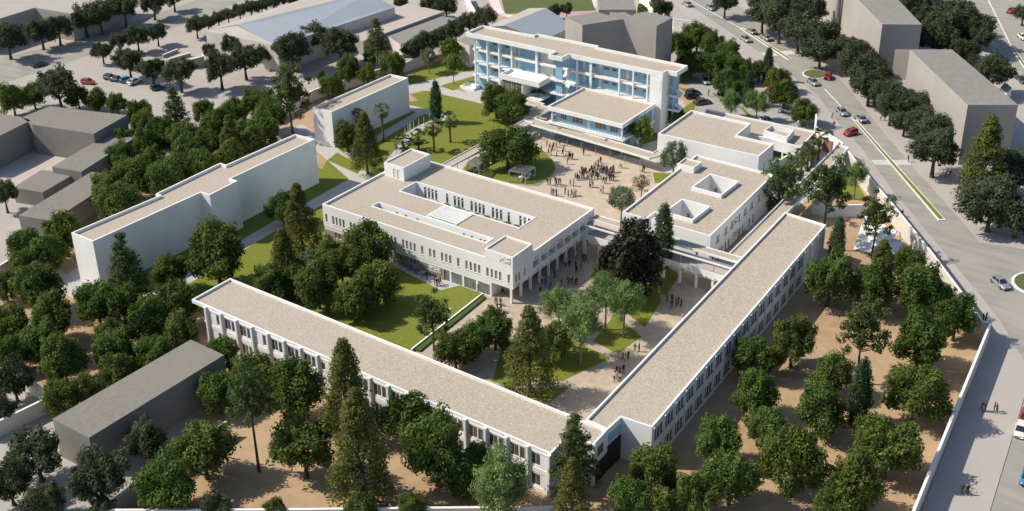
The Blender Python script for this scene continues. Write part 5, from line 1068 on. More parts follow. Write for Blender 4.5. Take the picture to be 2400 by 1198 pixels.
('g', 55.08, 86.20, 1.11, 0.90, 1.00, 'bright green young tree beside the avenue wall and gallery', 'trees beside the avenue wall and gallery'),
('w', 75.58, 75.08, 2.83, 2.00, 1.00, 'pale feathery tree beside the avenue wall and gallery', 'trees beside the avenue wall and gallery'),
('c', 94.88, 37.09, 3.28, 1.90, 1.00, 'yellowish conical conifer beside the avenue wall and gallery', 'trees beside the avenue wall and gallery'),
('y', 105.52, 2.04, 1.71, 2.00, 1.12, 'slim dark cypress in the eastern dirt grove', 'trees in the eastern dirt grove'),
('p', 101.53, 11.90, 3.79, 2.30, 1.12, 'tall tree on a bare trunk in the eastern dirt grove', 'trees in the eastern dirt grove'),
('b', 96.23, 48.00, 2.94, 1.22, 1.12, 'dense round green tree, first from the top in the eastern dirt grove', 'trees in the eastern dirt grove'),
('b', 88.18, 31.81, 3.90, 1.22, 1.12, 'dense round green tree, second from the top in the eastern dirt grove', 'trees in the eastern dirt grove'),
('b', 94.99, 33.97, 3.51, 1.22, 1.12, 'dense round green tree, third from the top in the eastern dirt grove', 'trees in the eastern dirt grove'),
('b', 101.68, 37.56, 3.84, 1.22, 1.12, 'dense round green tree, fourth from the top in the eastern dirt grove', 'trees in the eastern dirt grove'),
('b', 104.88, 38.40, 2.79, 1.22, 1.12, 'dense round green tree, fifth from the top in the eastern dirt grove', 'trees in the eastern dirt grove'),
('b', 109.64, 32.87, 3.51, 1.22, 1.12, 'dense round green tree, sixth from the top in the eastern dirt grove', 'trees in the eastern dirt grove'),
('b', 107.75, 20.81, 4.21, 1.22, 1.12, 'dense round green tree, seventh from the top in the eastern dirt grove', 'trees in the eastern dirt grove'),
('b', 91.06, 10.44, 3.59, 1.22, 1.12, 'dense round green tree, eighth from the top in the eastern dirt grove', 'trees in the eastern dirt grove'),
('b', 87.31, 4.17, 3.10, 1.22, 1.12, 'dense round green tree, ninth from the top in the eastern dirt grove', 'trees in the eastern dirt grove'),
('b', 99.46, 6.41, 3.03, 1.22, 1.12, 'dense round green tree, tenth from the top in the eastern dirt grove', 'trees in the eastern dirt grove'),
('b', 112.20, 6.61, 4.24, 1.22, 1.12, 'dense round green tree, eleventh from the top in the eastern dirt grove', 'trees in the eastern dirt grove'),
('b', 92.35, -5.43, 3.38, 1.22, 1.12, 'dense round green tree, twelfth from the top in the eastern dirt grove', 'trees in the eastern dirt grove'),
('b', 101.75, -3.91, 3.61, 1.22, 1.12, 'dense round green tree, thirteenth from the top in the eastern dirt grove', 'trees in the eastern dirt grove'),
('b', 97.21, -11.52, 2.96, 1.22, 1.12, 'dense round green tree, fourteenth from the top in the eastern dirt grove', 'trees in the eastern dirt grove'),
('b', 110.00, -3.88, 2.65, 1.22, 1.12, 'dense round green tree, fifteenth from the top in the eastern dirt grove', 'trees in the eastern dirt grove'),
('b', 93.23, -18.85, 3.20, 1.22, 1.12, 'dense round green tree, sixteenth from the top in the eastern dirt grove', 'trees in the eastern dirt grove'),
('b', 113.54, -8.23, 4.27, 1.22, 1.12, 'dense round green tree, seventeenth from the top in the eastern dirt grove', 'trees in the eastern dirt grove'),
('b', 104.50, -19.39, 4.46, 1.22, 1.12, 'dense round green tree, eighteenth from the top in the eastern dirt grove', 'trees in the eastern dirt grove'),
('b', 88.98, -29.76, 3.26, 1.22, 1.12, 'dense round green tree, nineteenth from the top in the eastern dirt grove', 'trees in the eastern dirt grove'),
('b', 98.43, -25.64, 3.33, 1.22, 1.12, 'dense round green tree, twentieth from the top in the eastern dirt grove', 'trees in the eastern dirt grove'),
('b', 113.16, -19.01, 3.92, 1.22, 1.12, 'dense round green tree, twenty-first from the top in the eastern dirt grove', 'trees in the eastern dirt grove'),
('b', 95.92, -30.55, 3.18, 1.22, 1.12, 'dense round green tree, twenty-second from the top in the eastern dirt grove', 'trees in the eastern dirt grove'),
('b', 88.94, -36.09, 2.85, 1.22, 1.12, 'dense round green tree, twenty-third from the top in the eastern dirt grove', 'trees in the eastern dirt grove'),
('b', 111.84, -21.08, 2.72, 1.22, 1.12, 'dense round green tree, twenty-fourth from the top in the eastern dirt grove', 'trees in the eastern dirt grove'),
('b', 92.57, -34.59, 2.46, 1.22, 1.12, 'dense round green tree, twenty-fifth from the top in the eastern dirt grove', 'trees in the eastern dirt grove'),
('b', 44.20, -67.46, 1.43, 1.22, 1.10, 'dense round green tree, first from the left in the foreground dirt grove', 'trees in the foreground dirt grove'),
('b', 26.62, -43.57, 3.01, 1.22, 1.10, 'dense round green tree, second from the left in the foreground dirt grove', 'trees in the foreground dirt grove'),
('b', 50.35, -63.35, 1.66, 1.22, 1.10, 'dense round green tree, third from the left in the foreground dirt grove', 'trees in the foreground dirt grove'),
('b', 36.11, -44.46, 4.49, 1.22, 1.10, 'dense round green tree, fourth from the left in the foreground dirt grove', 'trees in the foreground dirt grove'),
('b', 46.93, -54.10, 4.19, 1.35, 1.10, 'dense round green tree, fifth from the left in the foreground dirt grove', 'trees in the foreground dirt grove'),
('b', 60.45, -57.30, 2.23, 1.22, 1.10, 'dense round green tree, sixth from the left in the foreground dirt grove', 'trees in the foreground dirt grove'),
('b', 53.72, -39.84, 3.72, 1.22, 1.10, 'dense round green tree, seventh from the left in the foreground dirt grove', 'trees in the foreground dirt grove'),
('b', 65.44, -53.28, 1.95, 1.22, 1.10, 'dense round green tree, eighth from the left in the foreground dirt grove', 'trees in the foreground dirt grove'),
('b', 63.29, -44.82, 4.51, 1.22, 1.10, 'dense round green tree, ninth from the left in the foreground dirt grove', 'trees in the foreground dirt grove'),
('b', 67.78, -44.63, 2.90, 1.22, 1.10, 'dense round green tree, tenth from the left in the foreground dirt grove', 'trees in the foreground dirt grove'),
('b', 67.24, -41.12, 2.59, 1.22, 1.10, 'dense round green tree, eleventh from the left in the foreground dirt grove', 'trees in the foreground dirt grove'),
('p', 40.33, -56.87, 3.54, 3.10, 1.10, 'tall tree on a bare trunk in the foreground dirt grove', 'trees in the foreground dirt grove'),
('k', 80.56, -36.51, 3.34, 2.00, 1.10, 'layered open conifer in the foreground dirt grove', 'trees in the foreground dirt grove'),
('w', 74.94, -45.23, 4.58, 1.20, 1.10, 'pale feathery tree in the foreground dirt grove', 'trees in the foreground dirt grove'),
('c', 46.01, -43.69, 4.10, 1.75, 1.10, 'yellowish conical conifer, first from the left in the foreground dirt grove', 'trees in the foreground dirt grove'),
('c', 57.06, -53.40, 4.41, 1.65, 1.10, 'yellowish conical conifer, second from the left in the foreground dirt grove', 'trees in the foreground dirt grove'),
('c', 84.06, -42.48, 2.89, 1.75, 1.10, 'yellowish conical conifer, third from the left in the foreground dirt grove', 'trees in the foreground dirt grove'),
('a', 0.47, -70.51, 2.15, 1.20, 1.05, 'dark broad-crowned tree, first from the left around the lower left grey block', 'trees around the lower left grey block'),
('a', 17.92, -81.40, 3.05, 1.20, 1.05, 'dark broad-crowned tree, second from the left around the lower left grey block', 'trees around the lower left grey block'),
('a', -3.38, -65.87, 3.03, 1.20, 1.05, 'dark broad-crowned tree, third from the left around the lower left grey block', 'trees around the lower left grey block'),
('a', 16.60, -75.90, 4.00, 1.20, 1.05, 'dark broad-crowned tree, fourth from the left around the lower left grey block', 'trees around the lower left grey block'),
('a', 24.17, -80.39, 2.65, 1.20, 1.05, 'dark broad-crowned tree, fifth from the left around the lower left grey block', 'trees around the lower left grey block'),
('a', 28.24, -74.44, 3.88, 1.20, 1.05, 'dark broad-crowned tree, sixth from the left around the lower left grey block', 'trees around the lower left grey block'),
('a', 31.09, -76.51, 1.80, 1.20, 1.05, 'dark broad-crowned tree, seventh from the left around the lower left grey block', 'trees around the lower left grey block'),
('a', 26.21, -64.64, 3.31, 1.20, 1.05, 'dark broad-crowned tree, eighth from the left around the lower left grey block', 'trees around the lower left grey block'),
('a', 44.26, -68.27, 2.26, 1.20, 1.05, 'dark broad-crowned tree, ninth from the left around the lower left grey block', 'trees around the lower left grey block'),
('b', 5.85, -64.14, 2.98, 1.22, 1.05, 'dense round green tree, first from the left around the lower left grey block', 'trees around the lower left grey block'),
('b', -0.64, -58.62, 3.79, 1.22, 1.05, 'dense round green tree, second from the left around the lower left grey block', 'trees around the lower left grey block'),
('b', 6.83, -60.40, 2.60, 1.22, 1.05, 'dense round green tree, third from the left around the lower left grey block', 'trees around the lower left grey block'),
('b', 3.03, -51.75, 3.42, 1.22, 1.05, 'dense round green tree, fourth from the left around the lower left grey block', 'trees around the lower left grey block'),
('b', 7.29, -54.55, 2.93, 1.22, 1.05, 'dense round green tree, fifth from the left around the lower left grey block', 'trees around the lower left grey block'),
('b', 9.22, -48.77, 3.12, 1.22, 1.05, 'dense round green tree, sixth from the left around the lower left grey block', 'trees around the lower left grey block'),
('b', 37.19, -70.01, 3.97, 1.22, 1.05, 'dense round green tree, seventh from the left around the lower left grey block', 'trees around the lower left grey block'),
('b', 35.58, -62.27, 4.11, 1.22, 1.05, 'dense round green tree, eighth from the left around the lower left grey block', 'trees around the lower left grey block'),
('b', 25.09, -49.89, 3.11, 1.22, 1.05, 'dense round green tree, ninth from the left around the lower left grey block', 'trees around the lower left grey block'),
('b', 17.29, -42.24, 2.71, 1.22, 1.05, 'dense round green tree, tenth from the left around the lower left grey block', 'trees around the lower left grey block'),
('b', 25.46, -44.49, 2.90, 1.22, 1.05, 'dense round green tree, eleventh from the left around the lower left grey block', 'trees around the lower left grey block'),
('k', -10.88, -37.22, 3.73, 1.80, 1.10, 'layered open conifer at the west end of the long slab', 'trees at the west end of the long slab'),
('b', -31.86, -47.82, 2.55, 1.22, 1.10, 'dense round green tree, first from the left at the west end of the long slab', 'trees at the west end of the long slab'),
('b', -16.67, -57.23, 3.41, 1.22, 1.10, 'dense round green tree, second from the left at the west end of the long slab', 'trees at the west end of the long slab'),
('b', -10.60, -60.91, 2.60, 1.22, 1.10, 'dense round green tree, third from the left at the west end of the long slab', 'trees at the west end of the long slab'),
('b', -35.03, -41.37, 2.87, 1.22, 1.10, 'dense round green tree, fourth from the left at the west end of the long slab', 'trees at the west end of the long slab'),
('b', -39.90, -37.50, 3.35, 1.22, 1.10, 'dense round green tree, fifth from the left at the west end of the long slab', 'trees at the west end of the long slab'),
('b', -23.25, -46.75, 4.21, 1.22, 1.10, 'dense round green tree, sixth from the left at the west end of the long slab', 'trees at the west end of the long slab'),
('b', -8.97, -56.70, 3.21, 1.22, 1.10, 'dense round green tree, seventh from the left at the west end of the long slab', 'trees at the west end of the long slab'),
('b', -34.36, -36.90, 3.31, 1.22, 1.10, 'dense round green tree, eighth from the left at the west end of the long slab', 'trees at the west end of the long slab'),
('b', -13.11, -51.51, 3.60, 1.22, 1.10, 'dense round green tree, ninth from the left at the west end of the long slab', 'trees at the west end of the long slab'),
('b', -37.00, -31.08, 3.73, 1.22, 1.10, 'dense round green tree, tenth from the left at the west end of the long slab', 'trees at the west end of the long slab'),
('b', -10.60, -44.22, 3.67, 1.22, 1.10, 'dense round green tree, eleventh from the left at the west end of the long slab', 'trees at the west end of the long slab'),
('b', -1.75, -48.28, 2.66, 1.22, 1.10, 'dense round green tree, twelfth from the left at the west end of the long slab', 'trees at the west end of the long slab'),
('b', -6.82, -42.00, 3.36, 1.22, 1.10, 'dense round green tree, thirteenth from the left at the west end of the long slab', 'trees at the west end of the long slab'),
('b', 0.74, -42.54, 3.58, 1.22, 1.10, 'dense round green tree, fourteenth from the left at the west end of the long slab', 'trees at the west end of the long slab'),
('b', -10.44, -29.02, 3.21, 1.22, 1.10, 'dense round green tree, fifteenth from the left at the west end of the long slab', 'trees at the west end of the long slab'),
('b', 0.65, -36.05, 3.67, 1.22, 1.10, 'dense round green tree, sixteenth from the left at the west end of the long slab', 'trees at the west end of the long slab'),
('b', 7.05, -41.45, 2.96, 1.22, 1.10, 'dense round green tree, seventeenth from the left at the west end of the long slab', 'trees at the west end of the long slab'),
('b', -4.53, -22.72, 5.15, 1.22, 1.10, 'dense round green tree, eighteenth from the left at the west end of the long slab', 'trees at the west end of the long slab'),
('a', -63.34, -26.05, 2.73, 1.50, 1.10, 'dark broad-crowned tree at the west end of the long slab', 'trees at the west end of the long slab'),
('o', 5.48, -9.63, 1.87, 1.60, 1.00, 'small silvery tree on the main lawn garden', 'trees on the main lawn garden'),
('b', 7.14, -21.30, 3.28, 1.22, 1.00, 'dense round green tree, first from the left on the main lawn garden', 'trees on the main lawn garden'),
('b', -12.42, 1.51, 3.18, 1.22, 1.00, 'dense round green tree, second from the left on the main lawn garden', 'trees on the main lawn garden'),
('b', 9.08, -17.26, 3.31, 1.22, 1.00, 'dense round green tree, third from the left on the main lawn garden', 'trees on the main lawn garden'),
('b', 15.81, -18.51, 3.98, 1.22, 1.00, 'dense round green tree, fourth from the left on the main lawn garden', 'trees on the main lawn garden'),
('b', 7.63, -6.99, 2.97, 1.22, 1.00, 'dense round green tree, fifth from the left on the main lawn garden', 'trees on the main lawn garden'),
('b', 14.79, -11.15, 3.63, 1.50, 1.00, 'dense round green tree, sixth from the left on the main lawn garden', 'trees on the main lawn garden'),
('b', 23.66, -17.77, 3.48, 1.22, 1.00, 'dense round green tree, seventh from the left on the main lawn garden', 'trees on the main lawn garden'),
('b', 14.52, -3.56, 4.49, 1.22, 1.00, 'dense round green tree, eighth from the left on the main lawn garden', 'trees on the main lawn garden'),
('b', 23.93, -12.49, 4.27, 1.22, 1.00, 'dense round green tree, ninth from the left on the main lawn garden', 'trees on the main lawn garden'),
('c', 6.98, -17.27, 3.46, 1.80, 1.00, 'yellowish conical conifer, first from the left on the main lawn garden', 'trees on the main lawn garden'),
('c', -0.43, -5.68, 3.65, 1.90, 1.00, 'yellowish conical conifer, second from the left on the main lawn garden', 'trees on the main lawn garden'),
('y', 58.89, 25.88, 1.91, 3.40, 1.00, 'slim dark cypress in the lower court', 'trees in the lower court'),
('d', 58.02, 15.81, 6.52, 1.15, 1.00, 'huge dark purple-leaved tree in the lower court', 'trees in the lower court'),
('b', 47.33, -20.23, 3.25, 1.22, 1.00, 'dense round green tree, first from the left in the lower court', 'trees in the lower court'),
('b', 47.97, -16.61, 3.02, 1.22, 1.00, 'dense round green tree, second from the left in the lower court', 'trees in the lower court'),
('b', 49.03, -11.89, 3.34, 1.22, 1.00, 'dense round green tree, third from the left in the lower court', 'trees in the lower court'),
('b', 59.07, -9.64, 3.28, 1.22, 1.00, 'dense round green tree, fourth from the left in the lower court', 'trees in the lower court'),
('b', 53.69, 14.80, 2.56, 1.60, 1.00, 'dense round green tree, fifth from the left in the lower court', 'trees in the lower court'),
('p', 40.79, -17.77, 3.04, 2.10, 1.00, 'tall tree on a bare trunk in the lower court', 'trees in the lower court'),
('w', 55.09, -2.09, 3.24, 1.90, 1.00, 'pale feathery tree, first from the left in the lower court', 'trees in the lower court'),
('w', 62.82, -7.64, 4.05, 2.00, 1.00, 'pale feathery tree, second from the left in the lower court', 'trees in the lower court'),
('w', 60.61, 3.63, 3.53, 2.10, 1.00, 'pale feathery tree, third from the left in the lower court', 'trees in the lower court'),
('w', 64.46, 3.12, 3.36, 2.10, 1.00, 'pale feathery tree, fourth from the left in the lower court', 'trees in the lower court'),
('c', 61.43, -19.91, 4.27, 1.80, 1.00, 'yellowish conical conifer in the lower court', 'trees in the lower court')]
rt_ = random.Random(5)
NAMES = dict(b='round_tree', a='street_tree', c='conifer', y='cypress', k='conifer', p='tall_tree', w='feathery_tree', d='purple_tree', o='silvery_tree', s='sparse_tree', g='young_tree')
for (k, x, y, rr, hc, zs, lab, grp_) in TREES:
    nv = {'b': 7, 'a': 5, 'c': 3}.get(k, 2); me, tm = make_tree(k, rt_.randrange(nv), hc)
    root = empty(NAMES[k], (x, y, 0), rt_.uniform(0, 6.28)); sx = rr*rt_.uniform(0.95, 1.07); root.scale = (sx, rr, rr*zs*rt_.uniform(0.95, 1.06))
    tag(root, lab, 'tree', grp_); add('trunk', tm, root); add('crown', me, root)
# ---- palms
def palm_mesh(seed):
    rd = random.Random(seed); mb = MB('leaf_palm')
    for i in range(38):
        az = i*2.39996+rd.random()*.4; el = R(rd.uniform(-35, 80) if i > 6 else rd.uniform(-70, -30)); L = rd.uniform(0.9, 1.3)
        d = Vector((math.cos(az)*math.cos(el), math.sin(az)*math.cos(el), math.sin(el))); side = Vector((-math.sin(az), math.cos(az), 0)); upv = side.cross(d)*-1
        mb.tube([(0, 0, 0), tuple(d*L*0.5+Vector((0, 0, .04))), tuple(d*L-Vector((0, 0, .02)))], [.025, .02, .012], 4, cap=False)
        b = d*L
        for j in range(11):
            t = (j-5)/5*1.25; q = (d*math.cos(t)+side*math.sin(t)).normalized(); w = (side*math.cos(t)-d*math.sin(t))*0.055; fl = rd.uniform(0.6, 0.85)
            m_ = b+q*fl*0.6+upv*0.02; e_ = b+q*fl+Vector((0, 0, -0.16-0.1*abs(t)))
            mb.face([tuple(b), tuple(m_+w), tuple(e_), tuple(m_-w)])
    return mb.mesh('fronds')
PM = [palm_mesh(3), palm_mesh(8)]
for i, (x, y, h, lab) in enumerate([(-24.05, 44.84, 7.66, 'tall palm in front of the short white slab'),
(-11.17, 52.84, 5.49, 'palm on the right of the palm lawn'),
(-10.72, 46.42, 6.32, 'palm in the middle of the palm lawn'),
(-14.10, 45.31, 3.19, 'short palm beside the curved garden path'),
(-16.19, 42.47, 2.57, 'shortest palm on the left edge of the garden path'),
(-29.56, 43.27, 5.43, 'palm half hidden behind the conifer by the slab'),
(61.59, 89.43, 5.50, 'first palm from the right in the row behind the hall'),
(61.68, 85.39, 4.76, 'second palm from the right in the row behind the hall'),
(62.01, 82.65, 5.13, 'third palm from the right in the row behind the hall'),
(61.70, 80.06, 4.13, 'fourth palm from the right in the row behind the hall'),
(58.32, 84.77, 2.70, 'fifth palm from the right in the row behind the hall'),
(49.50, 107.40, 3.49, 'palm at the corner of the parking lot'),
(63.31, 61.47, 2.65, 'first palm in the alley beside the patio building'),
(63.79, 64.64, 2.47, 'second palm in the alley beside the patio building'),
(-7.10, 82.23, 2.63, 'small palm beside the stair of the school block')]):
    root = empty('palm_tree', (x, y, 0), i*1.7); tag(root, lab, 'palm', 'palm trees of the school garden')
    mb = MB('palmbark'); n = 9; pts = [(0.06*math.sin(j*.9+i), 0.05*math.cos(j*.7+i)-.05, h*j/(n-1)) for j in range(n)]; mb.tube(pts, [0.30 if j == 0 else 0.24-0.03*j/n+(0.16*max(0, (j-4)/4) if h > 3 else .1)+0.025*(j % 2) for j in range(n)], 10)
    add('trunk', mb.mesh('trunk', True), root); f = add('fronds', PM[i % 2], root, (pts[-1][0], pts[-1][1], h)); s = 1.15+0.25*((i*7) % 5)/5; f.scale = (s, s, s)
# ---- shrubs in the long roof court
for i in range(9):
    x = 12.5+i*2.35; C = shell(np.random.default_rng(i), 10, 0.7); q = empty('court_shrub', (x, 18.7+0.2*(i % 3), 0.1)); tag(q, 'leafy shrub, %s from the left in the long roof court' % ('first second third fourth fifth sixth seventh eighth ninth'.split()[i]), 'shrub', 'shrubs in the long roof court')
    sh = add('foliage', leaf_mesh('foliage', C*(0.7+0.12*(i*5 % 4))+np.array([0, 0, 4.2]), np.full(10, .5), 60, 0.3, i, m='leaf_bright'), q)
    mb = MB('bark'); mb.tube([(0, 0, 0), (0, 0, 2.5), (0, 0, 4.2)], [.09, .07, .03], 6); add('stem', mb.mesh('stem'), q)
# ================================================================ people
CL = {'dark': ((0.018, 0.018, 0.022), (0.02, 0.02, 0.025)), 'brown': ((0.14, 0.075, 0.045), (0.03, 0.027, 0.025)), 'white': ((0.62, 0.60, 0.56), (0.025, 0.025, 0.03)), 'red': ((0.30, 0.02, 0.02), (0.03, 0.025, 0.03)), 'purple': ((0.09, 0.05, 0.28), (0.03, 0.03, 0.04))}
for k, (a, b) in CL.items():
    mat('top_'+k, a, tuple(c*.75 for c in a), scale=6, space='object', rough=.9); mat('trousers_'+k, b, tuple(c*.7 for c in b), scale=6, space='object', rough=.9)
mat('skin', (0.36, 0.20, 0.13), rough=0.6); mat('hair', (0.015, 0.011, 0.009), rough=0.6); mat('shoe', (0.02, 0.016, 0.014), rough=0.5)
def person_mesh(name, lean=0.0, legs=((0, 0), (0, 0)), arms=((0, 0), (0, 0)), head=0.0):
    """one skinned figure 1.74 m tall facing +Y; legs = (swing, knee bend), arms = (shoulder swing, elbow bend) in degrees"""
    V = []; E_ = []; RR = []
    def add_v(p, r, par=None, ry=None):
        V.append(Vector(p)); RR.append((r, ry or r))
        if par is not None: E_.append((par, len(V)-1))
        return len(V)-1
    sl, cl = math.sin(R(lean)), math.cos(R(lean))
    def T_(x, y, z): dz = z-0.94; return (x, y+dz*sl, 0.94+dz*cl)
    pel = add_v((0, 0, 0.94), .15, None, .115); wa = add_v(T_(0, .01, 1.08), .135, pel, .10); ch = add_v(T_(0, .01, 1.30), .165, wa, .115); nk0 = add_v(T_(0, 0, 1.44), .075, ch, .07)
    nk = add_v(T_(0, .01, 1.50), .055, nk0); hd = add_v(T_(0, .03+head, 1.58), .082, nk, .095); h2 = add_v(T_(0, .03+head, 1.66), .085, hd, .10); tp_ = add_v(T_(0, .02+head, 1.715), .06, h2, .07)
    nose = add_v(T_(0, .125+head, 1.60), .016, hd)
    for s, (sw, eb) in zip((-1, 1), arms):
        sh = add_v(T_(s*.175, 0, 1.385), .072, ch); a = R(sw); d = Vector((s*.10, math.sin(a), -math.cos(a))).normalized(); p0 = Vector(T_(s*.195, 0, 1.36))
        p1 = p0+d*.28; el = add_v(p1, .046, sh); a2 = R(sw+eb); d2 = Vector((-s*.06 if eb > 20 else s*.03, math.sin(a2), -math.cos(a2))).normalized(); p2 = p1+d2*.25; wr = add_v(p2, .032, el); pm = add_v(p2+d2*.06, .036, wr, .022)
        sd = Vector((0, 1, 0)) if abs(d2.y) < .7 else Vector((s, 0, 0))
        for j, (o, l) in enumerate(((-.028, .075), (-.009, .088), (.010, .082), (.028, .062))): q = p2+d2*.085+sd*o; k1 = add_v(q+d2*.03, .0095, pm); add_v(q+d2*l+Vector((-s*.012, 0, 0)), .008, k1)
        t1 = add_v(p2+d2*.05+sd*.045, .0105, pm); add_v(p2+d2*.085+sd*.058, .009, t1)
    for s, (sw, kb) in zip((-1, 1), legs):
        hp = add_v((s*.095, 0, .88), .095, pel); a = R(sw); d = Vector((s*.02, math.sin(a), -math.cos(a))); kn_ = Vector((s*.10, 0, .88))+d*.41; kn = add_v(kn_, .064, hp); a2 = R(sw-kb); d2 = Vector((0, math.sin(a2), -math.cos(a2))); an_ = kn_+d2*.40; an = add_v(an_, .042, kn); he = add_v(an_+Vector((0, .0, -.045)), .042, an); add_v(an_+Vector((s*.015, .15, -.06)), .034, he)
    me = bpy.data.meshes.new(name); me.from_pydata([tuple(v) for v in V], E_, []); o = bpy.data.objects.new(name, me); COL.objects.link(o)
    md = o.modifiers.new('s', 'SKIN'); md.use_smooth_shade = True; md.branch_smoothing = 0.4
    for i, r in enumerate(RR): me.skin_vertices[0].data[i].radius = r
    me.skin_vertices[0].data[0].use_root = True
    o.modifiers.new('b', 'SUBSURF').levels = 1
    dg = bpy.context.evaluated_depsgraph_get(); dg.update(); out = bpy.data.meshes.new_from_object(o.evaluated_get(dg)); bpy.data.objects.remove(o); bpy.data.meshes.remove(me)
    zmin = min(v.co.z for v in out.vertices)
    for v in out.vertices: v.co.z -= zmin
    out.materials.clear()
    for m_ in ('skin', 'hair', 'top_dark', 'trousers_dark', 'shoe'): out.materials.append(MATS[m_])
    inv = Vector(T_(0, 0, 1.47)); hz = T_(0, 0, 1.47)[2]-zmin
    wrists = [V[i] for i in range(len(V)) if abs(RR[i][0]-.032) < 1e-6]
    for p in out.polygons:
        c = p.center; z = c.z+zmin; axis = (c.y-(0))*sl+(z-.94)*cl+.94
        hand = any((Vector((c.x, c.y, z))-w_).length < .17 and abs(c.x) > .12 and (Vector((c.x, c.y, z))-w_).z < .05 for w_ in wrists)
        if axis > 1.475: p.material_index = 1 if (axis > 1.67 or (c.y-(axis-.94)*sl < .02+head and axis > 1.55)) else 0
        elif hand: p.material_index = 0
        elif axis > 0.96 or abs(c.x) > .21: p.material_index = 2
        elif c.z < .075: p.material_index = 4
        else: p.material_index = 3
        p.use_smooth = True
    return out
POSE = [person_mesh('body', 2, ((4, 2), (-4, 2)), ((6, 10), (-4, 12))), person_mesh('body', 4, ((24, 6), (-20, 18)), ((-22, 18), (24, 25))), person_mesh('body', 0, ((3, 3), (-2, 1)), ((12, 75), (5, 8))),
        person_mesh('body', 6, ((-18, 22), (22, 4)), ((24, 30), (-20, 14))), person_mesh('body', 1, ((2, 1), (-3, 4)), ((14, 95), (12, 90))), person_mesh('body', 10, ((8, 10), (-6, 4)), ((30, 40), (18, 55)), .03)]
rp = random.Random(9)
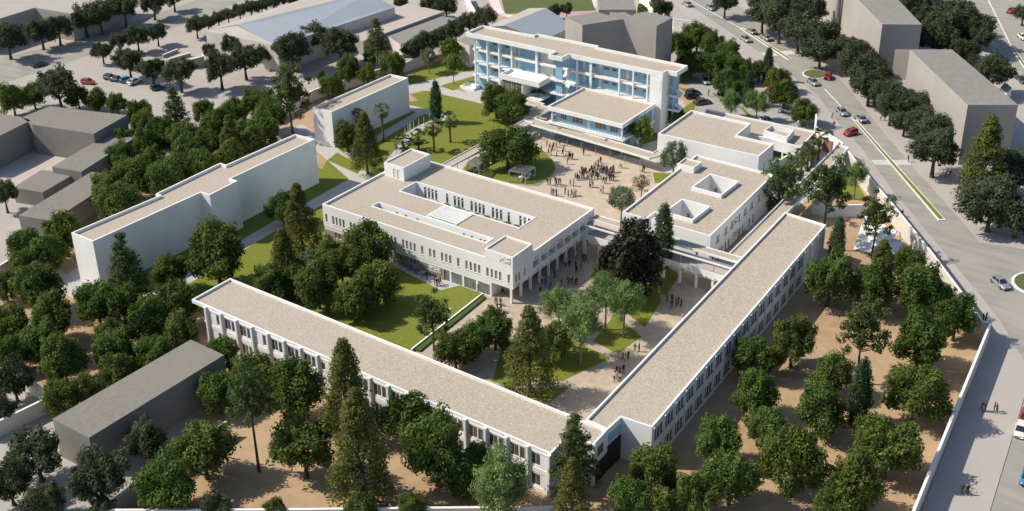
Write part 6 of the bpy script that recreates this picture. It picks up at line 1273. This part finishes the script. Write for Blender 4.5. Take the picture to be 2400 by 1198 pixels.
for (x, y, z, c, lab) in [(8.31, 63.16, 0.04, 'white', 'person in a white shirt in the crowd on the sandy upper court'),
(9.75, 62.17, 0.04, 'red', 'person in a red top in the crowd on the sandy upper court'),
(9.77, 63.74, 0.04, 'white', 'person in a white shirt in the crowd on the sandy upper court'),
(10.54, 63.67, 0.04, 'white', 'person in a white shirt in the crowd on the sandy upper court'),
(10.43, 65.16, 0.04, 'red', 'person in a red top in the crowd on the sandy upper court'),
(9.16, 59.66, 0.04, 'purple', 'person in a purple top in the crowd on the sandy upper court'),
(11.53, 59.15, 0.04, 'dark', 'person in dark clothes in the crowd on the sandy upper court'),
(12.01, 59.38, 0.04, 'dark', 'person in dark clothes in the crowd on the sandy upper court'),
(10.81, 61.73, 0.04, 'red', 'person in a red top in the crowd on the sandy upper court'),
(13.28, 59.57, 0.04, 'white', 'person in a white shirt in the crowd on the sandy upper court'),
(14.19, 60.65, 0.04, 'dark', 'person in dark clothes in the crowd on the sandy upper court'),
(13.09, 62.77, 0.04, 'dark', 'person in dark clothes in the crowd on the sandy upper court'),
(15.43, 60.07, 0.04, 'white', 'person in a white shirt in the crowd on the sandy upper court'),
(16.35, 59.93, 0.04, 'brown', 'person in a brown top in the crowd on the sandy upper court'),
(16.78, 59.85, 0.04, 'dark', 'person in dark clothes in the crowd on the sandy upper court'),
(17.08, 60.23, 0.04, 'dark', 'person in dark clothes in the crowd on the sandy upper court'),
(17.60, 57.35, 0.04, 'red', 'person in a red top in the crowd on the sandy upper court'),
(17.89, 63.41, 0.04, 'dark', 'person in dark clothes in the crowd on the sandy upper court'),
(28.04, 62.06, 0.04, 'white', 'person in a white shirt in the crowd on the sandy upper court'),
(28.45, 62.16, 0.04, 'white', 'person in a white shirt in the crowd on the sandy upper court'),
(23.40, 61.69, 0.04, 'dark', 'person in dark clothes in the crowd on the sandy upper court'),
(33.32, 62.73, 0.04, 'dark', 'person in dark clothes in the crowd on the sandy upper court'),
(33.59, 62.91, 0.04, 'red', 'person in a red top in the crowd on the sandy upper court'),
(20.05, 46.14, 0.04, 'dark', 'person in dark clothes in the crowd on the sandy upper court'),
(20.57, 46.32, 0.04, 'dark', 'person in dark clothes in the crowd on the sandy upper court'),
(21.21, 47.35, 0.04, 'dark', 'person in dark clothes in the crowd on the sandy upper court'),
(22.05, 46.46, 0.04, 'dark', 'person in dark clothes in the crowd on the sandy upper court'),
(21.98, 47.44, 0.04, 'dark', 'person in dark clothes in the crowd on the sandy upper court'),
(22.55, 47.39, 0.04, 'dark', 'person in dark clothes in the crowd on the sandy upper court'),
(24.15, 48.47, 0.04, 'white', 'person in a white shirt in the crowd on the sandy upper court'),
(24.94, 48.57, 0.04, 'brown', 'person in a brown top in the crowd on the sandy upper court'),
(23.40, 42.50, 0.04, 'white', 'person in a white shirt in the crowd on the sandy upper court'),
(24.07, 42.29, 0.04, 'purple', 'person in a purple top in the crowd on the sandy upper court'),
(24.61, 42.65, 0.04, 'dark', 'person in dark clothes in the crowd on the sandy upper court'),
(25.57, 44.37, 0.04, 'red', 'person in a red top in the crowd on the sandy upper court'),
(26.89, 43.61, 0.04, 'dark', 'person in dark clothes in the crowd on the sandy upper court'),
(27.30, 44.30, 0.04, 'brown', 'person in a brown top in the crowd on the sandy upper court'),
(27.48, 44.83, 0.04, 'white', 'person in a white shirt in the crowd on the sandy upper court'),
(28.03, 44.63, 0.04, 'dark', 'person in dark clothes in the crowd on the sandy upper court'),
(27.92, 50.15, 0.04, 'dark', 'person in dark clothes in the crowd on the sandy upper court'),
(28.28, 49.97, 0.04, 'white', 'person in a white shirt in the crowd on the sandy upper court'),
(28.67, 50.23, 0.04, 'brown', 'person in a brown top in the crowd on the sandy upper court'),
(31.55, 48.81, 0.04, 'white', 'person in a white shirt in the crowd on the sandy upper court'),
(31.84, 49.17, 0.04, 'red', 'person in a red top in the crowd on the sandy upper court'),
(29.37, 53.26, 0.04, 'dark', 'person in dark clothes in the crowd on the sandy upper court'),
(29.89, 53.44, 0.04, 'brown', 'person in a brown top in the crowd on the sandy upper court'),
(23.51, 51.48, 0.04, 'brown', 'person in a brown top in the crowd on the sandy upper court'),
(24.08, 51.43, 0.04, 'dark', 'person in dark clothes in the crowd on the sandy upper court'),
(23.67, 52.90, 0.04, 'red', 'person in a red top in the crowd on the sandy upper court'),
(22.86, 55.00, 0.04, 'brown', 'person in a brown top in the crowd on the sandy upper court'),
(24.24, 52.85, 0.04, 'dark', 'person in dark clothes in the crowd on the sandy upper court'),
(23.43, 54.94, 0.04, 'dark', 'person in dark clothes in the crowd on the sandy upper court'),
(24.73, 52.91, 0.04, 'purple', 'person in a purple top in the crowd on the sandy upper court'),
(24.08, 54.49, 0.04, 'dark', 'person in dark clothes in the crowd on the sandy upper court'),
(25.59, 53.14, 0.04, 'white', 'person in a white shirt in the crowd on the sandy upper court'),
(24.10, 56.72, 0.04, 'dark', 'person in dark clothes in the crowd on the sandy upper court'),
(26.19, 53.71, 0.04, 'brown', 'person in a brown top in the crowd on the sandy upper court'),
(23.81, 58.32, 0.04, 'white', 'person in a white shirt in the crowd on the sandy upper court'),
(24.73, 57.15, 0.04, 'dark', 'person in dark clothes in the crowd on the sandy upper court'),
(23.74, 59.18, 0.04, 'dark', 'person in dark clothes in the crowd on the sandy upper court'),
(26.74, 54.52, 0.04, 'dark', 'person in dark clothes in the crowd on the sandy upper court'),
(24.97, 58.20, 0.04, 'dark', 'person in dark clothes in the crowd on the sandy upper court'),
(23.77, 60.11, 0.04, 'dark', 'person in dark clothes in the crowd on the sandy upper court'),
(27.26, 54.26, 0.04, 'dark', 'person in dark clothes in the crowd on the sandy upper court'),
(27.10, 55.20, 0.04, 'white', 'person in a white shirt in the crowd on the sandy upper court'),
(26.13, 57.20, 0.04, 'white', 'person in a white shirt in the crowd on the sandy upper court'),
(25.21, 59.26, 0.04, 'white', 'person in a white shirt in the crowd on the sandy upper court'),
(26.25, 58.16, 0.04, 'white', 'person in a white shirt in the crowd on the sandy upper court'),
(26.89, 57.71, 0.04, 'dark', 'person in dark clothes in the crowd on the sandy upper court'),
(27.72, 56.94, 0.04, 'purple', 'person in a purple top in the crowd on the sandy upper court'),
(26.88, 58.59, 0.04, 'dark', 'person in dark clothes in the crowd on the sandy upper court'),
(28.61, 56.65, 0.04, 'brown', 'person in a brown top in the crowd on the sandy upper court'),
(27.90, 58.38, 0.04, 'brown', 'person in a brown top in the crowd on the sandy upper court'),
(28.92, 57.30, 0.04, 'dark', 'person in dark clothes in the crowd on the sandy upper court'),
(28.08, 58.95, 0.04, 'brown', 'person in a brown top in the crowd on the sandy upper court'),
(29.62, 55.58, 0.04, 'brown', 'person in a brown top in the crowd on the sandy upper court'),
(27.94, 59.48, 0.04, 'dark', 'person in dark clothes in the crowd on the sandy upper court'),
(28.30, 59.36, 0.04, 'white', 'person in a white shirt in the crowd on the sandy upper court'),
(29.69, 55.02, 0.04, 'dark', 'person in dark clothes in the crowd on the sandy upper court'),
(30.01, 55.41, 0.04, 'dark', 'person in dark clothes in the crowd on the sandy upper court'),
(30.36, 55.64, 0.04, 'dark', 'person in dark clothes in the crowd on the sandy upper court'),
(25.66, 55.11, 0.04, 'dark', 'person in dark clothes in the crowd on the sandy upper court'),
(24.64, 55.31, 0.04, 'dark', 'person in dark clothes in the crowd on the sandy upper court'),
(24.85, 54.13, 0.04, 'dark', 'person in dark clothes in the crowd on the sandy upper court'),
(23.32, 52.49, 0.04, 'white', 'person in a white shirt in the crowd on the sandy upper court'),
(24.09, 51.96, 0.04, 'white', 'person in a white shirt in the crowd on the sandy upper court'),
(24.05, 53.59, 0.04, 'dark', 'person in dark clothes in the crowd on the sandy upper court'),
(23.69, 55.38, 0.04, 'red', 'person in a red top in the crowd on the sandy upper court'),
(24.75, 56.09, 0.04, 'dark', 'person in dark clothes in the crowd on the sandy upper court'),
(25.27, 57.33, 0.04, 'white', 'person in a white shirt in the crowd on the sandy upper court'),
(25.56, 57.88, 0.04, 'red', 'person in a red top in the crowd on the sandy upper court'),
(26.57, 57.31, 0.04, 'dark', 'person in dark clothes in the crowd on the sandy upper court'),
(27.83, 57.45, 0.04, 'dark', 'person in dark clothes in the crowd on the sandy upper court'),
(25.84, 55.67, 0.04, 'white', 'person in a white shirt in the crowd on the sandy upper court'),
(4.76, 65.34, 0.04, 'white', 'person in a white shirt under the covered walk by the court'),
(42.08, 22.41, 0.04, 'dark', 'person in dark clothes, seventh from left, beside the white arcade'),
(42.72, 22.16, 0.04, 'white', 'person in a white shirt, fourth from left, beside the white arcade'),
(42.97, 18.30, 0.04, 'white', 'person in a white shirt, second from left, beside the white arcade'),
(43.64, 18.43, 0.04, 'dark', 'person in dark clothes, sixth from left, beside the white arcade'),
(44.36, 21.58, 0.04, 'dark', 'person in dark clothes, eleventh from left, beside the white arcade'),
(44.49, 22.01, 0.04, 'brown', 'person in a brown top, fourth from left, beside the white arcade'),
(44.95, 21.98, 0.04, 'purple', 'person in a purple top, rightmost, beside the white arcade'),
(46.03, 18.73, 0.04, 'brown', 'person in a brown top, third from left, beside the white arcade'),
(45.91, 17.34, 0.04, 'dark', 'person in dark clothes, tenth from left, beside the white arcade'),
(44.92, 18.63, 0.04, 'dark', 'person in dark clothes, ninth from left, beside the white arcade'),
(43.69, 13.57, 0.04, 'dark', 'person in dark clothes, third from left, beside the white arcade'),
(42.95, 10.53, 0.04, 'white', 'person in a white shirt, leftmost, beside the white arcade'),
(44.07, 10.03, 0.04, 'purple', 'person in a purple top, leftmost, beside the white arcade'),
(45.34, 9.65, 0.04, 'dark', 'person in dark clothes, second from left, beside the white arcade'),
(46.39, 11.60, 0.04, 'dark', 'person in dark clothes, fourth from left, beside the white arcade'),
(44.92, 7.20, 0.04, 'dark', 'person in dark clothes, leftmost, beside the white arcade'),
(47.01, 12.97, 0.04, 'dark', 'person in dark clothes, fifth from left, beside the white arcade'),
(46.90, 13.84, 0.04, 'white', 'person in a white shirt, third from left, beside the white arcade'),
(47.64, 13.40, 0.04, 'brown', 'person in a brown top, leftmost, beside the white arcade'),
(48.39, 13.28, 0.04, 'dark', 'person in dark clothes, eighth from left, beside the white arcade'),
(48.14, 14.05, 0.04, 'brown', 'person in a brown top, second from left, beside the white arcade'),
(51.69, 11.81, 0.04, 'brown', 'person in a brown top, rightmost, beside the white arcade'),
(41.63, 29.43, 0.04, 'white', 'person in a white shirt, rightmost, beside the white arcade'),
(42.00, 29.25, 0.04, 'dark', 'person in dark clothes, rightmost, beside the white arcade'),
(40.83, 20.20, 0.04, 'dark', 'person in dark clothes, rightmost, inside the white arcade'),
(41.02, 12.08, 0.04, 'dark', 'person in dark clothes, leftmost, inside the white arcade'),
(-1.02, 1.30, 0.04, 'dark', 'person in dark clothes, leftmost, by the left corner of the central building'),
(-0.36, 1.39, 0.04, 'dark', 'person in dark clothes, rightmost, by the left corner of the central building'),
(24.89, 0.04, 0.10, 'dark', 'person in dark clothes, leftmost, on the stone terrace'),
(27.39, -0.81, 0.10, 'brown', 'person in a brown top, leftmost, on the stone terrace'),
(27.87, -0.79, 0.10, 'dark', 'person in dark clothes, second from left, on the stone terrace'),
(28.19, -0.58, 0.10, 'dark', 'person in dark clothes, rightmost, on the stone terrace'),
(28.12, 0.00, 0.10, 'brown', 'person in a brown top, rightmost, on the stone terrace'),
(40.16, 0.12, 0.04, 'white', 'person in a white shirt, second from left, by the central front corner'),
(40.71, -0.10, 0.04, 'dark', 'person in dark clothes, leftmost, by the central front corner'),
(41.42, 0.08, 0.04, 'purple', 'person in a purple top, rightmost, by the central front corner'),
(41.05, -1.94, 0.04, 'white', 'person in a white shirt, leftmost, by the central front corner'),
(42.09, -1.81, 0.04, 'purple', 'person in a purple top, leftmost, by the central front corner'),
(42.60, -1.47, 0.04, 'dark', 'person in dark clothes, second from left, by the central front corner'),
(42.64, -2.02, 0.04, 'white', 'person in a white shirt, rightmost, by the central front corner'),
(44.41, -3.13, 0.04, 'dark', 'person in dark clothes, rightmost, by the central front corner'),
(39.32, 3.61, 0.04, 'dark', 'person in dark clothes, third from left, by the central front corner'),
(68.07, -3.12, 0.04, 'brown', 'person in a brown top near the east wing'),
(68.60, -2.35, 0.04, 'dark', 'person in dark clothes, third from left, near the east wing'),
(68.24, 0.42, 0.04, 'dark', 'person in dark clothes, fourth from left, near the east wing'),
(68.82, 0.81, 0.04, 'dark', 'person in dark clothes, rightmost, near the east wing'),
(69.20, -6.87, 0.04, 'dark', 'person in dark clothes, leftmost, near the east wing'),
(69.84, -6.92, 0.04, 'red', 'person in a red top near the east wing'),
(70.03, -6.15, 0.04, 'dark', 'person in dark clothes, second from left, near the east wing'),
(69.94, -8.81, 0.04, 'white', 'person in a white shirt, leftmost, near the east wing'),
(70.76, -8.45, 0.04, 'white', 'person in a white shirt, rightmost, near the east wing'),
(64.64, 17.56, 0.04, 'dark', 'person in dark clothes, leftmost, below the purple tree'),
(64.73, 18.94, 0.04, 'white', 'person in a white shirt below the purple tree'),
(66.33, 16.16, 0.04, 'dark', 'person in dark clothes, second from left, below the purple tree'),
(66.73, 17.02, 0.04, 'dark', 'person in dark clothes, third from left, below the purple tree'),
(66.79, 17.66, 0.04, 'dark', 'person in dark clothes, fourth from left, below the purple tree'),
(67.58, 17.19, 0.04, 'dark', 'person in dark clothes, rightmost, below the purple tree'),
(65.48, 17.95, 0.04, 'red', 'person in a red top below the purple tree'),
(63.97, 29.21, 3.30, 'red', 'person in a red top on the footbridge'),
(67.06, 29.34, 3.30, 'brown', 'person in a brown top on the footbridge'),
(54.59, 113.61, 0.13, 'white', 'person in a white shirt on the avenue pavement near the gate'),
(57.04, 108.92, 0.13, 'brown', 'person in a brown top on the avenue pavement near the gate'),
(23.68, 111.02, 0.04, 'dark', 'person in dark clothes in the parking lot'),
(64.43, 118.56, 0.13, 'white', 'person in a white shirt under the avenue trees'),
(65.10, 119.49, 0.13, 'brown', 'person in a brown top under the avenue trees'),
(87.36, 95.72, 0.13, 'red', 'person in a red top under the avenue trees'),
(87.92, 96.75, 0.13, 'dark', 'person in dark clothes, leftmost, under the avenue trees'),
(92.01, 89.33, 0.13, 'dark', 'person in dark clothes, rightmost, under the avenue trees'),
(78.09, 99.14, 0.13, 'dark', 'person in dark clothes at the zebra crossing'),
(84.66, 73.90, 0.13, 'dark', 'person in dark clothes, leftmost, on the pavement beside the avenue wall'),
(86.18, 72.23, 0.13, 'brown', 'person in a brown top, leftmost, on the pavement beside the avenue wall'),
(86.47, 72.42, 0.13, 'dark', 'person in dark clothes, rightmost, on the pavement beside the avenue wall'),
(95.80, 60.38, 0.13, 'brown', 'person in a brown top, rightmost, on the pavement beside the avenue wall'),
(111.87, 41.59, 0.13, 'dark', 'person in dark clothes, leftmost, at the corner of the avenue wall'),
(112.14, 42.06, 0.13, 'dark', 'person in dark clothes, rightmost, at the corner of the avenue wall'),
(119.74, 15.44, 0.13, 'dark', 'person in dark clothes, leftmost, in the upper group on the pavement'),
(120.26, 15.46, 0.13, 'dark', 'person in dark clothes, rightmost, in the upper group on the pavement'),
(121.31, 16.35, 0.13, 'brown', 'person in a brown top, leftmost, in the upper group on the pavement'),
(121.81, 15.97, 0.13, 'brown', 'person in a brown top, rightmost, in the upper group on the pavement'),
(123.63, -5.56, 0.13, 'brown', 'person in a brown top in the lower right pavement pair'),
(124.28, -5.53, 0.13, 'dark', 'person in dark clothes in the lower right pavement pair')]:
    o = add('person', POSE[rp.randrange(6)], None, (x, y, z), rp.uniform(0, 6.28)); s = rp.uniform(0.97, 1.09); o.scale = (s, s, s)
    ph = lab.split(', ')[0]; tag(o, lab, 'person', (ph if ', ' in lab else lab).replace('person', 'people', 1)+(' '+lab.split(', ')[-1] if ', ' in lab else ''))
    for i, m_ in ((2, 'top_'+c), (3, 'trousers_'+c)): o.material_slots[i].link = 'OBJECT'; o.material_slots[i].material = MATS[m_]
# ================================================================ cars
for k, c in dict(silver=(0.36, 0.38, 0.39), dark=(0.07, 0.075, 0.08), black=(0.02, 0.02, 0.022), brown=(0.09, 0.06, 0.055), red=(0.42, 0.02, 0.018), white=(0.72, 0.72, 0.70), blue=(0.03, 0.20, 0.45)).items():
    mat('paint_'+k, c, tuple(q*.92 for q in c), scale=.5, rough=0.28, spec=0.5, coat=0.6, metal=0.35 if k in ('silver', 'dark') else 0.0)
mat('carglass', (0.025, 0.03, 0.035), rough=0.06, spec=0.8); mat('tyre', (0.015, 0.015, 0.015), rough=0.9); mat('rim', (0.35, 0.35, 0.36), rough=0.35, metal=0.7); mat('lens', (0.7, 0.72, 0.74), rough=0.1); mat('redlens', (0.35, 0.01, 0.01), rough=0.2)
def loft(mb, st):
    rings = []
    for (x, zb, zt, hw) in st:
        n = len(mb.v); rings.append(n); h = zt-zb
        half = [(hw*.88, zb), (hw, zb+h*.2), (hw*1.0, zb+h*.6), (hw*.95, zt-h*.1), (hw*.80, zt)]
        pr = [(x, y, z) for y, z in half]+[(x, -y, z) for y, z in half[::-1]]
        mb.v += pr
    m = 10
    for a, b in zip(rings, rings[1:]):
        for j in range(m): mb.f.append((a+j, a+(j+1) % m, b+(j+1) % m, b+j)); mb.m.append(mb.cur)
    mb.f.append(tuple(rings[0]+j for j in range(m))); mb.m.append(mb.cur); mb.f.append(tuple(rings[-1]+j for j in reversed(range(m)))); mb.m.append(mb.cur)
def car_parts(model):
    P_ = {}
    if model == 'sedan':
        st = [(-2.2, .36, .78, .70), (-2.08, .24, .90, .80), (-1.5, .2, .97, .87), (-.6, .19, .95, .89), (.5, .19, .93, .89), (1.05, .19, .91, .88), (1.65, .2, .82, .86), (2.05, .22, .70, .80), (2.2, .32, .58, .66)]; b0, b1, t0, t1, rz = -1.65, 1.12, -.95, .28, 1.43; wx = (-1.35, 1.35)
    else:
        st = [(-1.78, .36, .82, .70), (-1.7, .24, .98, .78), (-1.2, .2, 1.0, .83), (-.2, .19, .97, .84), (.7, .19, .95, .84), (1.25, .2, .86, .82), (1.65, .22, .74, .76), (1.8, .32, .60, .62)]; b0, b1, t0, t1, rz = -1.68, .95, -1.35, .22, 1.50; wx = (-1.15, 1.15)
    mb = MB('paint_silver'); loft(mb, st); P_['body'] = mb.mesh('body', True)
    zb = .93; yb, yt = .79, .61
    if model != 'sedan': yb, yt = .75, .60
    g = MB('carglass'); q = [(b0, -yb, zb), (b1, -yb, zb-.03), (b1, yb, zb-.03), (b0, yb, zb)]; t = [(t0, -yt, rz-.03), (t1, -yt, rz-.03), (t1, yt, rz-.03), (t0, yt, rz-.03)]
    for j in range(4): g.face([q[j], q[(j+1) % 4], t[(j+1) % 4], t[j]])
    P_['windows'] = g.mesh('windows')
    r_ = MB('paint_silver'); n = 6; 
    grid = [[(t0-.04+(t1-t0+.08)*i/n, (-1+2*j/4)*(yt+.02), rz-.035+.05*(1-(2*i/n-1)**2)*(1-(2*j/4-1)**2)+.008) for j in range(5)] for i in range(n+1)]
    for i in range(n):
        for j in range(4): r_.face([grid[i][j], grid[i+1][j], grid[i+1][j+1], grid[i][j+1]])
    for s in (-1, 1):
        for (xa, xb) in ((b0, t0), (b1, t1), ((b0+b1)/2-.1, (t0+t1)/2)):
            r_.tube([(xa, s*yb*1.005, zb-.02), (xb, s*yt*1.01, rz-.02)], [.05, .045], 5)
    P_['roof'] = r_.mesh('roof')
    w_ = MB('tyre'); w_.tube([(0, -.1, 0), (0, .1, 0)], [.32, .32], 18); P_['tyre'] = w_.mesh('tyre'); w_ = MB('rim'); w_.tube([(0, -.112, 0), (0, .112, 0)], [.2, .2], 12); P_['rim'] = w_.mesh('rim')
    xe = st[-1][0]; l_ = MB('lens'); l_.box(xe-.22, xe-.03, -.13, .13, .60, .70); P_['headlight'] = l_.mesh('headlight'); l_ = MB('redlens'); l_.box(st[0][0]+.02, st[0][0]+.14, -.12, .12, .70, .86); P_['taillight'] = l_.mesh('taillight')
    mm = MB('paint_silver'); mm.box(-.06, .06, -.08, .08, 0, .11); P_['mirror'] = mm.mesh('mirror')
    return P_, wx, (b1, yb)
CP = {m_: car_parts(m_) for m_ in ('sedan', 'hatch')}
for (x, y, h, c, model, lab) in [(-16.84, 174.64, 2.519, 'silver', 'sedan', 'silver car highest up on the avenue'),
(-9.50, 175.30, -0.634, 'silver', 'sedan', 'silver car second from the top on the avenue'),
(10.64, 161.49, 2.492, 'silver', 'sedan', 'silver car above the upper crossing, right of the median'),
(12.26, 154.49, -0.640, 'silver', 'sedan', 'silver car above the upper crossing, left of the median'),
(16.45, 158.56, 2.490, 'silver', 'sedan', 'silver car nearest the upper crossing'),
(41.37, 133.04, -0.687, 'silver', 'sedan', 'silver car just below the small roundabout'),
(42.87, 138.85, 1.815, 'red', 'hatch', 'red hatchback beside the small roundabout'),
(55.25, 117.98, -0.789, 'silver', 'sedan', 'silver car left of the white line below the roundabout'),
(60.53, 116.33, 2.344, 'silver', 'sedan', 'silver car right of the white line below the roundabout'),
(61.84, 106.96, -1.979, 'red', 'hatch', 'red hatchback turning at the school gate'),
(110.45, 55.84, -0.700, 'silver', 'sedan', 'grey car at the junction on the right'),
(64.95, 219.67, -1.864, 'red', 'hatch', 'red car on the upper right side street'),
(74.40, 197.36, -0.931, 'white', 'sedan', 'white car on the upper right side street'),
(83.90, 162.97, -0.963, 'dark', 'sedan', 'dark car on the right side street'),
(20.01, 109.90, 0.956, 'dark', 'hatch', 'dark car parked by the school block, upper of two'),
(20.87, 107.66, 0.957, 'black', 'hatch', 'black car parked by the school block, lower of two'),
(24.92, 105.52, 0.950, 'brown', 'sedan', 'brown car parked below the two dark ones'),
(18.40, 118.96, -0.662, 'silver', 'sedan', 'silver car parked under the trees by the school'),
(20.74, 119.77, -0.670, 'dark', 'sedan', 'dark car parked under the trees, right of the silver one'),
(26.20, 114.00, 1.470, 'black', 'hatch', 'black car parked beside the lawn strip'),
(35.55, 121.25, 1.373, 'red', 'hatch', 'red car parked under the parking lot trees'),
(44.49, 111.82, 0.013, 'white', 'hatch', 'white car parked in the lower bays'),
(42.85, 102.98, -0.212, 'silver', 'sedan', 'silver car half hidden behind the foyer roof'),
(125.81, 16.62, -1.402, 'red', 'hatch', 'red car parked at the right edge, above the white one'),
(126.08, 13.06, -1.403, 'white', 'hatch', 'white car parked at the right edge'),
(130.06, 2.29, -1.411, 'blue', 'hatch', 'blue car parked at the right edge'),
(-134.66, 33.11, 1.468, 'dark', 'sedan', 'dark car driving on the upper left street'),
(-112.24, 31.52, 0.397, 'red', 'hatch', 'red hatchback parked on the upper left square'),
(-110.03, 36.77, 0.237, 'dark', 'hatch', 'dark car parked on the left square, leftmost of four'),
(-107.50, 36.92, 0.238, 'black', 'sedan', 'black car parked on the left square, second of four'),
(-105.11, 38.12, 1.229, 'blue', 'hatch', 'blue car parked on the left square'),
(-102.51, 38.32, 1.679, 'white', 'sedan', 'white car parked on the left square'),
(-94.00, 38.76, 1.213, 'dark', 'hatch', 'dark car parked alone under the left square trees')]:
    P_, wx, (b1, yb) = CP[model]; root = empty('car', (x, y, 0.03), h); tag(root, lab, 'car', 'cars on the streets and parking lots')
    def painted(o):
        o.material_slots[0].link = 'OBJECT'; o.material_slots[0].material = MATS['paint_'+c]
    for nm in ('body', 'windows', 'roof'):
        o = add(nm, P_[nm], root)
        if nm != 'windows': painted(o)
    for xx in wx:
        for s in (-1, 1): o = add('wheel', P_['tyre'], root, (xx, s*.80 if model == 'sedan' else s*.75, .32)); add('rim', P_['rim'], o)
    for s in (-1, 1):
        add('headlight', P_['headlight'], root, (0, s*.56, 0)); add('taillight', P_['taillight'], root, (0, s*.60, 0)); o = add('mirror', P_['mirror'], root, (b1-.45, s*(yb+.14), .93)); painted(o)
